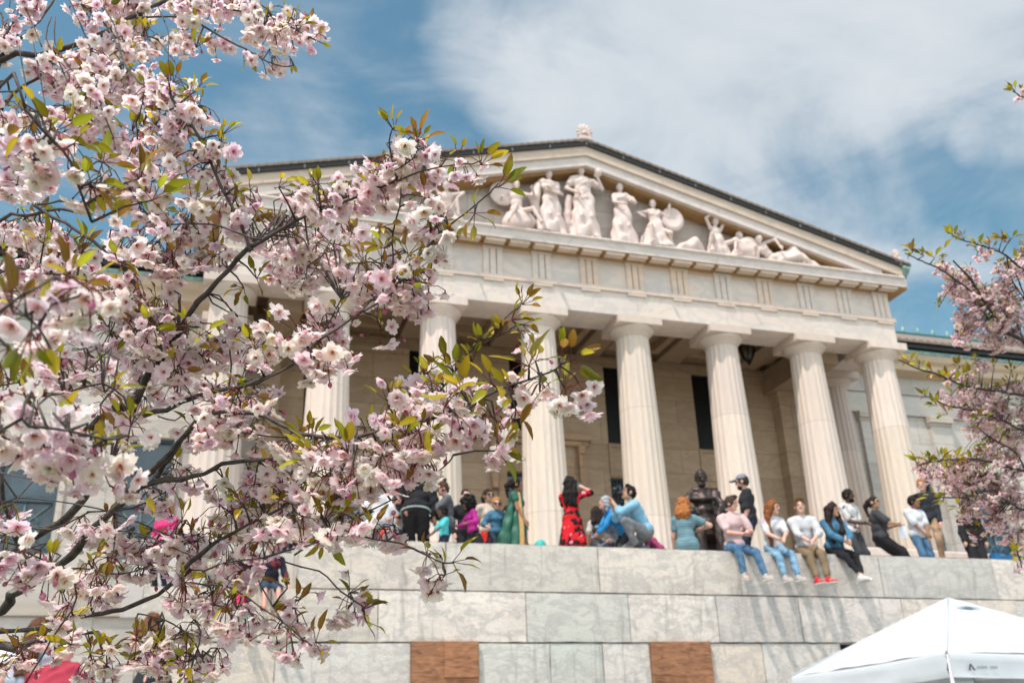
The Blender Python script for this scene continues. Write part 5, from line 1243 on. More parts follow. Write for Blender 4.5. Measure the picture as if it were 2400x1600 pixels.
# ---------------------------------------------------------------- seated bronze statue before the columns
M['bronze'] = plain('dark_bronze', (0.05, 0.036, 0.032), 0.45, 0.65, 0.35, 10, 0.15)
sx = where(1650, -8.0, 1200)
seat_z = at_plane(1646, 1102, -8.0)[2]-1.22
J = person('x', (sx, -8.0, seat_z), -22, 2.2, 'm', pelvis=0.16, lean=0.0, feet=((0.18, -0.66, -0.60), (-0.16, -0.62, -0.60)), knees=((0.2, -1, 1), (-0.2, -1, 1)), hands=((0.24, -0.45, 0.30), (-0.22, -0.40, 0.32)), elbows=((0.9, 0.4, -0.3), (-0.9, 0.4, -0.3)), head=(6, 14, 0), hair=('short', blackh), top=(M['bronze'], 0.022, 0.06), sleeve=1.85, bottom=(M['bronze'], 0.03), leg=1.95, shoes=M['bronze'], extra=('beard',), mat_all=M['bronze'], name='bronze_statue', head_k=1.12, build=1.0)
tag(J['root'], 'dark bronze statue of a seated bearded man in a coat on a high-backed chair', 'statue'); del J['root']['group']
mb = MB(); mb.box(-0.40, 0.40, -0.30, 0.34, -0.10, -0.005); mb.box(-0.42, 0.42, 0.345, 0.43, -0.6, 0.58)
for x_ in (-0.40, 0.40): mb.box(x_-0.05, x_+0.05, -0.30, 0.34, 0.0, 0.34); mb.box(x_-0.05, x_+0.05, -0.30, -0.2, -0.60, -0.101); mb.box(x_-0.05, x_+0.05, 0.24, 0.34, -0.60, -0.101)
mb.build('chair', M['bronze'], J['root'], 0.015)
mb = MB(); mb.tint = (1, .98, .95); mb.box(sx-0.75, sx+0.75, -8.9, -7.3, FLOOR, seat_z-0.60)
tag(mb.build('statue_plinth', M['corona'], None, 0.02), 'low pale plinth under the bronze statue', 'plinth')

# ---------------------------------------------------------------- marble figures in the pediment
SG = 'marble figures in the pediment'
LZ = G1+0.004
st = M['statue']
def figure(label, X_, heading, height, **k):
    base = dict(hair=('short', darkh), mat_all=st, name='pediment_figure', res=0.022, top=(st, 0.03), sleeve=0.0, group=SG, shoes=None, build=1.05)
    base.update(k)
    J = person(label, (X_, base.pop('Y', -0.74), LZ+base.pop('z', 0)), heading, height, **base)
    J['root']['category'] = 'sculpture'
    return J
J = figure('tallest marble figure at the centre of the pediment, one hand raised holding a small globe', -0.10, 0, 2.68, hands=((0.50, -0.14, 2.25), (-0.30, -0.25, 1.55)), elbows=((0.9, 0.2, -1), (-0.9, 0.3, -0.4)), skirt=(st, 0.05, 0.42), top=(st, 0.04, 0.1), sleeve=0.5)
S = Solid(0.03, 0.02); S.ell((0.52, -0.16, 2.42), (0.13, 0.13, 0.15)); link('globe', S.mesh('globe', st), J['root'])
S = Solid(0.035, 0.06); S.chain(((-0.42, 0.05, 1.5), (-0.50, 0.1, 0.9), (-0.46, 0.12, 0.3)), (0.10, 0.13, 0.10)); link('mantle', S.mesh('mantle', st, fold=0.02, ffreq=20, fdir=(1, 1, .1)), J['root'])
J = figure('standing robed marble figure left of the central one, arms folded', -1.18, 12, 2.34, hands=((-0.12, -0.28, 1.52), (0.10, -0.30, 1.40)), elbows=((1, 0.2, -0.4), (-1, 0.2, -0.4)), skirt=(st, 0.05, 0.44), top=(st, 0.04, 0.1), sleeve=0.7)
S = Solid(0.035, 0.06); S.chain(((-0.36, 0.05, 1.7), (-0.50, 0.08, 1.25), (-0.42, 0.1, 0.8)), (0.12, 0.17, 0.10)); link('mantle', S.mesh('mantle', st, fold=0.02, ffreq=20, fdir=(1, 1, .1)), J['root'])
figure('slim standing marble figure right of the central one, forearms crossed', 1.18, -8, 2.22, sex='f', hands=((0.24, -0.34, 1.42), (-0.02, -0.36, 1.30)), elbows=((1, 0.2, -0.5), (-1, 0.2, -0.5)), skirt=(st, 0.05, 0.34), top=(st, 0.03, 0.1), sleeve=0.9)
J = figure('seated nude marble figure with a round shield on its far arm, left of centre', -2.25, -8, 2.15, z=0.62, pelvis=0.14, lean=0.05, feet=((0.62, -0.50, -0.60), (-0.34, -0.48, -0.58)), knees=((0.3, -1, 1), (0.6, -1, 0.8)), hands=((0.42, -0.48, 0.62), (-0.45, -0.1, 0.5)), head=(12, 0, 0), top=None)
S = Solid(0.03, 0.04); S.ell((-0.36, 0.06, 0.78), (0.44, 0.10, 0.46)); link('shield', S.mesh('shield', st), J['root'])
S = Solid(0.035, 0.05); S.ell((0.05, 0.0, -0.28), (0.52, 0.32, 0.36)); link('rock', S.mesh('rock', st, fold=0.03, ffreq=14), J['root'])
J = figure('marble woman kneeling with a large round shield, right of centre', 2.28, -6, 2.10, sex='f', pelvis=0.80, feet=((0.42, 0.05, 0.02), (-0.30, -0.40, 0.0)), knees=((0.4, -1, -0.2), (-0.4, -1, 0.4)), hands=((0.52, -0.05, 1.5), (-0.42, -0.15, 1.12)), elbows=((0.8, 0.4, -1), (-1, 0.2, 0)), head=(-28, 4, 0), hair=('bun', darkh), skirt=(st, 0.03, 0.5), top=(st, 0.02))
S = Solid(0.03, 0.04); S.ell((0.62, 0.05, 1.18), (0.38, 0.09, 0.43)).cut((0.62, -0.08, 1.18), (0.32, 0.11, 0.36)); link('shield', S.mesh('shield', st), J['root'])
J = figure('marble figure seated on the ledge with both arms lifted to its head, right slope', 4.42, 10, 2.1, sex='f', pelvis=0.50, lean=-0.05, feet=((0.52, -0.30, 0.0), (-0.52, -0.15, 0.0)), knees=((0.5, -0.5, 1), (-0.4, -0.8, 1)), hands=((0.10, -0.18, 1.52), (-0.16, -0.12, 1.55)), elbows=((1, 0.1, 0.2), (-1, 0.1, 0.2)), head=(15, 10, 0), skirt=(st, 0.03, 0.40), top=None)
J = figure('marble child leaning on drapery beside the seated figure, right slope', 5.08, 30, 1.5, pelvis=0.34, lean=0.1, side=0.3, feet=((0.40, -0.2, 0.0), (-0.5, -0.2, 0)), knees=((0.4, -0.6, 1), (-0.5, -0.5, 1)), hands=((0.42, -0.2, 0.82), (-0.25, -0.25, 0.5)), elbows=((1, 0, 0.5), (-1, 0.2, 0)), head=(20, 0, 0), skirt=(st, 0.02, 0.3), top=None, head_k=1.1)
J = figure('marble figure half lying on one elbow with its head bowed, far right', 6.1, 8, 2.15, pelvis=(0.30, 0, 0.22), lean=0.0, side=-0.85, feet=((1.35, -0.15, 0.0), (1.15, -0.3, 0.0)), knees=((0.2, -0.4, 1), (0.2, -0.4, 1)), hands=((0.35, -0.35, 0.55), (-0.62, -0.30, 0.25)), elbows=((0.6, -0.5, 0.8), (-0.5, -0.2, -0.8)), head=(20, 24, 0), top=None, skirt=None, bottom=(st, 0.04), leg=1.6)
S = Solid(0.035, 0.05); S.ell((-0.55, 0.1, 0.45), (0.40, 0.22, 0.48)); link('rock', S.mesh('rock', st, fold=0.02, ffreq=14), J['root'])
S = Solid(0.03, 0.05); S.chain(((6.45, -0.74, LZ+0.2), (7.15, -0.74, LZ+0.48), (7.75, -0.76, LZ+0.16), (8.2, -0.78, LZ+0.05)), (0.2, 0.24, 0.14, 0.07)).chain(((6.5, -0.88, LZ+0.1), (7.2, -0.92, LZ+0.3), (7.8, -0.84, LZ+0.08)), (0.1, 0.15, 0.08))
S.cuthalf((7, -0.7, LZ), (0, 0, -1))
tag(link('draped_legs', S.mesh('draped_legs', st, fold=0.035, ffreq=13, fdir=(1, 0.3, 0.6), seed=4)), 'draped legs of a reclining marble figure tapering into the right corner', 'sculpture', SG)
S = Solid(0.03, 0.05); S.chain(((3.0, -0.84, LZ+0.1), (3.5, -0.82, LZ+0.30), (3.85, -0.78, LZ+0.08)), (0.14, 0.24, 0.1)); S.cuthalf((3, -0.7, LZ), (0, 0, -1))
tag(link('drapery', S.mesh('drapery', st, fold=0.03, ffreq=14, seed=6)), 'heap of marble drapery on the ledge right of the kneeling woman', 'sculpture', SG)
J = figure('crouching marble figure with its arm over its head, left slope', -4.4, -14, 1.85, pelvis=0.42, lean=0.35, feet=((0.35, -0.35, 0.0), (-0.42, -0.1, 0.0)), knees=((0.4, -1, 1), (-0.5, -0.6, 1)), hands=((0.35, -0.35, 0.7), (-0.45, -0.25, 0.95)), elbows=((1, 0.1, 0.5), (-0.8, 0.1, 1)), head=(-10, 15, 0), top=None, skirt=(st, 0.02, 0.4))
J = figure('reclining marble figure resting on one arm, far left of the pediment', -6.1, -8, 1.9, pelvis=(-0.30, 0, 0.22), side=0.85, feet=((-1.35, -0.15, 0.0), (-1.15, -0.3, 0.0)), knees=((-0.2, -0.4, 1), (-0.2, -0.4, 1)), hands=((0.62, -0.30, 0.25), (-0.35, -0.35, 0.55)), elbows=((0.5, -0.2, -0.8), (-0.6, -0.5, 0.8)), head=(-20, 20, 0), top=None, bottom=(st, 0.04), leg=1.6)

# ---------------------------------------------------------------- white pop-up canopies
M['canopy'] = plain('white_canopy_fabric', (0.55, 0.585, 0.615), 0.6, 0, 0.06, 2, 0)
M['pole'] = plain('white_enamel_pole', (0.6, 0.62, 0.64), 0.4, 0, 0.05, 4)
def canopy(label, corner, ex, ey, peak, zr, drop, group, mark=True):
    """corner: near corner of the eaves; ex, ey: its two edges; peak height above the eaves"""
    c0 = v3(*corner); ex = v3(*ex); ey = v3(*ey); cs = [c0, c0+ex, c0+ex+ey, c0+ey]; pk = c0+(ex+ey)/2+v3(0, 0, peak)
    root = empty('canopy_tent', (c0[0], c0[1], 0)); tag(root, label, 'tent', group); off = v3(c0[0], c0[1], 0)
    mb = MB()
    n = 22
    for a in range(4):
        A, B = cs[a], cs[(a+1) % 4]; g_ = []
        for i in range(n+1):
            t = i/n
            for j in range(n+1):
                u_ = j/n; q = (A+(B-A)*u_)*(1-t)+pk*t; w_ = math.sin(math.pi*u_)*(1-t)
                g_.append(tuple(q-off-v3(0, 0, 0.06*w_*math.sin(math.pi*min(1, t*1.2))+0.007*w_*math.sin(19*u_+7*t+a)+0.006*w_*math.sin(31*u_-11*t))))
        mb.add(g_, [(i*(n+1)+j, i*(n+1)+j+1, (i+1)*(n+1)+j+1, (i+1)*(n+1)+j) for i in range(n) for j in range(n)], True)
    mb.build('canopy_roof', M['canopy'], root)
    mb = MB()
    for a in range(4):
        A, B = cs[a], cs[(a+1) % 4]; d = unit(B-A); nrm = unit(np.cross(d, v3(0, 0, 1))); g_ = []; n2 = 24
        for j in range(n2+1):
            u_ = j/n2; q = A+(B-A)*u_-off; rip = 0.012*math.sin(u_*9+a)+0.008*math.sin(u_*23)
            for z_, o_ in ((0.0, 0.012), (-0.03, 0.03), (-drop*0.35, 0.022+rip*0.6), (-drop*0.7, 0.03-rip), (-drop, 0.026+rip)): g_.append(tuple(q+nrm*o_+v3(0, 0, z_-0.02*math.sin(math.pi*u_))))
        mb.add(g_, [(5*j+i, 5*j+5+i, 5*j+6+i, 5*j+1+i) for j in range(n2) for i in range(4)], True)
    mb.build('valance', M['canopy'], root)
    for a in range(4):
        q = cs[a]-off; inn = unit((cs[(a+2) % 4]-cs[a]))*0.03
        mb = MB(); mb.tube([tuple(q+inn+v3(0, 0, -0.02)), tuple(q+inn+v3(0, 0, -1.2))], 0.021, 8); mb.tube([tuple(q+inn+v3(0, 0, -1.15)), tuple(v3(q[0]+inn[0], q[1]+inn[1], 0.0))], 0.017, 8); mb.tube([(q[0]+inn[0], q[1]+inn[1], 0), (q[0]+inn[0], q[1]+inn[1], 0.02)], 0.05, 8); mb.build('leg', M['pole'], root)
        mb = MB(); mb.tube([tuple(q+v3(0, 0, 0.01)), tuple((q+pk-off)/2+v3(0, 0, 0.004)), tuple(pk-off)], 0.013, 6); mb.build('hip_seam', M['canopy'], root)
    if mark:
        d = unit(ex); nrm = unit(np.cross(d, v3(0, 0, 1))); o_ = c0-off+nrm*0.046
        mb = MB()
        def qd(x0, z0, x1, z1, x2, z2, x3, z3): mb.add([tuple(o_+d*a+v3(0, 0, b)) for a, b in ((x0, z0), (x1, z1), (x2, z2), (x3, z3))], [(0, 1, 2, 3)])
        z_ = -0.16
        qd(0.22, z_-0.032, 0.245, z_-0.032, 0.272, z_+0.036, 0.255, z_+0.036); qd(0.292, z_-0.032, 0.322, z_-0.032, 0.272, z_+0.036, 0.255, z_+0.036)
        mb.build('emblem', M['gutter'], root)
        mb = MB()
        x_ = 0.35
        for w_ in (0.022, 0.018, 0.025, 0.022, 0.022, 0, 0.015, 0.022, 0.022, 0.018): 
            if w_: qd(x_, z_-0.012, x_+w_, z_-0.012, x_+w_, z_+0.014, x_, z_+0.014)
            x_ += (w_ or 0.03)+0.009
        mb.build('faint_print', C((0.22, 0.29, 0.36)), root)
        # small dark vent slit under the peak of the right-hand slope
        A, B = cs[0], cs[1]; mid = (A+B)/2; P0 = mid*0.22+pk*0.78-off; up_ = unit(pk-mid); nn = unit(np.cross(B-A, up_)); 
        if nn[2] < 0: nn = -nn
        mb = MB(); dd = unit(B-A)
        g_ = [tuple(P0+dd*a+up_*b+nn*0.02) for a, b in ((-0.26, 0.0), (-0.1, 0.03), (0.0, 0.055), (0.1, 0.03), (0.26, 0.0), (0.0, -0.012))]
        mb.add(g_, [(0, 5, 1), (1, 5, 2), (2, 5, 3), (3, 5, 4)]); mb.build('vent', C((0.10, 0.15, 0.19)), root)
    return root
q = at(2218, 1527, 10.55)
canopy('white pop-up canopy tent in front of the wall at the lower right', q, (3.2, 0.3, 0), (-0.12, 2.85, 0), 0.84, 0.8, 0.26, 'white canopies')
q = at(128, 1562, 12.6)
canopy('white canopy tent edge behind the branches at the lower left', q, (-2.9, 0.5, 0), (0.5, 2.8, 0), 0.55, 0.8, 0.3, 'white canopies', False)
# dark stall backdrop under the big canopy
q = at(2150, 1610, 12.6); mb = MB()
mb.box(q[0]-0.1, q[0]+0.75, q[1], q[1]+0.03, 0.6, 2.15); mb.box(q[0]-0.12, q[0]-0.08, q[1]-0.01, q[1]+0.04, 0, 2.2); mb.box(q[0]+0.73, q[0]+0.77, q[1]-0.01, q[1]+0.04, 0, 2.2)
tag(mb.build('display_board', blackcl), 'black display board standing under the white canopy', 'board')
# ---------------------------------------------------------------- flowering cherries
rs = np.random.RandomState(11)
def petal_mat(name, gain):
    m, n, l, b = new_mat(name)
    at_ = n.new('ShaderNodeAttribute'); at_.attribute_name = 'tint'
    g_ = n.new('ShaderNodeMix'); g_.data_type = 'RGBA'; g_.blend_type = 'MULTIPLY'; g_.inputs['Factor'].default_value = 1
    l.new(at_.outputs['Color'], g_.inputs[6]); g_.inputs[7].default_value = (*gain, 1)
    b.inputs['Roughness'].default_value = 0.55; b.inputs['Specular IOR Level'].default_value = 0.25
    l.new(g_.outputs[2], b.inputs['Base Color'])
    t = n.new('ShaderNodeBsdfTranslucent'); l.new(g_.outputs[2], t.inputs['Color'])
    x = n.new('ShaderNodeMixShader'); x.inputs[0].default_value = 0.58
    l.new(b.outputs[0], x.inputs[1]); l.new(t.outputs[0], x.inputs[2]); l.new(x.outputs[0], n['Material Output'].inputs['Surface'])
    return m
M['petal'] = petal_mat('cherry_petal', (1, 1, 1)); M['stalk'] = petal_mat('cherry_stalk', (1, 1, 1))
M['leaf'] = petal_mat('young_cherry_leaf', (1, 1, 1)); M['leaf'].node_tree.nodes['Principled BSDF'].inputs['Roughness'].default_value = 0.32
M['leaf'].node_tree.nodes['Principled BSDF'].inputs['Specular IOR Level'].default_value = 0.5
def bark_mat():
    m, n, l, b = new_mat('cherry_bark'); b.inputs['Roughness'].default_value = 0.7
    tc = n.new('ShaderNodeTexCoord'); t = n.new('ShaderNodeTexNoise'); t.inputs['Scale'].default_value = 70; t.inputs['Detail'].default_value = 6
    l.new(tc.outputs['Object'], t.inputs['Vector'])
    r = n.new('ShaderNodeValToRGB'); r.color_ramp.elements[0].position = 0.3; r.color_ramp.elements[1].position = 0.75
    r.color_ramp.elements[0].color = (0.022, 0.015, 0.013, 1); r.color_ramp.elements[1].color = (0.10, 0.075, 0.066, 1)
    l.new(t.outputs[0], r.inputs[0]); l.new(r.outputs[0], b.inputs['Base Color'])
    p = n.new('ShaderNodeBump'); p.inputs['Strength'].default_value = 0.6; p.inputs['Distance'].default_value = 0.003
    l.new(t.outputs[0], p.inputs['Height']); l.new(p.outputs[0], b.inputs['Normal'])
    return m
M['bark'] = bark_mat()

def flower(openness, n_out, n_in, seed):
    """unit flower: looks along -z, calyx at +z; radius about 1. Returns vertices, quads, tint"""
    q = np.random.RandomState(seed); V, F, T = [], [], []
    def petal(a, tilt, ln, wd, off, tw):
        nu, nv = 5, 3
        base = len(V)
        for i in range(nu):
            u = i/(nu-1)
            for j in range(nv):
                v = j-1.0
                w = wd*(math.sin(math.pi*min(1, 0.10+0.78*u**0.85)))**0.75
                uu = u*ln-(0.10*ln if (i == nu-1 and j == 1) else 0)-(0.07*ln if (i == nu-1 and j != 1) else 0)*0
                ang = tilt+(u-0.5)*0.55*(1.1-openness)+tw*u
                rad = off+uu*math.sin(ang); z = -uu*math.cos(ang)
                side = v*w; cup = 0.16*abs(v)*w*2*(1 if openness < 0.8 else 0.4)
                jit = q.normal(size=3)*0.018*u
                c, s_ = math.cos(a), math.sin(a)
                x, y = rad-cup*math.cos(ang), side
                V.append((c*x-s_*y+jit[0], s_*x+c*y+jit[1], z-cup*math.sin(ang)*0.5+jit[2]))
                k = min(1, u*1.9)
                pale = np.array((0.985, 0.915, 0.90)); deep = np.array((0.95, 0.70, 0.69)); edge = np.array((0.98, 0.87, 0.86))
                t = deep*(1-k)**2+pale*(1-(1-k)**2)
                if i == nu-1: t = t*0.6+edge*0.4
                T.append(t)
        for i in range(nu-1):
            for j in range(nv-1): F.append((base+i*nv+j, base+i*nv+j+1, base+(i+1)*nv+j+1, base+(i+1)*nv+j))
    for k in range(n_out): petal(2*math.pi*(k+q.uniform(-0.12, 0.12))/n_out, R(28+58*openness)+q.normal()*0.12, q.uniform(0.9, 1.06), q.uniform(0.36, 0.45), 0.06, q.normal()*0.15)
    for k in range(n_in): petal(2*math.pi*(k+0.5+q.uniform(-0.2, 0.2))/n_in, R(16+44*openness)+q.normal()*0.18, q.uniform(0.70, 0.9), q.uniform(0.28, 0.38), 0.04, q.normal()*0.2)
    def strip(p0, p1, w, c0, c1):
        b0 = len(V); p0, p1 = np.array(p0, float), np.array(p1, float)
        d = unit(p1-p0); s_ = unit(np.cross(d, (0.3, 0.7, 0.2)))*w; s2 = np.cross(d, s_)
        for P_, c_ in ((p0, c0), (p1, c1)):
            for a in range(3): V.append(tuple(P_+s_*math.cos(a*2.094)+s2*math.sin(a*2.094))); T.append(c_)
        for a in range(3): F.append((b0+a, b0+(a+1) % 3, b0+3+(a+1) % 3, b0+3+a))
    for k in range(7):
        a = q.uniform(0, 6.28); r_ = q.uniform(0.08, 0.26)
        strip((0, 0, -0.02), (r_*math.cos(a), r_*math.sin(a), -q.uniform(0.30, 0.46)), 0.022, (0.66, 0.24, 0.26), (0.72, 0.48, 0.22))
    strip((0, 0, 0.30), (0, 0, -0.03), 0.085, (0.17, 0.03, 0.035), (0.32, 0.05, 0.07))
    for k in range(5):
        a = 2*math.pi*k/5; strip((0.05*math.cos(a), 0.05*math.sin(a), 0.0), (0.26*math.cos(a), 0.26*math.sin(a), -0.10*(1-openness)+0.05), 0.035, (0.26, 0.05, 0.05), (0.2, 0.06, 0.03))
    return np.array(V), np.array(F), np.array(T)
FL = [flower(o, 6, 5, 20+i) for i, o in enumerate((1.0, 0.85, 0.7, 0.55, 0.42, 0.3, 0.6, 0.22, 0.5, 0.36))]
def bud(seed):
    V, F, T = [], [], []
    prof = [(0.07, 0.32), (0.10, 0.05), (0.20, -0.05), (0.27, -0.25), (0.22, -0.5), (0.05, -0.68)]; n = 6
    for k, (r_, z) in enumerate(prof):
        for a in range(n): V.append((r_*math.cos(a*6.283/n+0.2*k), r_*math.sin(a*6.283/n+0.2*k), z)); T.append((0.22, 0.03, 0.05) if k < 2 else ((0.62, 0.18, 0.33) if k < 4 else (0.70, 0.34, 0.46)))
    for k in range(len(prof)-1): F += [(k*n+a, k*n+(a+1) % n, (k+1)*n+(a+1) % n, (k+1)*n+a) for a in range(n)]
    return np.array(V), np.array(F), np.array(T)
BUD = bud(0)
def leaf(seed):
    """unit leaf along +x, upper face +z, folded along the midrib and drooping"""
    q = np.random.RandomState(seed); V, F = [], []
    nu = 7; droop = q.uniform(0.15, 0.75); fold = q.uniform(0.25, 0.6); tw = q.normal()*0.3; w0 = q.uniform(0.19, 0.25)
    for i in range(nu):
        u = i/(nu-1); w = w0*(math.sin(math.pi*u**0.8))**0.8*(1.0 if i < nu-1 else 0)+0.003
        x = math.sin(droop*u)/droop; z = -(1-math.cos(droop*u))/droop
        for v in (-1, 0, 1):
            sw_ = w*v*(1+0.06*((i % 2)*2-1)); a = tw*u
            V.append((x, sw_*math.cos(fold)*math.cos(a), z+abs(sw_)*math.sin(fold)+sw_*math.sin(a)))
    for i in range(nu-1):
        for j in range(2): F.append((3*i+j, 3*i+3+j, 3*i+4+j, 3*i+1+j))
    return np.array(V), np.array(F)
LF = [leaf(40+i) for i in range(8)]

class Bits:
    """many small templates turned, scaled and set down; becomes one mesh"""
    def __init__(s): s.V, s.F, s.T, s.n = [], [], [], 0
    def put(s, tpl, pos, zdir, scale, spin, tint=None, xdir=None):
        V, F, T = tpl
        if xdir is None:
            z = unit(zdir); a = unit(np.cross(z, (0.31, 0.17, 0.93) if abs(z[2]) < 0.9 else (1, 0, 0))); b = np.cross(z, a)
            x = a*math.cos(spin)+b*math.sin(spin); y = np.cross(z, x)
        else:
            x = unit(xdir); z = zdir-x*(zdir @ x); z = unit(z); y = np.cross(z, x)
        s.V.append(pos+scale*(V @ np.array([x, y, z]))); s.F.append(F+s.n); s.T.append(T if tint is None else T*tint); s.n += len(V)
    def line(s, pts, w, c):
        pts = [np.asarray(p, float) for p in pts]; b0 = s.n; V = []
        for i, p in enumerate(pts):
            d = unit(pts[min(i+1, len(pts)-1)]-pts[max(0, i-1)]); a = unit(np.cross(d, (0.4, 0.8, 0.3))); b = np.cross(d, a)
            V += [p+w*(a*math.cos(k*2.094)+b*math.sin(k*2.094)) for k in range(3)]
        F = [(b0+3*i+k, b0+3*i+(k+1) % 3, b0+3*i+3+(k+1) % 3, b0+3*i+3+k) for i in range(len(pts)-1) for k in range(3)]
        s.V.append(np.array(V)); s.F.append(np.array(F)); s.T.append(np.tile(np.array(c, float), (len(V), 1))); s.n += len(V)
    def build(s, name, mat, parent, off):
        me = mesh_np(name, np.concatenate(s.V)-off, np.concatenate(s.F), mat, None, True, np.concatenate(s.T))
        return link(name, me, parent)

def smooth_path(pts, rad, step, wob, q):
    P = [np.asarray(p, float) for p in pts]; P = [2*P[0]-P[1]]+P+[2*P[-1]-P[-2]]; out, ro = [], []
    for i in range(1, len(P)-2):
        n = max(2, int(np.linalg.norm(P[i+1]-P[i])/step))
        for k in range(n):
            t = k/n; a, b, c, d = P[i-1:i+3]
            out.append(0.5*((2*b)+(c-a)*t+(2*a-5*b+4*c-d)*t*t+(3*b-a-3*c+d)*t**3)); ro.append(rad[i-1]+(rad[i]-rad[i-1])*t)
    out.append(P[-2]); ro.append(rad[-1])
    out = np.array(out); out[1:-1] += q.normal(size=(len(out)-2, 3))*wob*np.array(ro)[1:-1, None]
    return out, np.array(ro)
def tube_bits(mb, pts, rad, n): mb.tube([tuple(p) for p in pts], list(map(float, rad)), n)

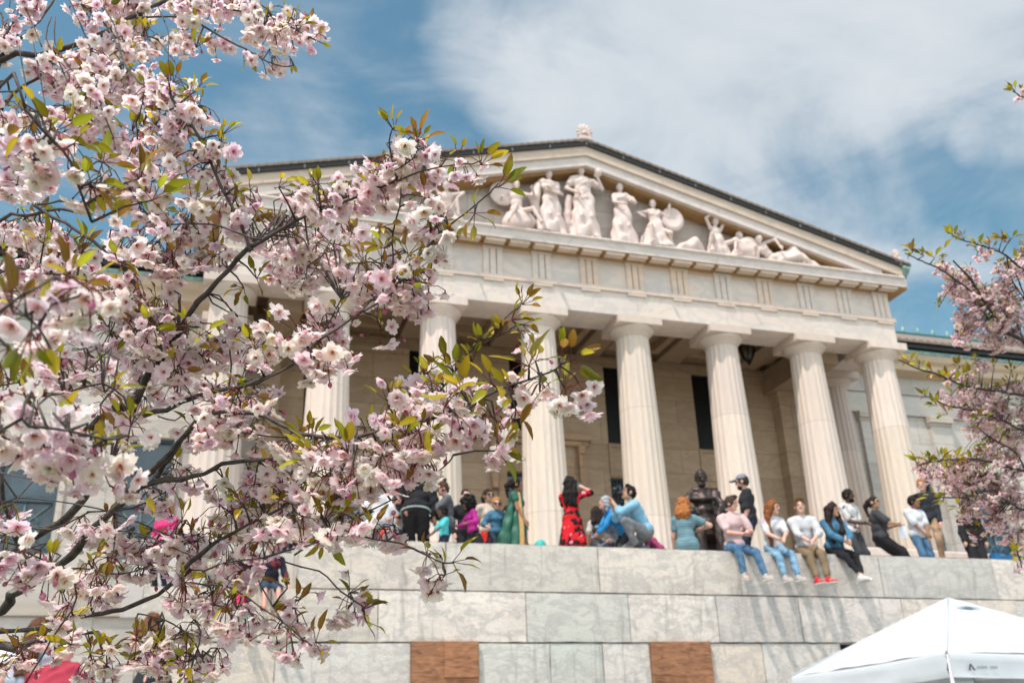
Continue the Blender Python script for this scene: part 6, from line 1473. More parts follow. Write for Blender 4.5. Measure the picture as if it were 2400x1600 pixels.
class Tree:
    def __init__(s, name, label, base, trunk_pts, trunk_rad, group, q):
        s.q = q; s.off = np.array(base, float); s.root = empty(name, base); tag(s.root, label, 'tree', group)
        s.samples, s.rads = [], []; s.trunk = np.array(trunk_pts, float); s.trad = trunk_rad
        s.twigs = MB(); s.leaves = Bits(); s.clusters = []
        p, r_ = smooth_path(trunk_pts, trunk_rad, 0.08, 0.06, q)
        mb = MB(); tube_bits(mb, p-s.off, r_*(1+0.06*q.normal(size=len(r_))), 14); mb.build('trunk', M['bark'], s.root)
    def branch(s, pts, d, th, exits=None):
        """pts: places in the photograph; d: how far off, first and last; th: thickness there in its pixels"""
        n = len(pts); d0, d1 = d if isinstance(d, tuple) else (d, d); t0, t1 = th if isinstance(th, tuple) else (th, th*0.6)
        W = [at(x, y, d0+(d1-d0)*i/(n-1)) for i, (x, y) in enumerate(pts)]
        rad = [max(0.0012, (t0+(t1-t0)*i/(n-1))*0.5*(d0+(d1-d0)*i/(n-1))/FPX) for i in range(n)]
        if exits:                                  # carry it back to the trunk outside the frame
            zt = W[0][2]+exits; k = int(np.argmin(abs(s.trunk[:, 2]-zt))); T_ = s.trunk[k]
            mid = (W[0]*2+T_)/3+np.array((0, 0, -0.02)); W = [T_, (W[0]+2*T_)/3+np.array((0, 0, -0.04)), mid]+W; rad = [rad[0]*1.9, rad[0]*1.5, rad[0]*1.2]+rad
        p, r_ = smooth_path(W, rad, 0.022, 0.28, s.q)
        mb = MB(); tube_bits(mb, p-s.off, r_*(1+0.08*s.q.normal(size=len(r_))), 9 if t0 > 7 else 6)
        if t0 < 9:                                 # spurs and buds along the twig
            for k in range(2, len(p)-1, 3):
                if s.q.rand() < 0.55:
                    v = unit(s.q.normal(size=3)); tube_bits(mb, [p[k]-s.off, p[k]-s.off+v*r_[k]*1.7, p[k]-s.off+v*r_[k]*2.6], [r_[k]*0.8, r_[k]*0.75, r_[k]*0.3], 5)
        mb.build('branch', M['bark'], s.root)
        s.samples.append(p); s.rads.append(r_)
    def nearest(s, x, y, d=None):
        """the branch point that looks closest to a place in the photograph"""
        if not hasattr(s, '_A') or len(s._A) != sum(map(len, s.samples)): s._A = np.concatenate(s.samples)
        A = s._A-CAM; z = A @ _fw; u = 1200+FPX*(A @ _rt)/z; v = 800-FPX*(A @ _up)/z
        m = (u-x)**2+(v-y)**2+(0 if d is None else ((z-d)*500)**2)
        k = int(np.argmin(m)); return s._A[k], z[k], math.sqrt(m[k])
    def leafgroup(s, p, n, ln, up, q, spread=1.0, bronze=0.22):
        for _ in range(n):
            d = unit(unit(up)*0.8+q.normal(size=3)*0.75*spread+np.array((0, 0, 0.15)))
            l_ = ln*q.uniform(0.5, 1.0)
            p0 = np.asarray(p)+d*0.006
            V, F = LF[q.randint(8)]
            if q.rand() < bronze: c = np.array((0.25, 0.13, 0.02))*q.uniform(0.7, 1.3)
            else: c = np.array((0.31, 0.275, 0.018))*q.uniform(0.5, 1.6)*np.array((q.uniform(0.8, 1.3), 1, 1))
            T = np.tile(c, (len(V), 1)); T[1::3] *= 1.25; T[:3] = (0.30, 0.10, 0.06)
            s.leaves.put((V, F, T), p0+d*0.012, np.array((0, 0, 1.0))+q.normal(size=3)*0.5, l_, 0, None, d)
            s.leaves.line([np.asarray(p), p0+d*0.014], 0.0007, (0.25, 0.08, 0.05))
    def spray(s, x, y, rx, ry, d=None, fl=1.0, leaves=0.5, buds=0.15, size=0.0148, twig=True, per=(4, 7), hue=(1, 1, 1)):
        """a cluster of flowers hanging round a few spurs that fills an ellipse of the photograph"""
        q = s.q; bp, bz, dist = s.nearest(x, y-ry*0.3, d); dd = bz if d is None else d
        B = Bits(); px = FPX/dd                    # pixels per metre there
        area = math.pi*rx*ry; n_f = max(3, int(fl*area/((size*px)**2*0.72)))
        done = 0
        while done < n_f:
            a, r_ = q.uniform(0, 6.283), math.sqrt(q.rand())
            nx, ny = x+rx*0.80*r_*math.cos(a), y-0.022*px+ry*0.8*r_*math.sin(a)
            nd = dd+0.03*dd+q.normal()*0.045*min(1.6, max(rx, ry)/60)*dd/1.7
            node = at(nx, ny, nd)
            if twig:
                b2, bz2, _ = s.nearest(nx, ny, nd)
                L = np.linalg.norm(node-b2)
                if L > 0.012:
                    m1 = b2*0.66+node*0.34+np.array((0, 0, 0.10*L))+q.normal(size=3)*0.06*L; m2 = b2*0.3+node*0.7+np.array((0, 0, 0.08*L))+q.normal(size=3)*0.05*L
                    tube_bits(s.twigs, np.array([b2, m1, m2, node])-s.off, [0.0017, 0.0014, 0.0012, 0.0010], 5)
            m = q.randint(per[0], per[1]+1)
            for _ in range(m):
                hang = unit(q.normal(size=3)*np.array((1, 1, 0.6))+np.array((0, 0, -1.0)))
                ln = q.uniform(0.018, 0.040)
                isbud = q.rand() < buds
                mid = node+hang*ln*0.55+np.array((0, 0, 0.18*ln)); tip = node+hang*ln
                ax = unit((tip-mid)*1.0/ln+np.array((0, 0, -0.35))+q.normal(size=3)*0.28)
                sc = size*q.choice((0.78, 0.92, 1.0, 1.1, 1.2))*q.uniform(0.92, 1.08)
                c = (0.30, 0.10, 0.07) if q.rand() < 0.6 else (0.22, 0.21, 0.05)
                B.line([node, mid, tip-ax*0.28*sc*0], 0.00085, c)
                if isbud: B.put(BUD, tip+ax*0.28*sc, -ax, sc*0.8*q.uniform(0.7, 1.1), q.uniform(0, 6.28)); done += 0.3
                else:
                    t = np.array((1, 1, 1))*q.uniform(0.93, 1.05)*np.array((1, q.uniform(0.90, 1.04), q.uniform(0.95, 1.03)))*np.array(hue)
                    B.put(FL[q.randint(10)], tip+ax*0.28*sc, -ax, sc, q.uniform(0, 6.28), t); done += 1
            if q.rand() < leaves: s.leafgroup(node, q.randint(2, 5), 0.029, (0, 0, 0.7), q)
        s.clusters.append((rx*ry*px**0, B))
    def finish(s, n_parts):
        s.clusters.sort(key=lambda c: -c[0])
        for a, B in s.clusters[:n_parts]: B.build('blossoms', M['petal'], s.root, s.off)
        rest = s.clusters[n_parts:]
        if rest:
            Z = Bits()
            for a, B in rest:
                for V, F, T in zip(B.V, B.F, B.T): pass
                o = Z.n
                for V, T in zip(B.V, B.T): Z.V.append(V); Z.T.append(T)
                for F in B.F: Z.F.append(F+o)
                Z.n += B.n
            Z.build('blossoms', M['petal'], s.root, s.off)['kind'] = 'stuff'
        if s.twigs.v: s.twigs.build('twigs', M['bark'], s.root)['kind'] = 'stuff'
        s.leaves.build('leaves', M['leaf'], s.root, s.off)['kind'] = 'stuff'

def trunk_line(x, y, d, top, lean, wob=0.03):
    b = at(x, y, d); return [(b[0]-lean[0]*0.5, b[1], 0.0)]+[(b[0]+lean[0]*(z/top-0.5)+wob*math.sin(3*z), b[1]+lean[1]*(z/top)+wob*math.cos(2.3*z), z) for z in np.linspace(0.3, top, 9)]
tl = trunk_line(-420, 1150, 2.15, 3.6, (-0.15, 0.1))
T1 = Tree('cherry_tree', 'blossoming cherry tree with pale pink double flowers, its boughs reaching in from the left', tl[0], tl, [0.12, 0.10, 0.09, 0.082, 0.075, 0.068, 0.058, 0.045, 0.03, 0.012], 'flowering cherry trees', np.random.RandomState(21))
BR = [ # (points, distance, thickness, runs back to the trunk)
 ([(0,146),(92,131),(170,106),(238,82),(300,44),(344,20),(400,-8)], (1.9,2.1), (15,10), -0.05),
 ([(0,140),(34,99),(75,68),(106,31),(130,-10)], (1.95,2.1), (10,7), -0.1),
 ([(0,102),(41,44),(68,20),(90,-8)], (1.9,2.0), (6,4), -0.1),
 ([(0,262),(17,238),(41,208),(89,184),(102,163),(130,130)], (1.8,1.95), (12,6), -0.1),
 ([(0,190),(22,215),(41,212)], 1.8, (6,5), -0.05),
 ([(184,7),(238,48),(266,89),(293,150),(320,187),(341,204)], (2.0,1.75), (5,3.5), None),
 ([(320,50),(334,41),(433,41),(477,61),(531,95),(579,116),(616,140),(664,157),(688,153)], (2.05,1.95), (6,3), None),
 ([(470,-10),(490,0),(545,24),(613,34),(674,58),(715,82),(740,95)], (2.1,2.0), (5,3), None),
 ([(371,17),(392,68),(395,102),(392,191)], (2.05,1.9), (3.5,2.5), None),
 ([(371,95),(409,146),(422,184),(439,201)], (2.0,1.85), (3.5,2.5), None),
 ([(330,42),(320,10),(312,-10)], 2.05, (7,6), None),
 ([(230,-6),(268,60),(285,130),(300,165)], (2.0,1.8), (3.5,2.5), None),
 ([(120,40),(108,90),(140,150),(175,230)], (1.9,1.8), (3.5,2.5), None),
 ([(60,20),(82,70),(98,110)], (1.9,1.8), (3.5,2.5), None), ([(160,-6),(190,60),(212,120),(205,150)], (1.95,1.85), (3.5,2.5), None),
 ([(130,40),(128,100),(150,140),(190,190),(200,215)], (1.9,1.8), (3,2.2), None), ([(45,110),(58,190),(60,230)], (1.85,1.75), (3,2.2), None), ([(78,100),(100,215),(110,300)], (1.85,1.7), (3,2.2), None),
 ([(398,218),(415,252),(453,300),(484,354),(504,409),(528,456),(555,504),(569,534),(584,574),(585,590)], (1.65,1.6), (7,8), None),
 ([(210,1010),(250,950),(303,960),(332,902),(372,850),(405,800),(419,779),(443,738),(487,684),(535,633),(578,587),(617,564),(650,541),(681,526),(714,509),(800,475),(882,445),(930,420)], (1.7,1.55), (20,5), None),
 ([(418,770),(421,720),(422,690)], 1.62, (8,6), None),
 ([(405,526),(489,526),(528,534),(579,554),(617,562)], (1.6,1.56), (4,5), None),
 ([(0,405),(80,480),(170,534),(218,565),(259,605),(300,640),(320,670),(347,738),(368,769),(378,830)], (1.75,1.6), (8,8), -0.1),
 ([(0,520),(60,505),(140,490),(200,500),(300,470),(400,560)], (1.85,1.7), (8,4), -0.1),
 ([(20,440),(90,480),(140,470),(240,480),(330,455)], (1.8,1.7), (7,4), None),
 ([(0,640),(90,640),(180,650),(280,690),(360,720)], (1.7,1.6), (5,3), -0.1),
 ([(338,973),(389,958),(427,942),(466,927),(515,915),(558,909),(619,886),(670,863),(695,847),(745,800)], (1.65,1.5), (13,6), None),
 ([(300,1150),(361,1100),(402,1057),(440,1014),(458,986),(479,975),(530,965),(593,968),(652,991),(683,1009),(734,1021),(836,1024),(920,1000),(1000,985),(1060,962),(1097,948),(1128,932),(1168,915),(1212,899),(1265,881),(1304,864),(1316,852)], (1.6,1.25), (14,4.5), None),
 ([(468,988),(509,1003),(555,1010),(619,1021),(670,1025)], (1.55,1.5), (6,3.5), None), ([(458,986),(440,965),(410,985),(370,975)], (1.55,1.6), (5,3), None), ([(462,980),(450,930),(430,900)], (1.55,1.6), (5,3), None),
 ([(0,1430),(27,1396),(68,1372),(119,1338),(163,1301),(218,1243),(266,1192),(306,1165),(327,1144),(361,1127),(426,1120),(477,1110),(521,1086),(579,1080),(640,1075)], (1.75,1.5), (23,8), -0.05),
 ([(361,1127),(385,1090),(402,1069),(430,1020)], (1.62,1.6), (12,11), None),
 ([(0,1318),(20,1298),(54,1277),(112,1243),(163,1209),(201,1161),(225,1130),(300,1000),(330,905)], (1.85,1.7), (25,12), -0.1),
 ([(41,1277),(37,1257),(20,1209),(7,1168),(2,1110)], (1.85,1.8), (13,8), None),
 ([(0,1478),(68,1475),(119,1468),(163,1454),(238,1434),(290,1427),(341,1407),(398,1373),(446,1335)], (1.75,1.6), (12,10), -0.05),
 ([(0,1512),(44,1512),(92,1502),(140,1490),(230,1480)], (1.7,1.6), (20,7), -0.05),
 ([(390,1378),(446,1318),(494,1277),(531,1257),(586,1226),(660,1190)], (1.6,1.5), (11,6), None),
 ([(478,1337),(518,1321),(579,1311),(620,1306)], (1.5,1.45), (5,3.5), None), ([(620,1306),(637,1301),(681,1287),(712,1281),(760,1262)], (1.45,1.4), (5,3.5), None),
 ([(484,1371),(511,1369),(552,1383),(589,1407),(630,1434),(664,1458),(708,1495),(730,1512)], (1.5,1.4), (5,3), None),
 ([(580,1312),(600,1350),(640,1420),(662,1455)], (1.5,1.42), (4,3), None),
 ([(664,1315),(708,1328),(749,1338),(780,1366),(800,1386),(850,1420)], (1.45,1.4), (3.5,2.5), None),
 ([(323,1437),(385,1451),(426,1475),(450,1498),(473,1539),(490,1584),(500,1610)], (1.55,1.5), (4,3), None), ([(385,1380),(440,1430),(470,1480),(455,1540)], (1.55,1.5), (3.5,2.5), None),
 ([(690,1300),(770,1245),(800,1233),(860,1200),(917,1173),(953,1161),(992,1132),(1021,1108),(1052,1083),(1062,1066)], (1.42,1.35), (5,3), None),
 ([(800,1240),(875,1263),(936,1272),(970,1284),(1004,1303),(1038,1318),(1062,1318)], (1.4,1.35), (4,2.5), None),
 ([(970,985),(1005,948),(1040,905),(1064,874),(1084,846),(1105,820),(1143,799),(1179,782),(1212,762)], (1.6,1.6), (6,3), None), ([(1107,815),(1153,774),(1199,731),(1219,718),(1222,705)], (1.6,1.62), (4,2.5), None),
 ([(923,680),(923,629),(919,568),(926,524),(936,486),(940,440)], (1.55,1.5), (5,3.5), None),
 ([(930,650),(977,602),(1052,530),(1090,500),(1141,459),(1154,445),(1168,430)], (1.5,1.42), (6,3.5), None),
 ([(930,425),(990,400),(1066,386),(1107,384),(1128,376)], (1.52,1.45), (5,3), None), ([(930,420),(918,370),(912,330),(920,300)], (1.52,1.5), (5,3), None), ([(925,400),(970,370),(980,335)], (1.5,1.5), (4,2.5), None),
 ([(745,800),(790,770),(850,730),(915,690),(945,655)], (1.5,1.55), (6,5), None), ([(600,900),(690,850),(750,790),(780,740),(800,700)], (1.52,1.6), (5,3), None),
 ([(0,905),(60,930),(150,920),(240,900),(290,930)], (1.2,1.3), (6,4), -0.1), ([(0,1010),(70,1000),(160,1010),(250,1030),(300,1020)], (0.95,0.95), (9,6), -0.1), ([(0,730),(60,740),(110,800),(130,850)], (0.78,0.8), (9,6), -0.05),
 ([(60,255),(95,300),(125,330),(165,380),(185,440),(215,520)], (1.15,1.2), (7,6), None), ([(0,200),(60,255)], (1.2,1.15), (8,7), -0.1),
 ([(0,1235),(120,1240),(210,1200),(310,1190),(410,1140)], (1.7,1.65), (5,3.5), -0.05), ([(0,1180),(90,1170),(200,1185),(300,1215),(410,1260)], (1.7,1.62), (4,3), -0.05), ([(60,1375),(150,1330),(180,1400),(120,1500),(60,1600)], (1.5,1.45), (6,4), None),
 ([(120,1338),(190,1330),(280,1345),(380,1310),(440,1270)], (1.65,1.6), (5,3), None), ([(240,1240),(330,1250),(420,1290),(470,1310)], (1.62,1.55), (4,3), None),
]
for pts, d, th, ex in BR: T1.branch(pts, d, th, ex)
K = 2400/2352
SP = [ # x, y, rx, ry in the 2352-wide view of the photograph, then distance (None: that of the nearest bough), fullness, leaves
 (60,15,55,40,None,1,.3),(215,35,35,60,None,.9,.2),(290,45,55,60,None,.9,.2),(420,15,55,35,None,1,.3),(530,25,75,45,None,1.1,.4),(625,60,70,50,None,1.1,.4),(690,95,40,32,None,1,.5),(615,148,30,22,None,1,.3),(440,105,30,35,None,.9,.6),(500,112,25,20,None,.9,.4),
 (330,105,75,35,None,1,.3),(240,130,70,45,None,1,.3),(150,165,65,40,None,1,.3),(110,185,45,40,None,.9,.3),(200,210,70,45,None,1,.4),(290,195,60,45,None,1,.4),(365,225,55,50,None,1.2,.5),(410,275,50,45,None,1,.5),(465,290,28,35,None,.9,.5),(390,325,60,45,None,1,.4),(475,370,45,45,None,1,.5),(425,425,60,35,None,1,.4),(505,430,35,35,None,.8,.7),
 (35,285,45,40,1.3,1,.4),(70,340,60,50,1.1,1.1,.4),(125,390,85,50,1.1,1.1,.3),(30,420,40,45,1.3,1,.4),(150,300,50,40,None,.9,.6),(225,285,55,40,None,1,.5),(285,360,65,45,None,1,.4),(325,420,55,40,None,1,.4),(225,425,45,35,None,.9,.5),(300,485,55,35,None,1,.4),(190,480,40,30,None,.8,.4),
 (70,555,85,45,None,1.1,.4),(150,600,60,35,None,1,.4),(40,620,45,40,None,1,.4),(335,560,75,45,1.45,1.1,.3),(420,520,60,40,1.5,1,.4),(410,605,70,50,1.5,1.1,.4),(340,690,55,45,1.45,1.1,.4),(230,690,85,45,None,1.1,.3),(140,725,70,45,None,1.1,.3),(90,660,55,40,None,1,.4),(480,610,45,35,None,.9,.6),(270,765,75,45,None,1.1,.4),(365,790,75,50,1.45,1.1,.4),(440,820,60,50,None,1,.4),(150,790,55,45,1.15,1.1,.4),(205,870,60,45,1.3,1.1,.3),(330,860,65,45,None,1.1,.4),(500,805,45,35,None,.9,.5),(550,765,40,30,None,.9,.6),(425,890,75,45,None,1.1,.3),(500,940,65,40,None,1.1,.4),(565,925,50,38,None,1,.4),(590,965,38,28,None,.9,.4),(285,945,60,40,None,1,.4),
 (70,985,75,60,.95,1.2,.3),(170,1045,95,65,.95,1.25,.2),(250,1090,60,40,.95,1.2,.2),(35,1050,45,45,.95,1,.3),(110,880,60,50,1.15,1.1,.4),(60,800,60,40,.8,.6,.9),(275,1005,55,35,1.1,1,.5),
 (430,1005,55,25,None,.9,.4),(540,1010,55,35,None,1,.3),(590,1000,30,25,None,.8,.3),
 (690,585,75,50,1.75,1.1,.3),(640,545,60,40,1.7,1,.4),(765,565,65,45,1.7,1.1,.4),(630,640,45,25,1.75,.9,.3),(735,640,75,35,1.75,1.1,.4),(555,485,50,35,None,.9,.5),(565,560,40,28,None,.8,.5),
 (725,480,55,40,None,1,.4),(800,480,55,45,None,1.1,.4),(860,440,50,40,None,1.1,.4),(920,355,50,50,None,1.2,.4),(895,425,60,50,None,1.2,.3),(965,405,50,50,None,1.2,.3),(1050,405,35,28,None,1,.4),(985,515,45,40,None,1.1,.6),(1010,580,38,38,None,1,.5),(870,645,60,40,None,1.1,.5),(950,630,55,40,None,1.1,.5),(900,690,55,45,None,1.1,.4),(815,690,55,35,None,1,.4),(965,685,45,35,None,1,.4),(750,755,55,45,None,1.1,.4),(700,805,55,45,None,1.1,.4),(760,820,45,38,None,1.1,.3),(740,865,35,25,None,.9,.3),(876,780,25,18,None,.9,.3),
 (615,800,38,28,None,.9,.5),(600,835,32,25,None,.9,.3),(690,765,30,22,None,.8,.5),
 (900,950,45,35,None,1,.5),(965,895,55,40,None,1.1,.6),(1030,930,65,45,None,1.1,.6),(1085,995,60,45,None,1.15,.5),(970,1025,65,42,None,1.15,.4),(870,1050,75,52,None,1.15,.4),(780,1050,55,50,None,1.1,.5),(700,1060,55,42,None,1.1,.5),(635,1095,45,50,None,1.1,.3),(740,1120,75,42,None,1.1,.3),(850,1110,75,42,None,1.15,.3),(940,1060,50,40,None,1.1,.3),
 (1250,922,40,16,None,1,.1),(1310,922,30,20,None,1.1,.1),(1205,870,22,22,None,.8,.2),(1185,945,24,16,None,.8,.7),(1190,788,24,10,None,.8,.2),(1150,1035,18,14,None,.5,.8),
 (560,1140,55,40,None,1.1,.5),(615,1180,50,38,None,1.1,.4),(700,1205,65,35,None,1.1,.5),(785,1235,80,36,None,1.15,.4),(865,1250,50,32,None,1.1,.3),(620,1250,55,38,None,1.1,.3),(540,1195,45,32,None,1,.5),(450,1235,55,35,None,1.1,.4),(405,1275,75,36,None,1.1,.5),(315,1290,50,32,None,1,.5),(485,1290,55,35,None,1.1,.3),(260,1225,50,32,None,1,.5),(350,1160,45,38,None,1,.5),(420,1110,38,32,None,1,.3),(180,1225,45,32,None,.9,.3),(460,1375,70,45,None,1.1,.4),(525,1405,50,45,None,1.1,.5),(545,1340,38,32,None,1,.4),(330,1335,40,25,None,.9,.3),(245,1320,35,25,None,.9,.6),(190,1345,45,28,None,.9,.4),(40,1290,50,40,1.1,1.1,.4),(25,1190,30,50,1.2,1,.4),(85,1340,45,30,1.1,1,.4),
 (150,1405,45,32,None,.9,.5),(235,1385,45,32,None,1,.6),(150,1465,45,28,1.45,1.1,.4),(50,1525,55,32,1.4,1.1,.4),(245,1535,50,32,None,1.1,.5),(330,1525,65,36,None,1.15,.4),(395,1540,50,30,None,1.15,.4),(430,1475,45,32,None,1,.5),(470,1530,45,30,None,1.1,.4),(540,1430,30,28,None,.8,.4),
 (680,1420,36,26,None,.7,.5),(700,1500,28,24,None,.9,.5),(640,1485,32,26,None,.8,.5),(785,1395,36,28,None,1,.5),(820,1415,20,18,None,.8,.6),(975,1310,18,16,None,.8,.3),(1020,1345,26,18,None,1,.6),(20,100,30,60,None,.8,.3),(20,700,35,40,1.2,1,.4),(30,900,40,45,1.0,1.1,.3),
]
for x, y, rx, ry, d, fl, lv in SP: T1.spray(x*K, y*K, rx*K, ry*K, d if d is None else max(d, 0.8)*1.1, fl, min(1, lv*1.35), size=0.0158 if d is not None and d < 1.25 else 0.0150)
LV = [ # leaf tufts: x, y, distance, how many, length, direction in the picture
 (905,300,1.5,6,.046,(0,1)),(960,325,1.5,5,.05,(0.3,1)),(1105,380,1.45,6,.055,(0.5,0.3)),(1145,430,1.42,6,.055,(0.7,0.2)),(1090,490,1.45,7,.05,(0.3,-0.5)),(1030,560,1.48,6,.045,(0,0.4)),(985,600,1.5,6,.045,(-0.3,0)),(885,570,1.5,4,.04,(-1,0.3)),(880,520,1.5,4,.04,(0.5,0.2)),(930,650,1.5,5,.045,(0.2,0)),(730,440,1.55,5,.045,(0.3,1)),(640,430,1.55,6,.04,(0.6,0)),(540,430,1.6,4,.035,(0.4,0)),
 (1200,700,1.62,8,.04,(0.3,1)),(1175,735,1.6,8,.04,(0.4,.5)),(1150,770,1.6,8,.042,(0,.6)),(1110,795,1.6,8,.042,(-0.3,.6)),(1085,830,1.6,8,.042,(-.2,.5)),(1045,855,1.58,7,.045,(-.4,.8)),(1025,840,1.55,5,.05,(-.5,.9)),(1200,745,1.6,6,.04,(.8,-.2)),
 (1310,830,1.27,5,.062,(.9,.2)),(1290,820,1.27,3,.06,(-.2,1)),(1215,840,1.28,4,.062,(-.1,1)),(1230,830,1.3,3,.05,(.5,.8)),(1130,880,1.3,5,.065,(-.6,.4)),(1060,900,1.32,6,.06,(-.6,.6)),(1180,900,1.3,3,.05,(-.3,.3)),(1185,940,1.3,4,.055,(.1,-1)),(1240,900,1.28,3,.055,(.1,-1)),(1140,1035,1.35,4,.05,(.4,-.4)),(930,1000,1.35,5,.055,(-.3,.3)),(990,960,1.33,4,.055,(-.4,-.5)),
 (720,1050,1.4,6,.06,(-.5,.3)),(800,1040,1.4,6,.055,(-.3,.4)),(760,1090,1.42,4,.055,(0,-1)),(860,1010,1.42,4,.055,(.4,.4)),(620,1165,1.5,7,.05,(.5,.6)),(745,1195,1.45,7,.055,(.2,.5)),(780,1190,1.42,5,.055,(.4,.3)),(750,1230,1.45,4,.055,(-.2,-.8)),(860,1215,1.38,6,.05,(.4,.6)),(1040,1290,1.36,4,.055,(.8,.2)),(560,1160,1.5,5,.045,(-.3,.4)),
 (725,1475,1.4,4,.055,(.7,.4)),(830,1400,1.4,5,.045,(.6,.3)),(840,1425,1.4,3,.04,(.6,-.5)),(660,1350,1.45,3,.04,(0,.5)),(600,1400,1.5,4,.045,(.6,0)),(433,1518,1.5,7,.05,(0,.4)),(352,1496,1.55,6,.05,(.2,.3)),(262,1494,1.55,6,.05,(0,0)),(235,1502,1.55,5,.05,(-.3,.2)),(440,1532,1.5,5,.05,(0,-.6)),(165,1480,1.45,6,.05,(0,.3)),(480,1240,1.55,5,.045,(.4,.4)),(330,1120,1.6,5,.045,(.3,-.3)),(215,1285,1.6,5,.05,(.3,.3)),(260,1270,1.55,4,.05,(0,-.5)),
 (30,720,.80,5,.058,(-.3,.5)),(70,760,.78,5,.055,(.2,-.6)),(20,800,.8,4,.055,(-.6,-.5)),(110,700,.9,4,.05,(.8,.3)),(90,260,1.18,4,.05,(-.5,.2)),(70,290,1.15,3,.05,(-.6,-.6)),(130,300,1.2,5,.055,(.6,.2)),(170,330,1.2,6,.055,(.7,-.2)),(205,420,1.2,6,.055,(.8,-.3)),(300,430,1.3,6,.06,(0,-.4)),(350,460,1.3,5,.06,(.6,.2)),(320,410,1.3,4,.055,(.3,.8)),(390,200,1.6,6,.045,(0,.8)),(450,210,1.7,5,.045,(.7,.3)),(510,310,1.65,5,.045,(.6,.6)),(320,270,1.7,5,.04,(.3,-.5)),(590,640,1.7,7,.045,(.3,.4)),(560,660,1.7,6,.045,(-.2,-.2)),(430,750,1.55,6,.05,(-.2,.2)),(460,770,1.5,5,.05,(.6,.1)),(190,570,1.5,5,.06,(.4,.3)),(270,600,1.5,5,.055,(.3,0)),(100,560,1.6,5,.05,(.2,.3)),(240,900,1.3,5,.06,(.4,0)),(230,930,1.25,5,.065,(.5,-.5)),(80,920,1.1,4,.05,(-.3,0)),(680,60,2.0,5,.045,(.7,.4)),(720,90,2.0,4,.04,(.8,0)),(560,130,2.0,4,.045,(.3,-.5)),(665,130,1.95,3,.04,(.3,-.8)),(450,110,2.0,5,.04,(.2,.2)),(330,80,2.0,4,.04,(0,.5)),(190,10,2.0,4,.045,(0,.3)),(240,20,2.0,3,.045,(.3,.5)),
]
for x, y, d, n, ln, (dx, dy) in LV:
    p = at(x*K, y*K, d); b2, bz, dist = T1.nearest(x*K, y*K, d)
    L = np.linalg.norm(p-b2)
    if L > 0.008: tube_bits(T1.twigs, np.array([b2, b2*0.5+p*0.5+np.array((0, 0, 0.05*L)), p])-T1.off, [0.0019, 0.0016, 0.0012], 5)
    T1.leafgroup(p, n, ln*0.72, _rt*dx+_up*dy-_fw*0.25, T1.q, 0.8)
def rest_of_crown(T, x0, x1, y0, y1, d0, d1, n, fl, sg):   # the boughs on the far side of the trunk, outside the photograph
    q = np.random.RandomState(77+sg)
    for j in (-1, -2, -3):                         # the leader's own short twigs
        A = T.trunk[j]-CAM; z = A @ _fw; u, v = 1200+FPX*(A @ _rt)/z, 800-FPX*(A @ _up)/z
        if sg == 1 and u > -120: continue
        T.branch([(u, v), (u+sg*30-45, v-60), (u+sg*110-165, v-110)], z, (9, 4), None); T.spray(u, v-30, 120, 80, z, fl, 0.5, 0.15, 0.0160, True, (5, 8))
    for k in range(n):
        y = y0+(y1-y0)*(k+q.rand()*0.6)/n; x = q.uniform(x0, x1); d = q.uniform(d0, d1)
        p = at(x, y, d); j = int(np.argmin(abs(T.trunk[:, 2]-max(1.2, p[2]-0.35)))); s0 = T.trunk[j]
        A = s0-CAM; z = A @ _fw; u, v = 1200+FPX*(A @ _rt)/z, 800-FPX*(A @ _up)/z
        T.branch([(u, v), (u*0.6+x*0.4, v*0.6+y*0.4-20), (u*0.25+x*0.75, v*0.25+y*0.75-10), (x, y)], (z, d), (16, 4), None)
        for f in (0.55, 0.8, 1.0):
            T.spray(u*(1-f)+x*f+q.normal()*25, v*(1-f)+y*f+q.normal()*25, 120*1.8/d+30, 75*1.8/d+20, z*(1-f)+d*f, fl, 0.5, 0.15, 0.0160, True, (5, 8))
rest_of_crown(T1, -1250, -330, 100, 1500, 2.3, 3.1, 14, 0.5, 1)
T1.finish(99)

tl = trunk_line(2900, 1000, 4.7, 5.0, (0.2, 0.2))
T2 = Tree('cherry_tree', 'more distant cherry tree with smaller looking pink blossom reaching in at the right edge', tl[0], tl, [0.13, 0.105, 0.10, 0.092, 0.084, 0.075, 0.062, 0.048, 0.03, 0.012], 'flowering cherry trees', np.random.RandomState(33))
for pts, d, th, ex in [
 ([(2420,815),(2400,800),(2356,772),(2310,713),(2277,657),(2234,611)], (4.4,4.2), (10,4), 0.1), ([(2300,700),(2208,634),(2170,616),(2121,593)], (4.25,4.1), (5,3), None), ([(2430,640),(2390,625),(2348,593),(2297,575),(2246,560)], (4.4,4.2), (6,3), 0.1), ([(2360,600),(2370,650),(2400,700)], 4.3, (4,3), None),
 ([(2430,930),(2360,920),(2290,910),(2234,894),(2195,876),(2152,864),(2106,843)], (4.3,4.1), (7,3), 0.1), ([(2420,1010),(2340,980),(2270,960),(2220,950),(2180,930)], (4.3,4.15), (6,3), 0.1), ([(2430,1110),(2350,1090),(2280,1075),(2200,1080),(2150,1090)], (4.2,4.0), (7,3.5), 0.1), ([(2430,1200),(2370,1180),(2320,1150),(2260,1165),(2200,1165)], (4.2,4.05), (6,3), 0.1), ([(2430,1120),(2380,1060),(2330,1030),(2290,1000)], 4.2, (5,3), 0.1), ([(2420,1240),(2390,1245),(2385,1290),(2395,1330)], (4.1,4.0), (4,3), 0.1), ([(2430,230),(2400,228),(2375,215)], (4.0,3.9), (4,3), 0.2), ([(2420,760),(2400,690),(2380,640)], 4.3, (5,3), 0.1),
 ]: T2.branch(pts, d, th, ex)
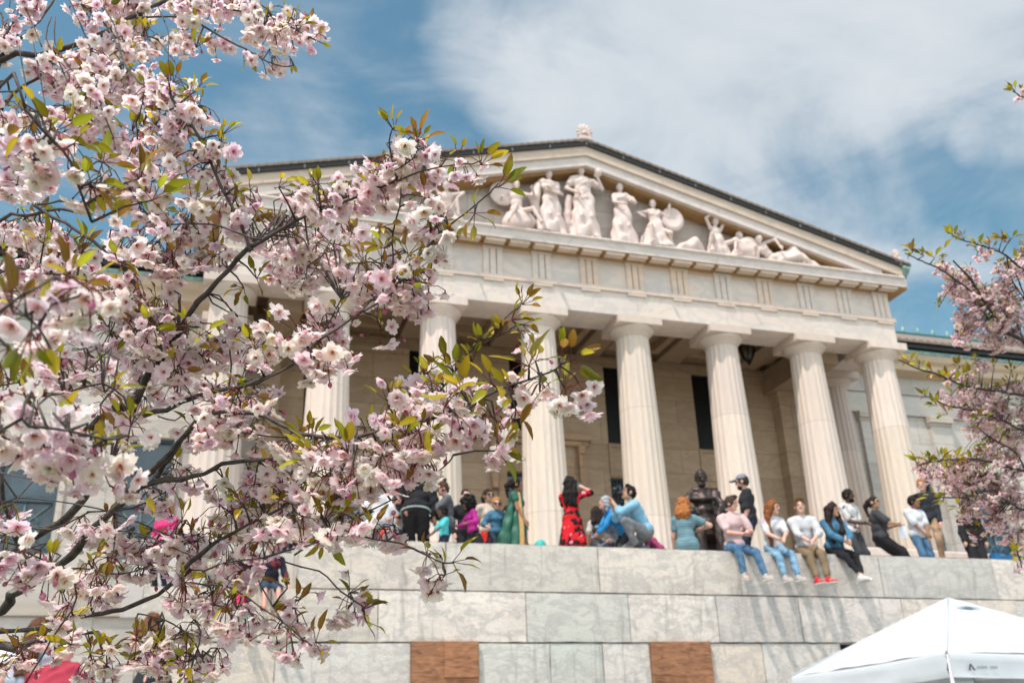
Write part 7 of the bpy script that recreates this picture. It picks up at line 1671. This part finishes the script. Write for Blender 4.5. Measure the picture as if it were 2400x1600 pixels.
for x, y, rx, ry, fl, lv in [ # native pixels
 (2215,640,22,24,.9,.8),(2250,665,45,38,1.05,.4),(2290,700,50,40,1.1,.4),(2330,735,45,40,1.1,.4),(2240,690,35,25,1,.4),(2370,690,35,40,1.1,.5),(2385,740,30,35,1.1,.4),(2350,780,50,30,1.1,.4),(2300,770,50,28,1.05,.4),(2260,790,30,22,.9,.4),(2390,790,25,30,1.1,.4),(2350,650,35,24,.9,.8),(2395,640,25,28,1,.6),(2310,600,25,15,.8,.9),(2260,745,30,25,1,.4),(2320,810,40,20,1,.4),(2390,600,24,20,.9,.8),
 (2290,865,25,18,.9,.7),(2240,890,28,20,.9,.9),(2260,930,45,26,1,.5),(2320,925,45,24,1,.5),(2380,920,30,28,1,.5),(2220,950,25,18,.9,.8),(2290,970,50,28,1.1,.5),(2350,975,45,30,1.1,.5),(2395,985,20,35,1.1,.5),(2310,1010,45,25,1.1,.5),(2370,1030,40,30,1.1,.4),
 (2170,1105,32,22,1,.8),(2215,1110,38,26,1.05,.7),(2265,1100,42,28,1.1,.6),(2320,1070,45,30,1.1,.5),(2370,1085,40,32,1.1,.4),(2240,1140,42,25,1.1,.5),(2300,1130,48,28,1.1,.4),(2360,1135,45,30,1.1,.4),(2270,1175,35,24,1,.6),(2330,1180,45,28,1.1,.4),(2385,1190,30,30,1.1,.4),(2340,1225,40,25,1.1,.4),(2395,1240,20,25,1,.4),(2285,1200,22,18,.9,.7),(2375,1270,28,18,1,.4),(2255,1215,20,14,.8,.6),(2290,1258,16,12,.8,.8),(2390,1325,16,14,.8,.8),(2390,225,16,14,.8,.8),
 ]: T2.spray(x, y, rx, ry, None, fl*0.78, min(1, lv*1.4), 0.22, 0.0155, hue=(1.0, 0.95, 0.95))
for x, y, d, n in [(2140,590,4.1,8),(2165,600,4.1,7),(2190,605,4.15,6),(2235,555,4.2,8),(2260,560,4.2,8),(2290,575,4.2,7),(2320,580,4.25,7),(2350,560,4.3,7),(2380,610,4.3,6),(2130,850,4.1,9),(2155,860,4.1,7),(2185,870,4.15,7),(2250,860,4.15,6),(2215,890,4.2,8),(2170,930,4.1,7),(2195,950,4.1,8),(2220,970,4.1,7),(2270,880,4.2,7),(2150,1085,4.0,9),(2180,1080,4.0,9),(2210,1075,4.0,8),(2240,1080,4.0,7),(2275,1080,4.05,6),(2185,1165,4.05,7),(2210,1175,4.05,7),(2250,1190,4.05,6),(2310,1060,4.1,6),(2350,1020,4.2,6),(2380,1300,4.0,6),(2380,215,3.9,7),(2300,985,4.2,6),(2370,870,4.3,6),(2330,860,4.25,5),(2200,720,4.2,4),(2370,560,4.3,6)]:
    p = at(x, y, d); b2, bz, dist = T2.nearest(x, y, d); L = np.linalg.norm(p-b2)
    if L > 0.01: tube_bits(T2.twigs, np.array([b2, b2*0.5+p*0.5+np.array((0, 0, 0.05*L)), p])-T2.off, [0.003, 0.0022, 0.0016], 5)
    T2.leafgroup(p, n, 0.052, -_rt*0.5+_up*0.5-_fw*0.2, T2.q, 1.0)
rest_of_crown(T2, 2760, 3500, -150, 1250, 4.6, 5.6, 16, 0.55, 2)
T2.finish(99)
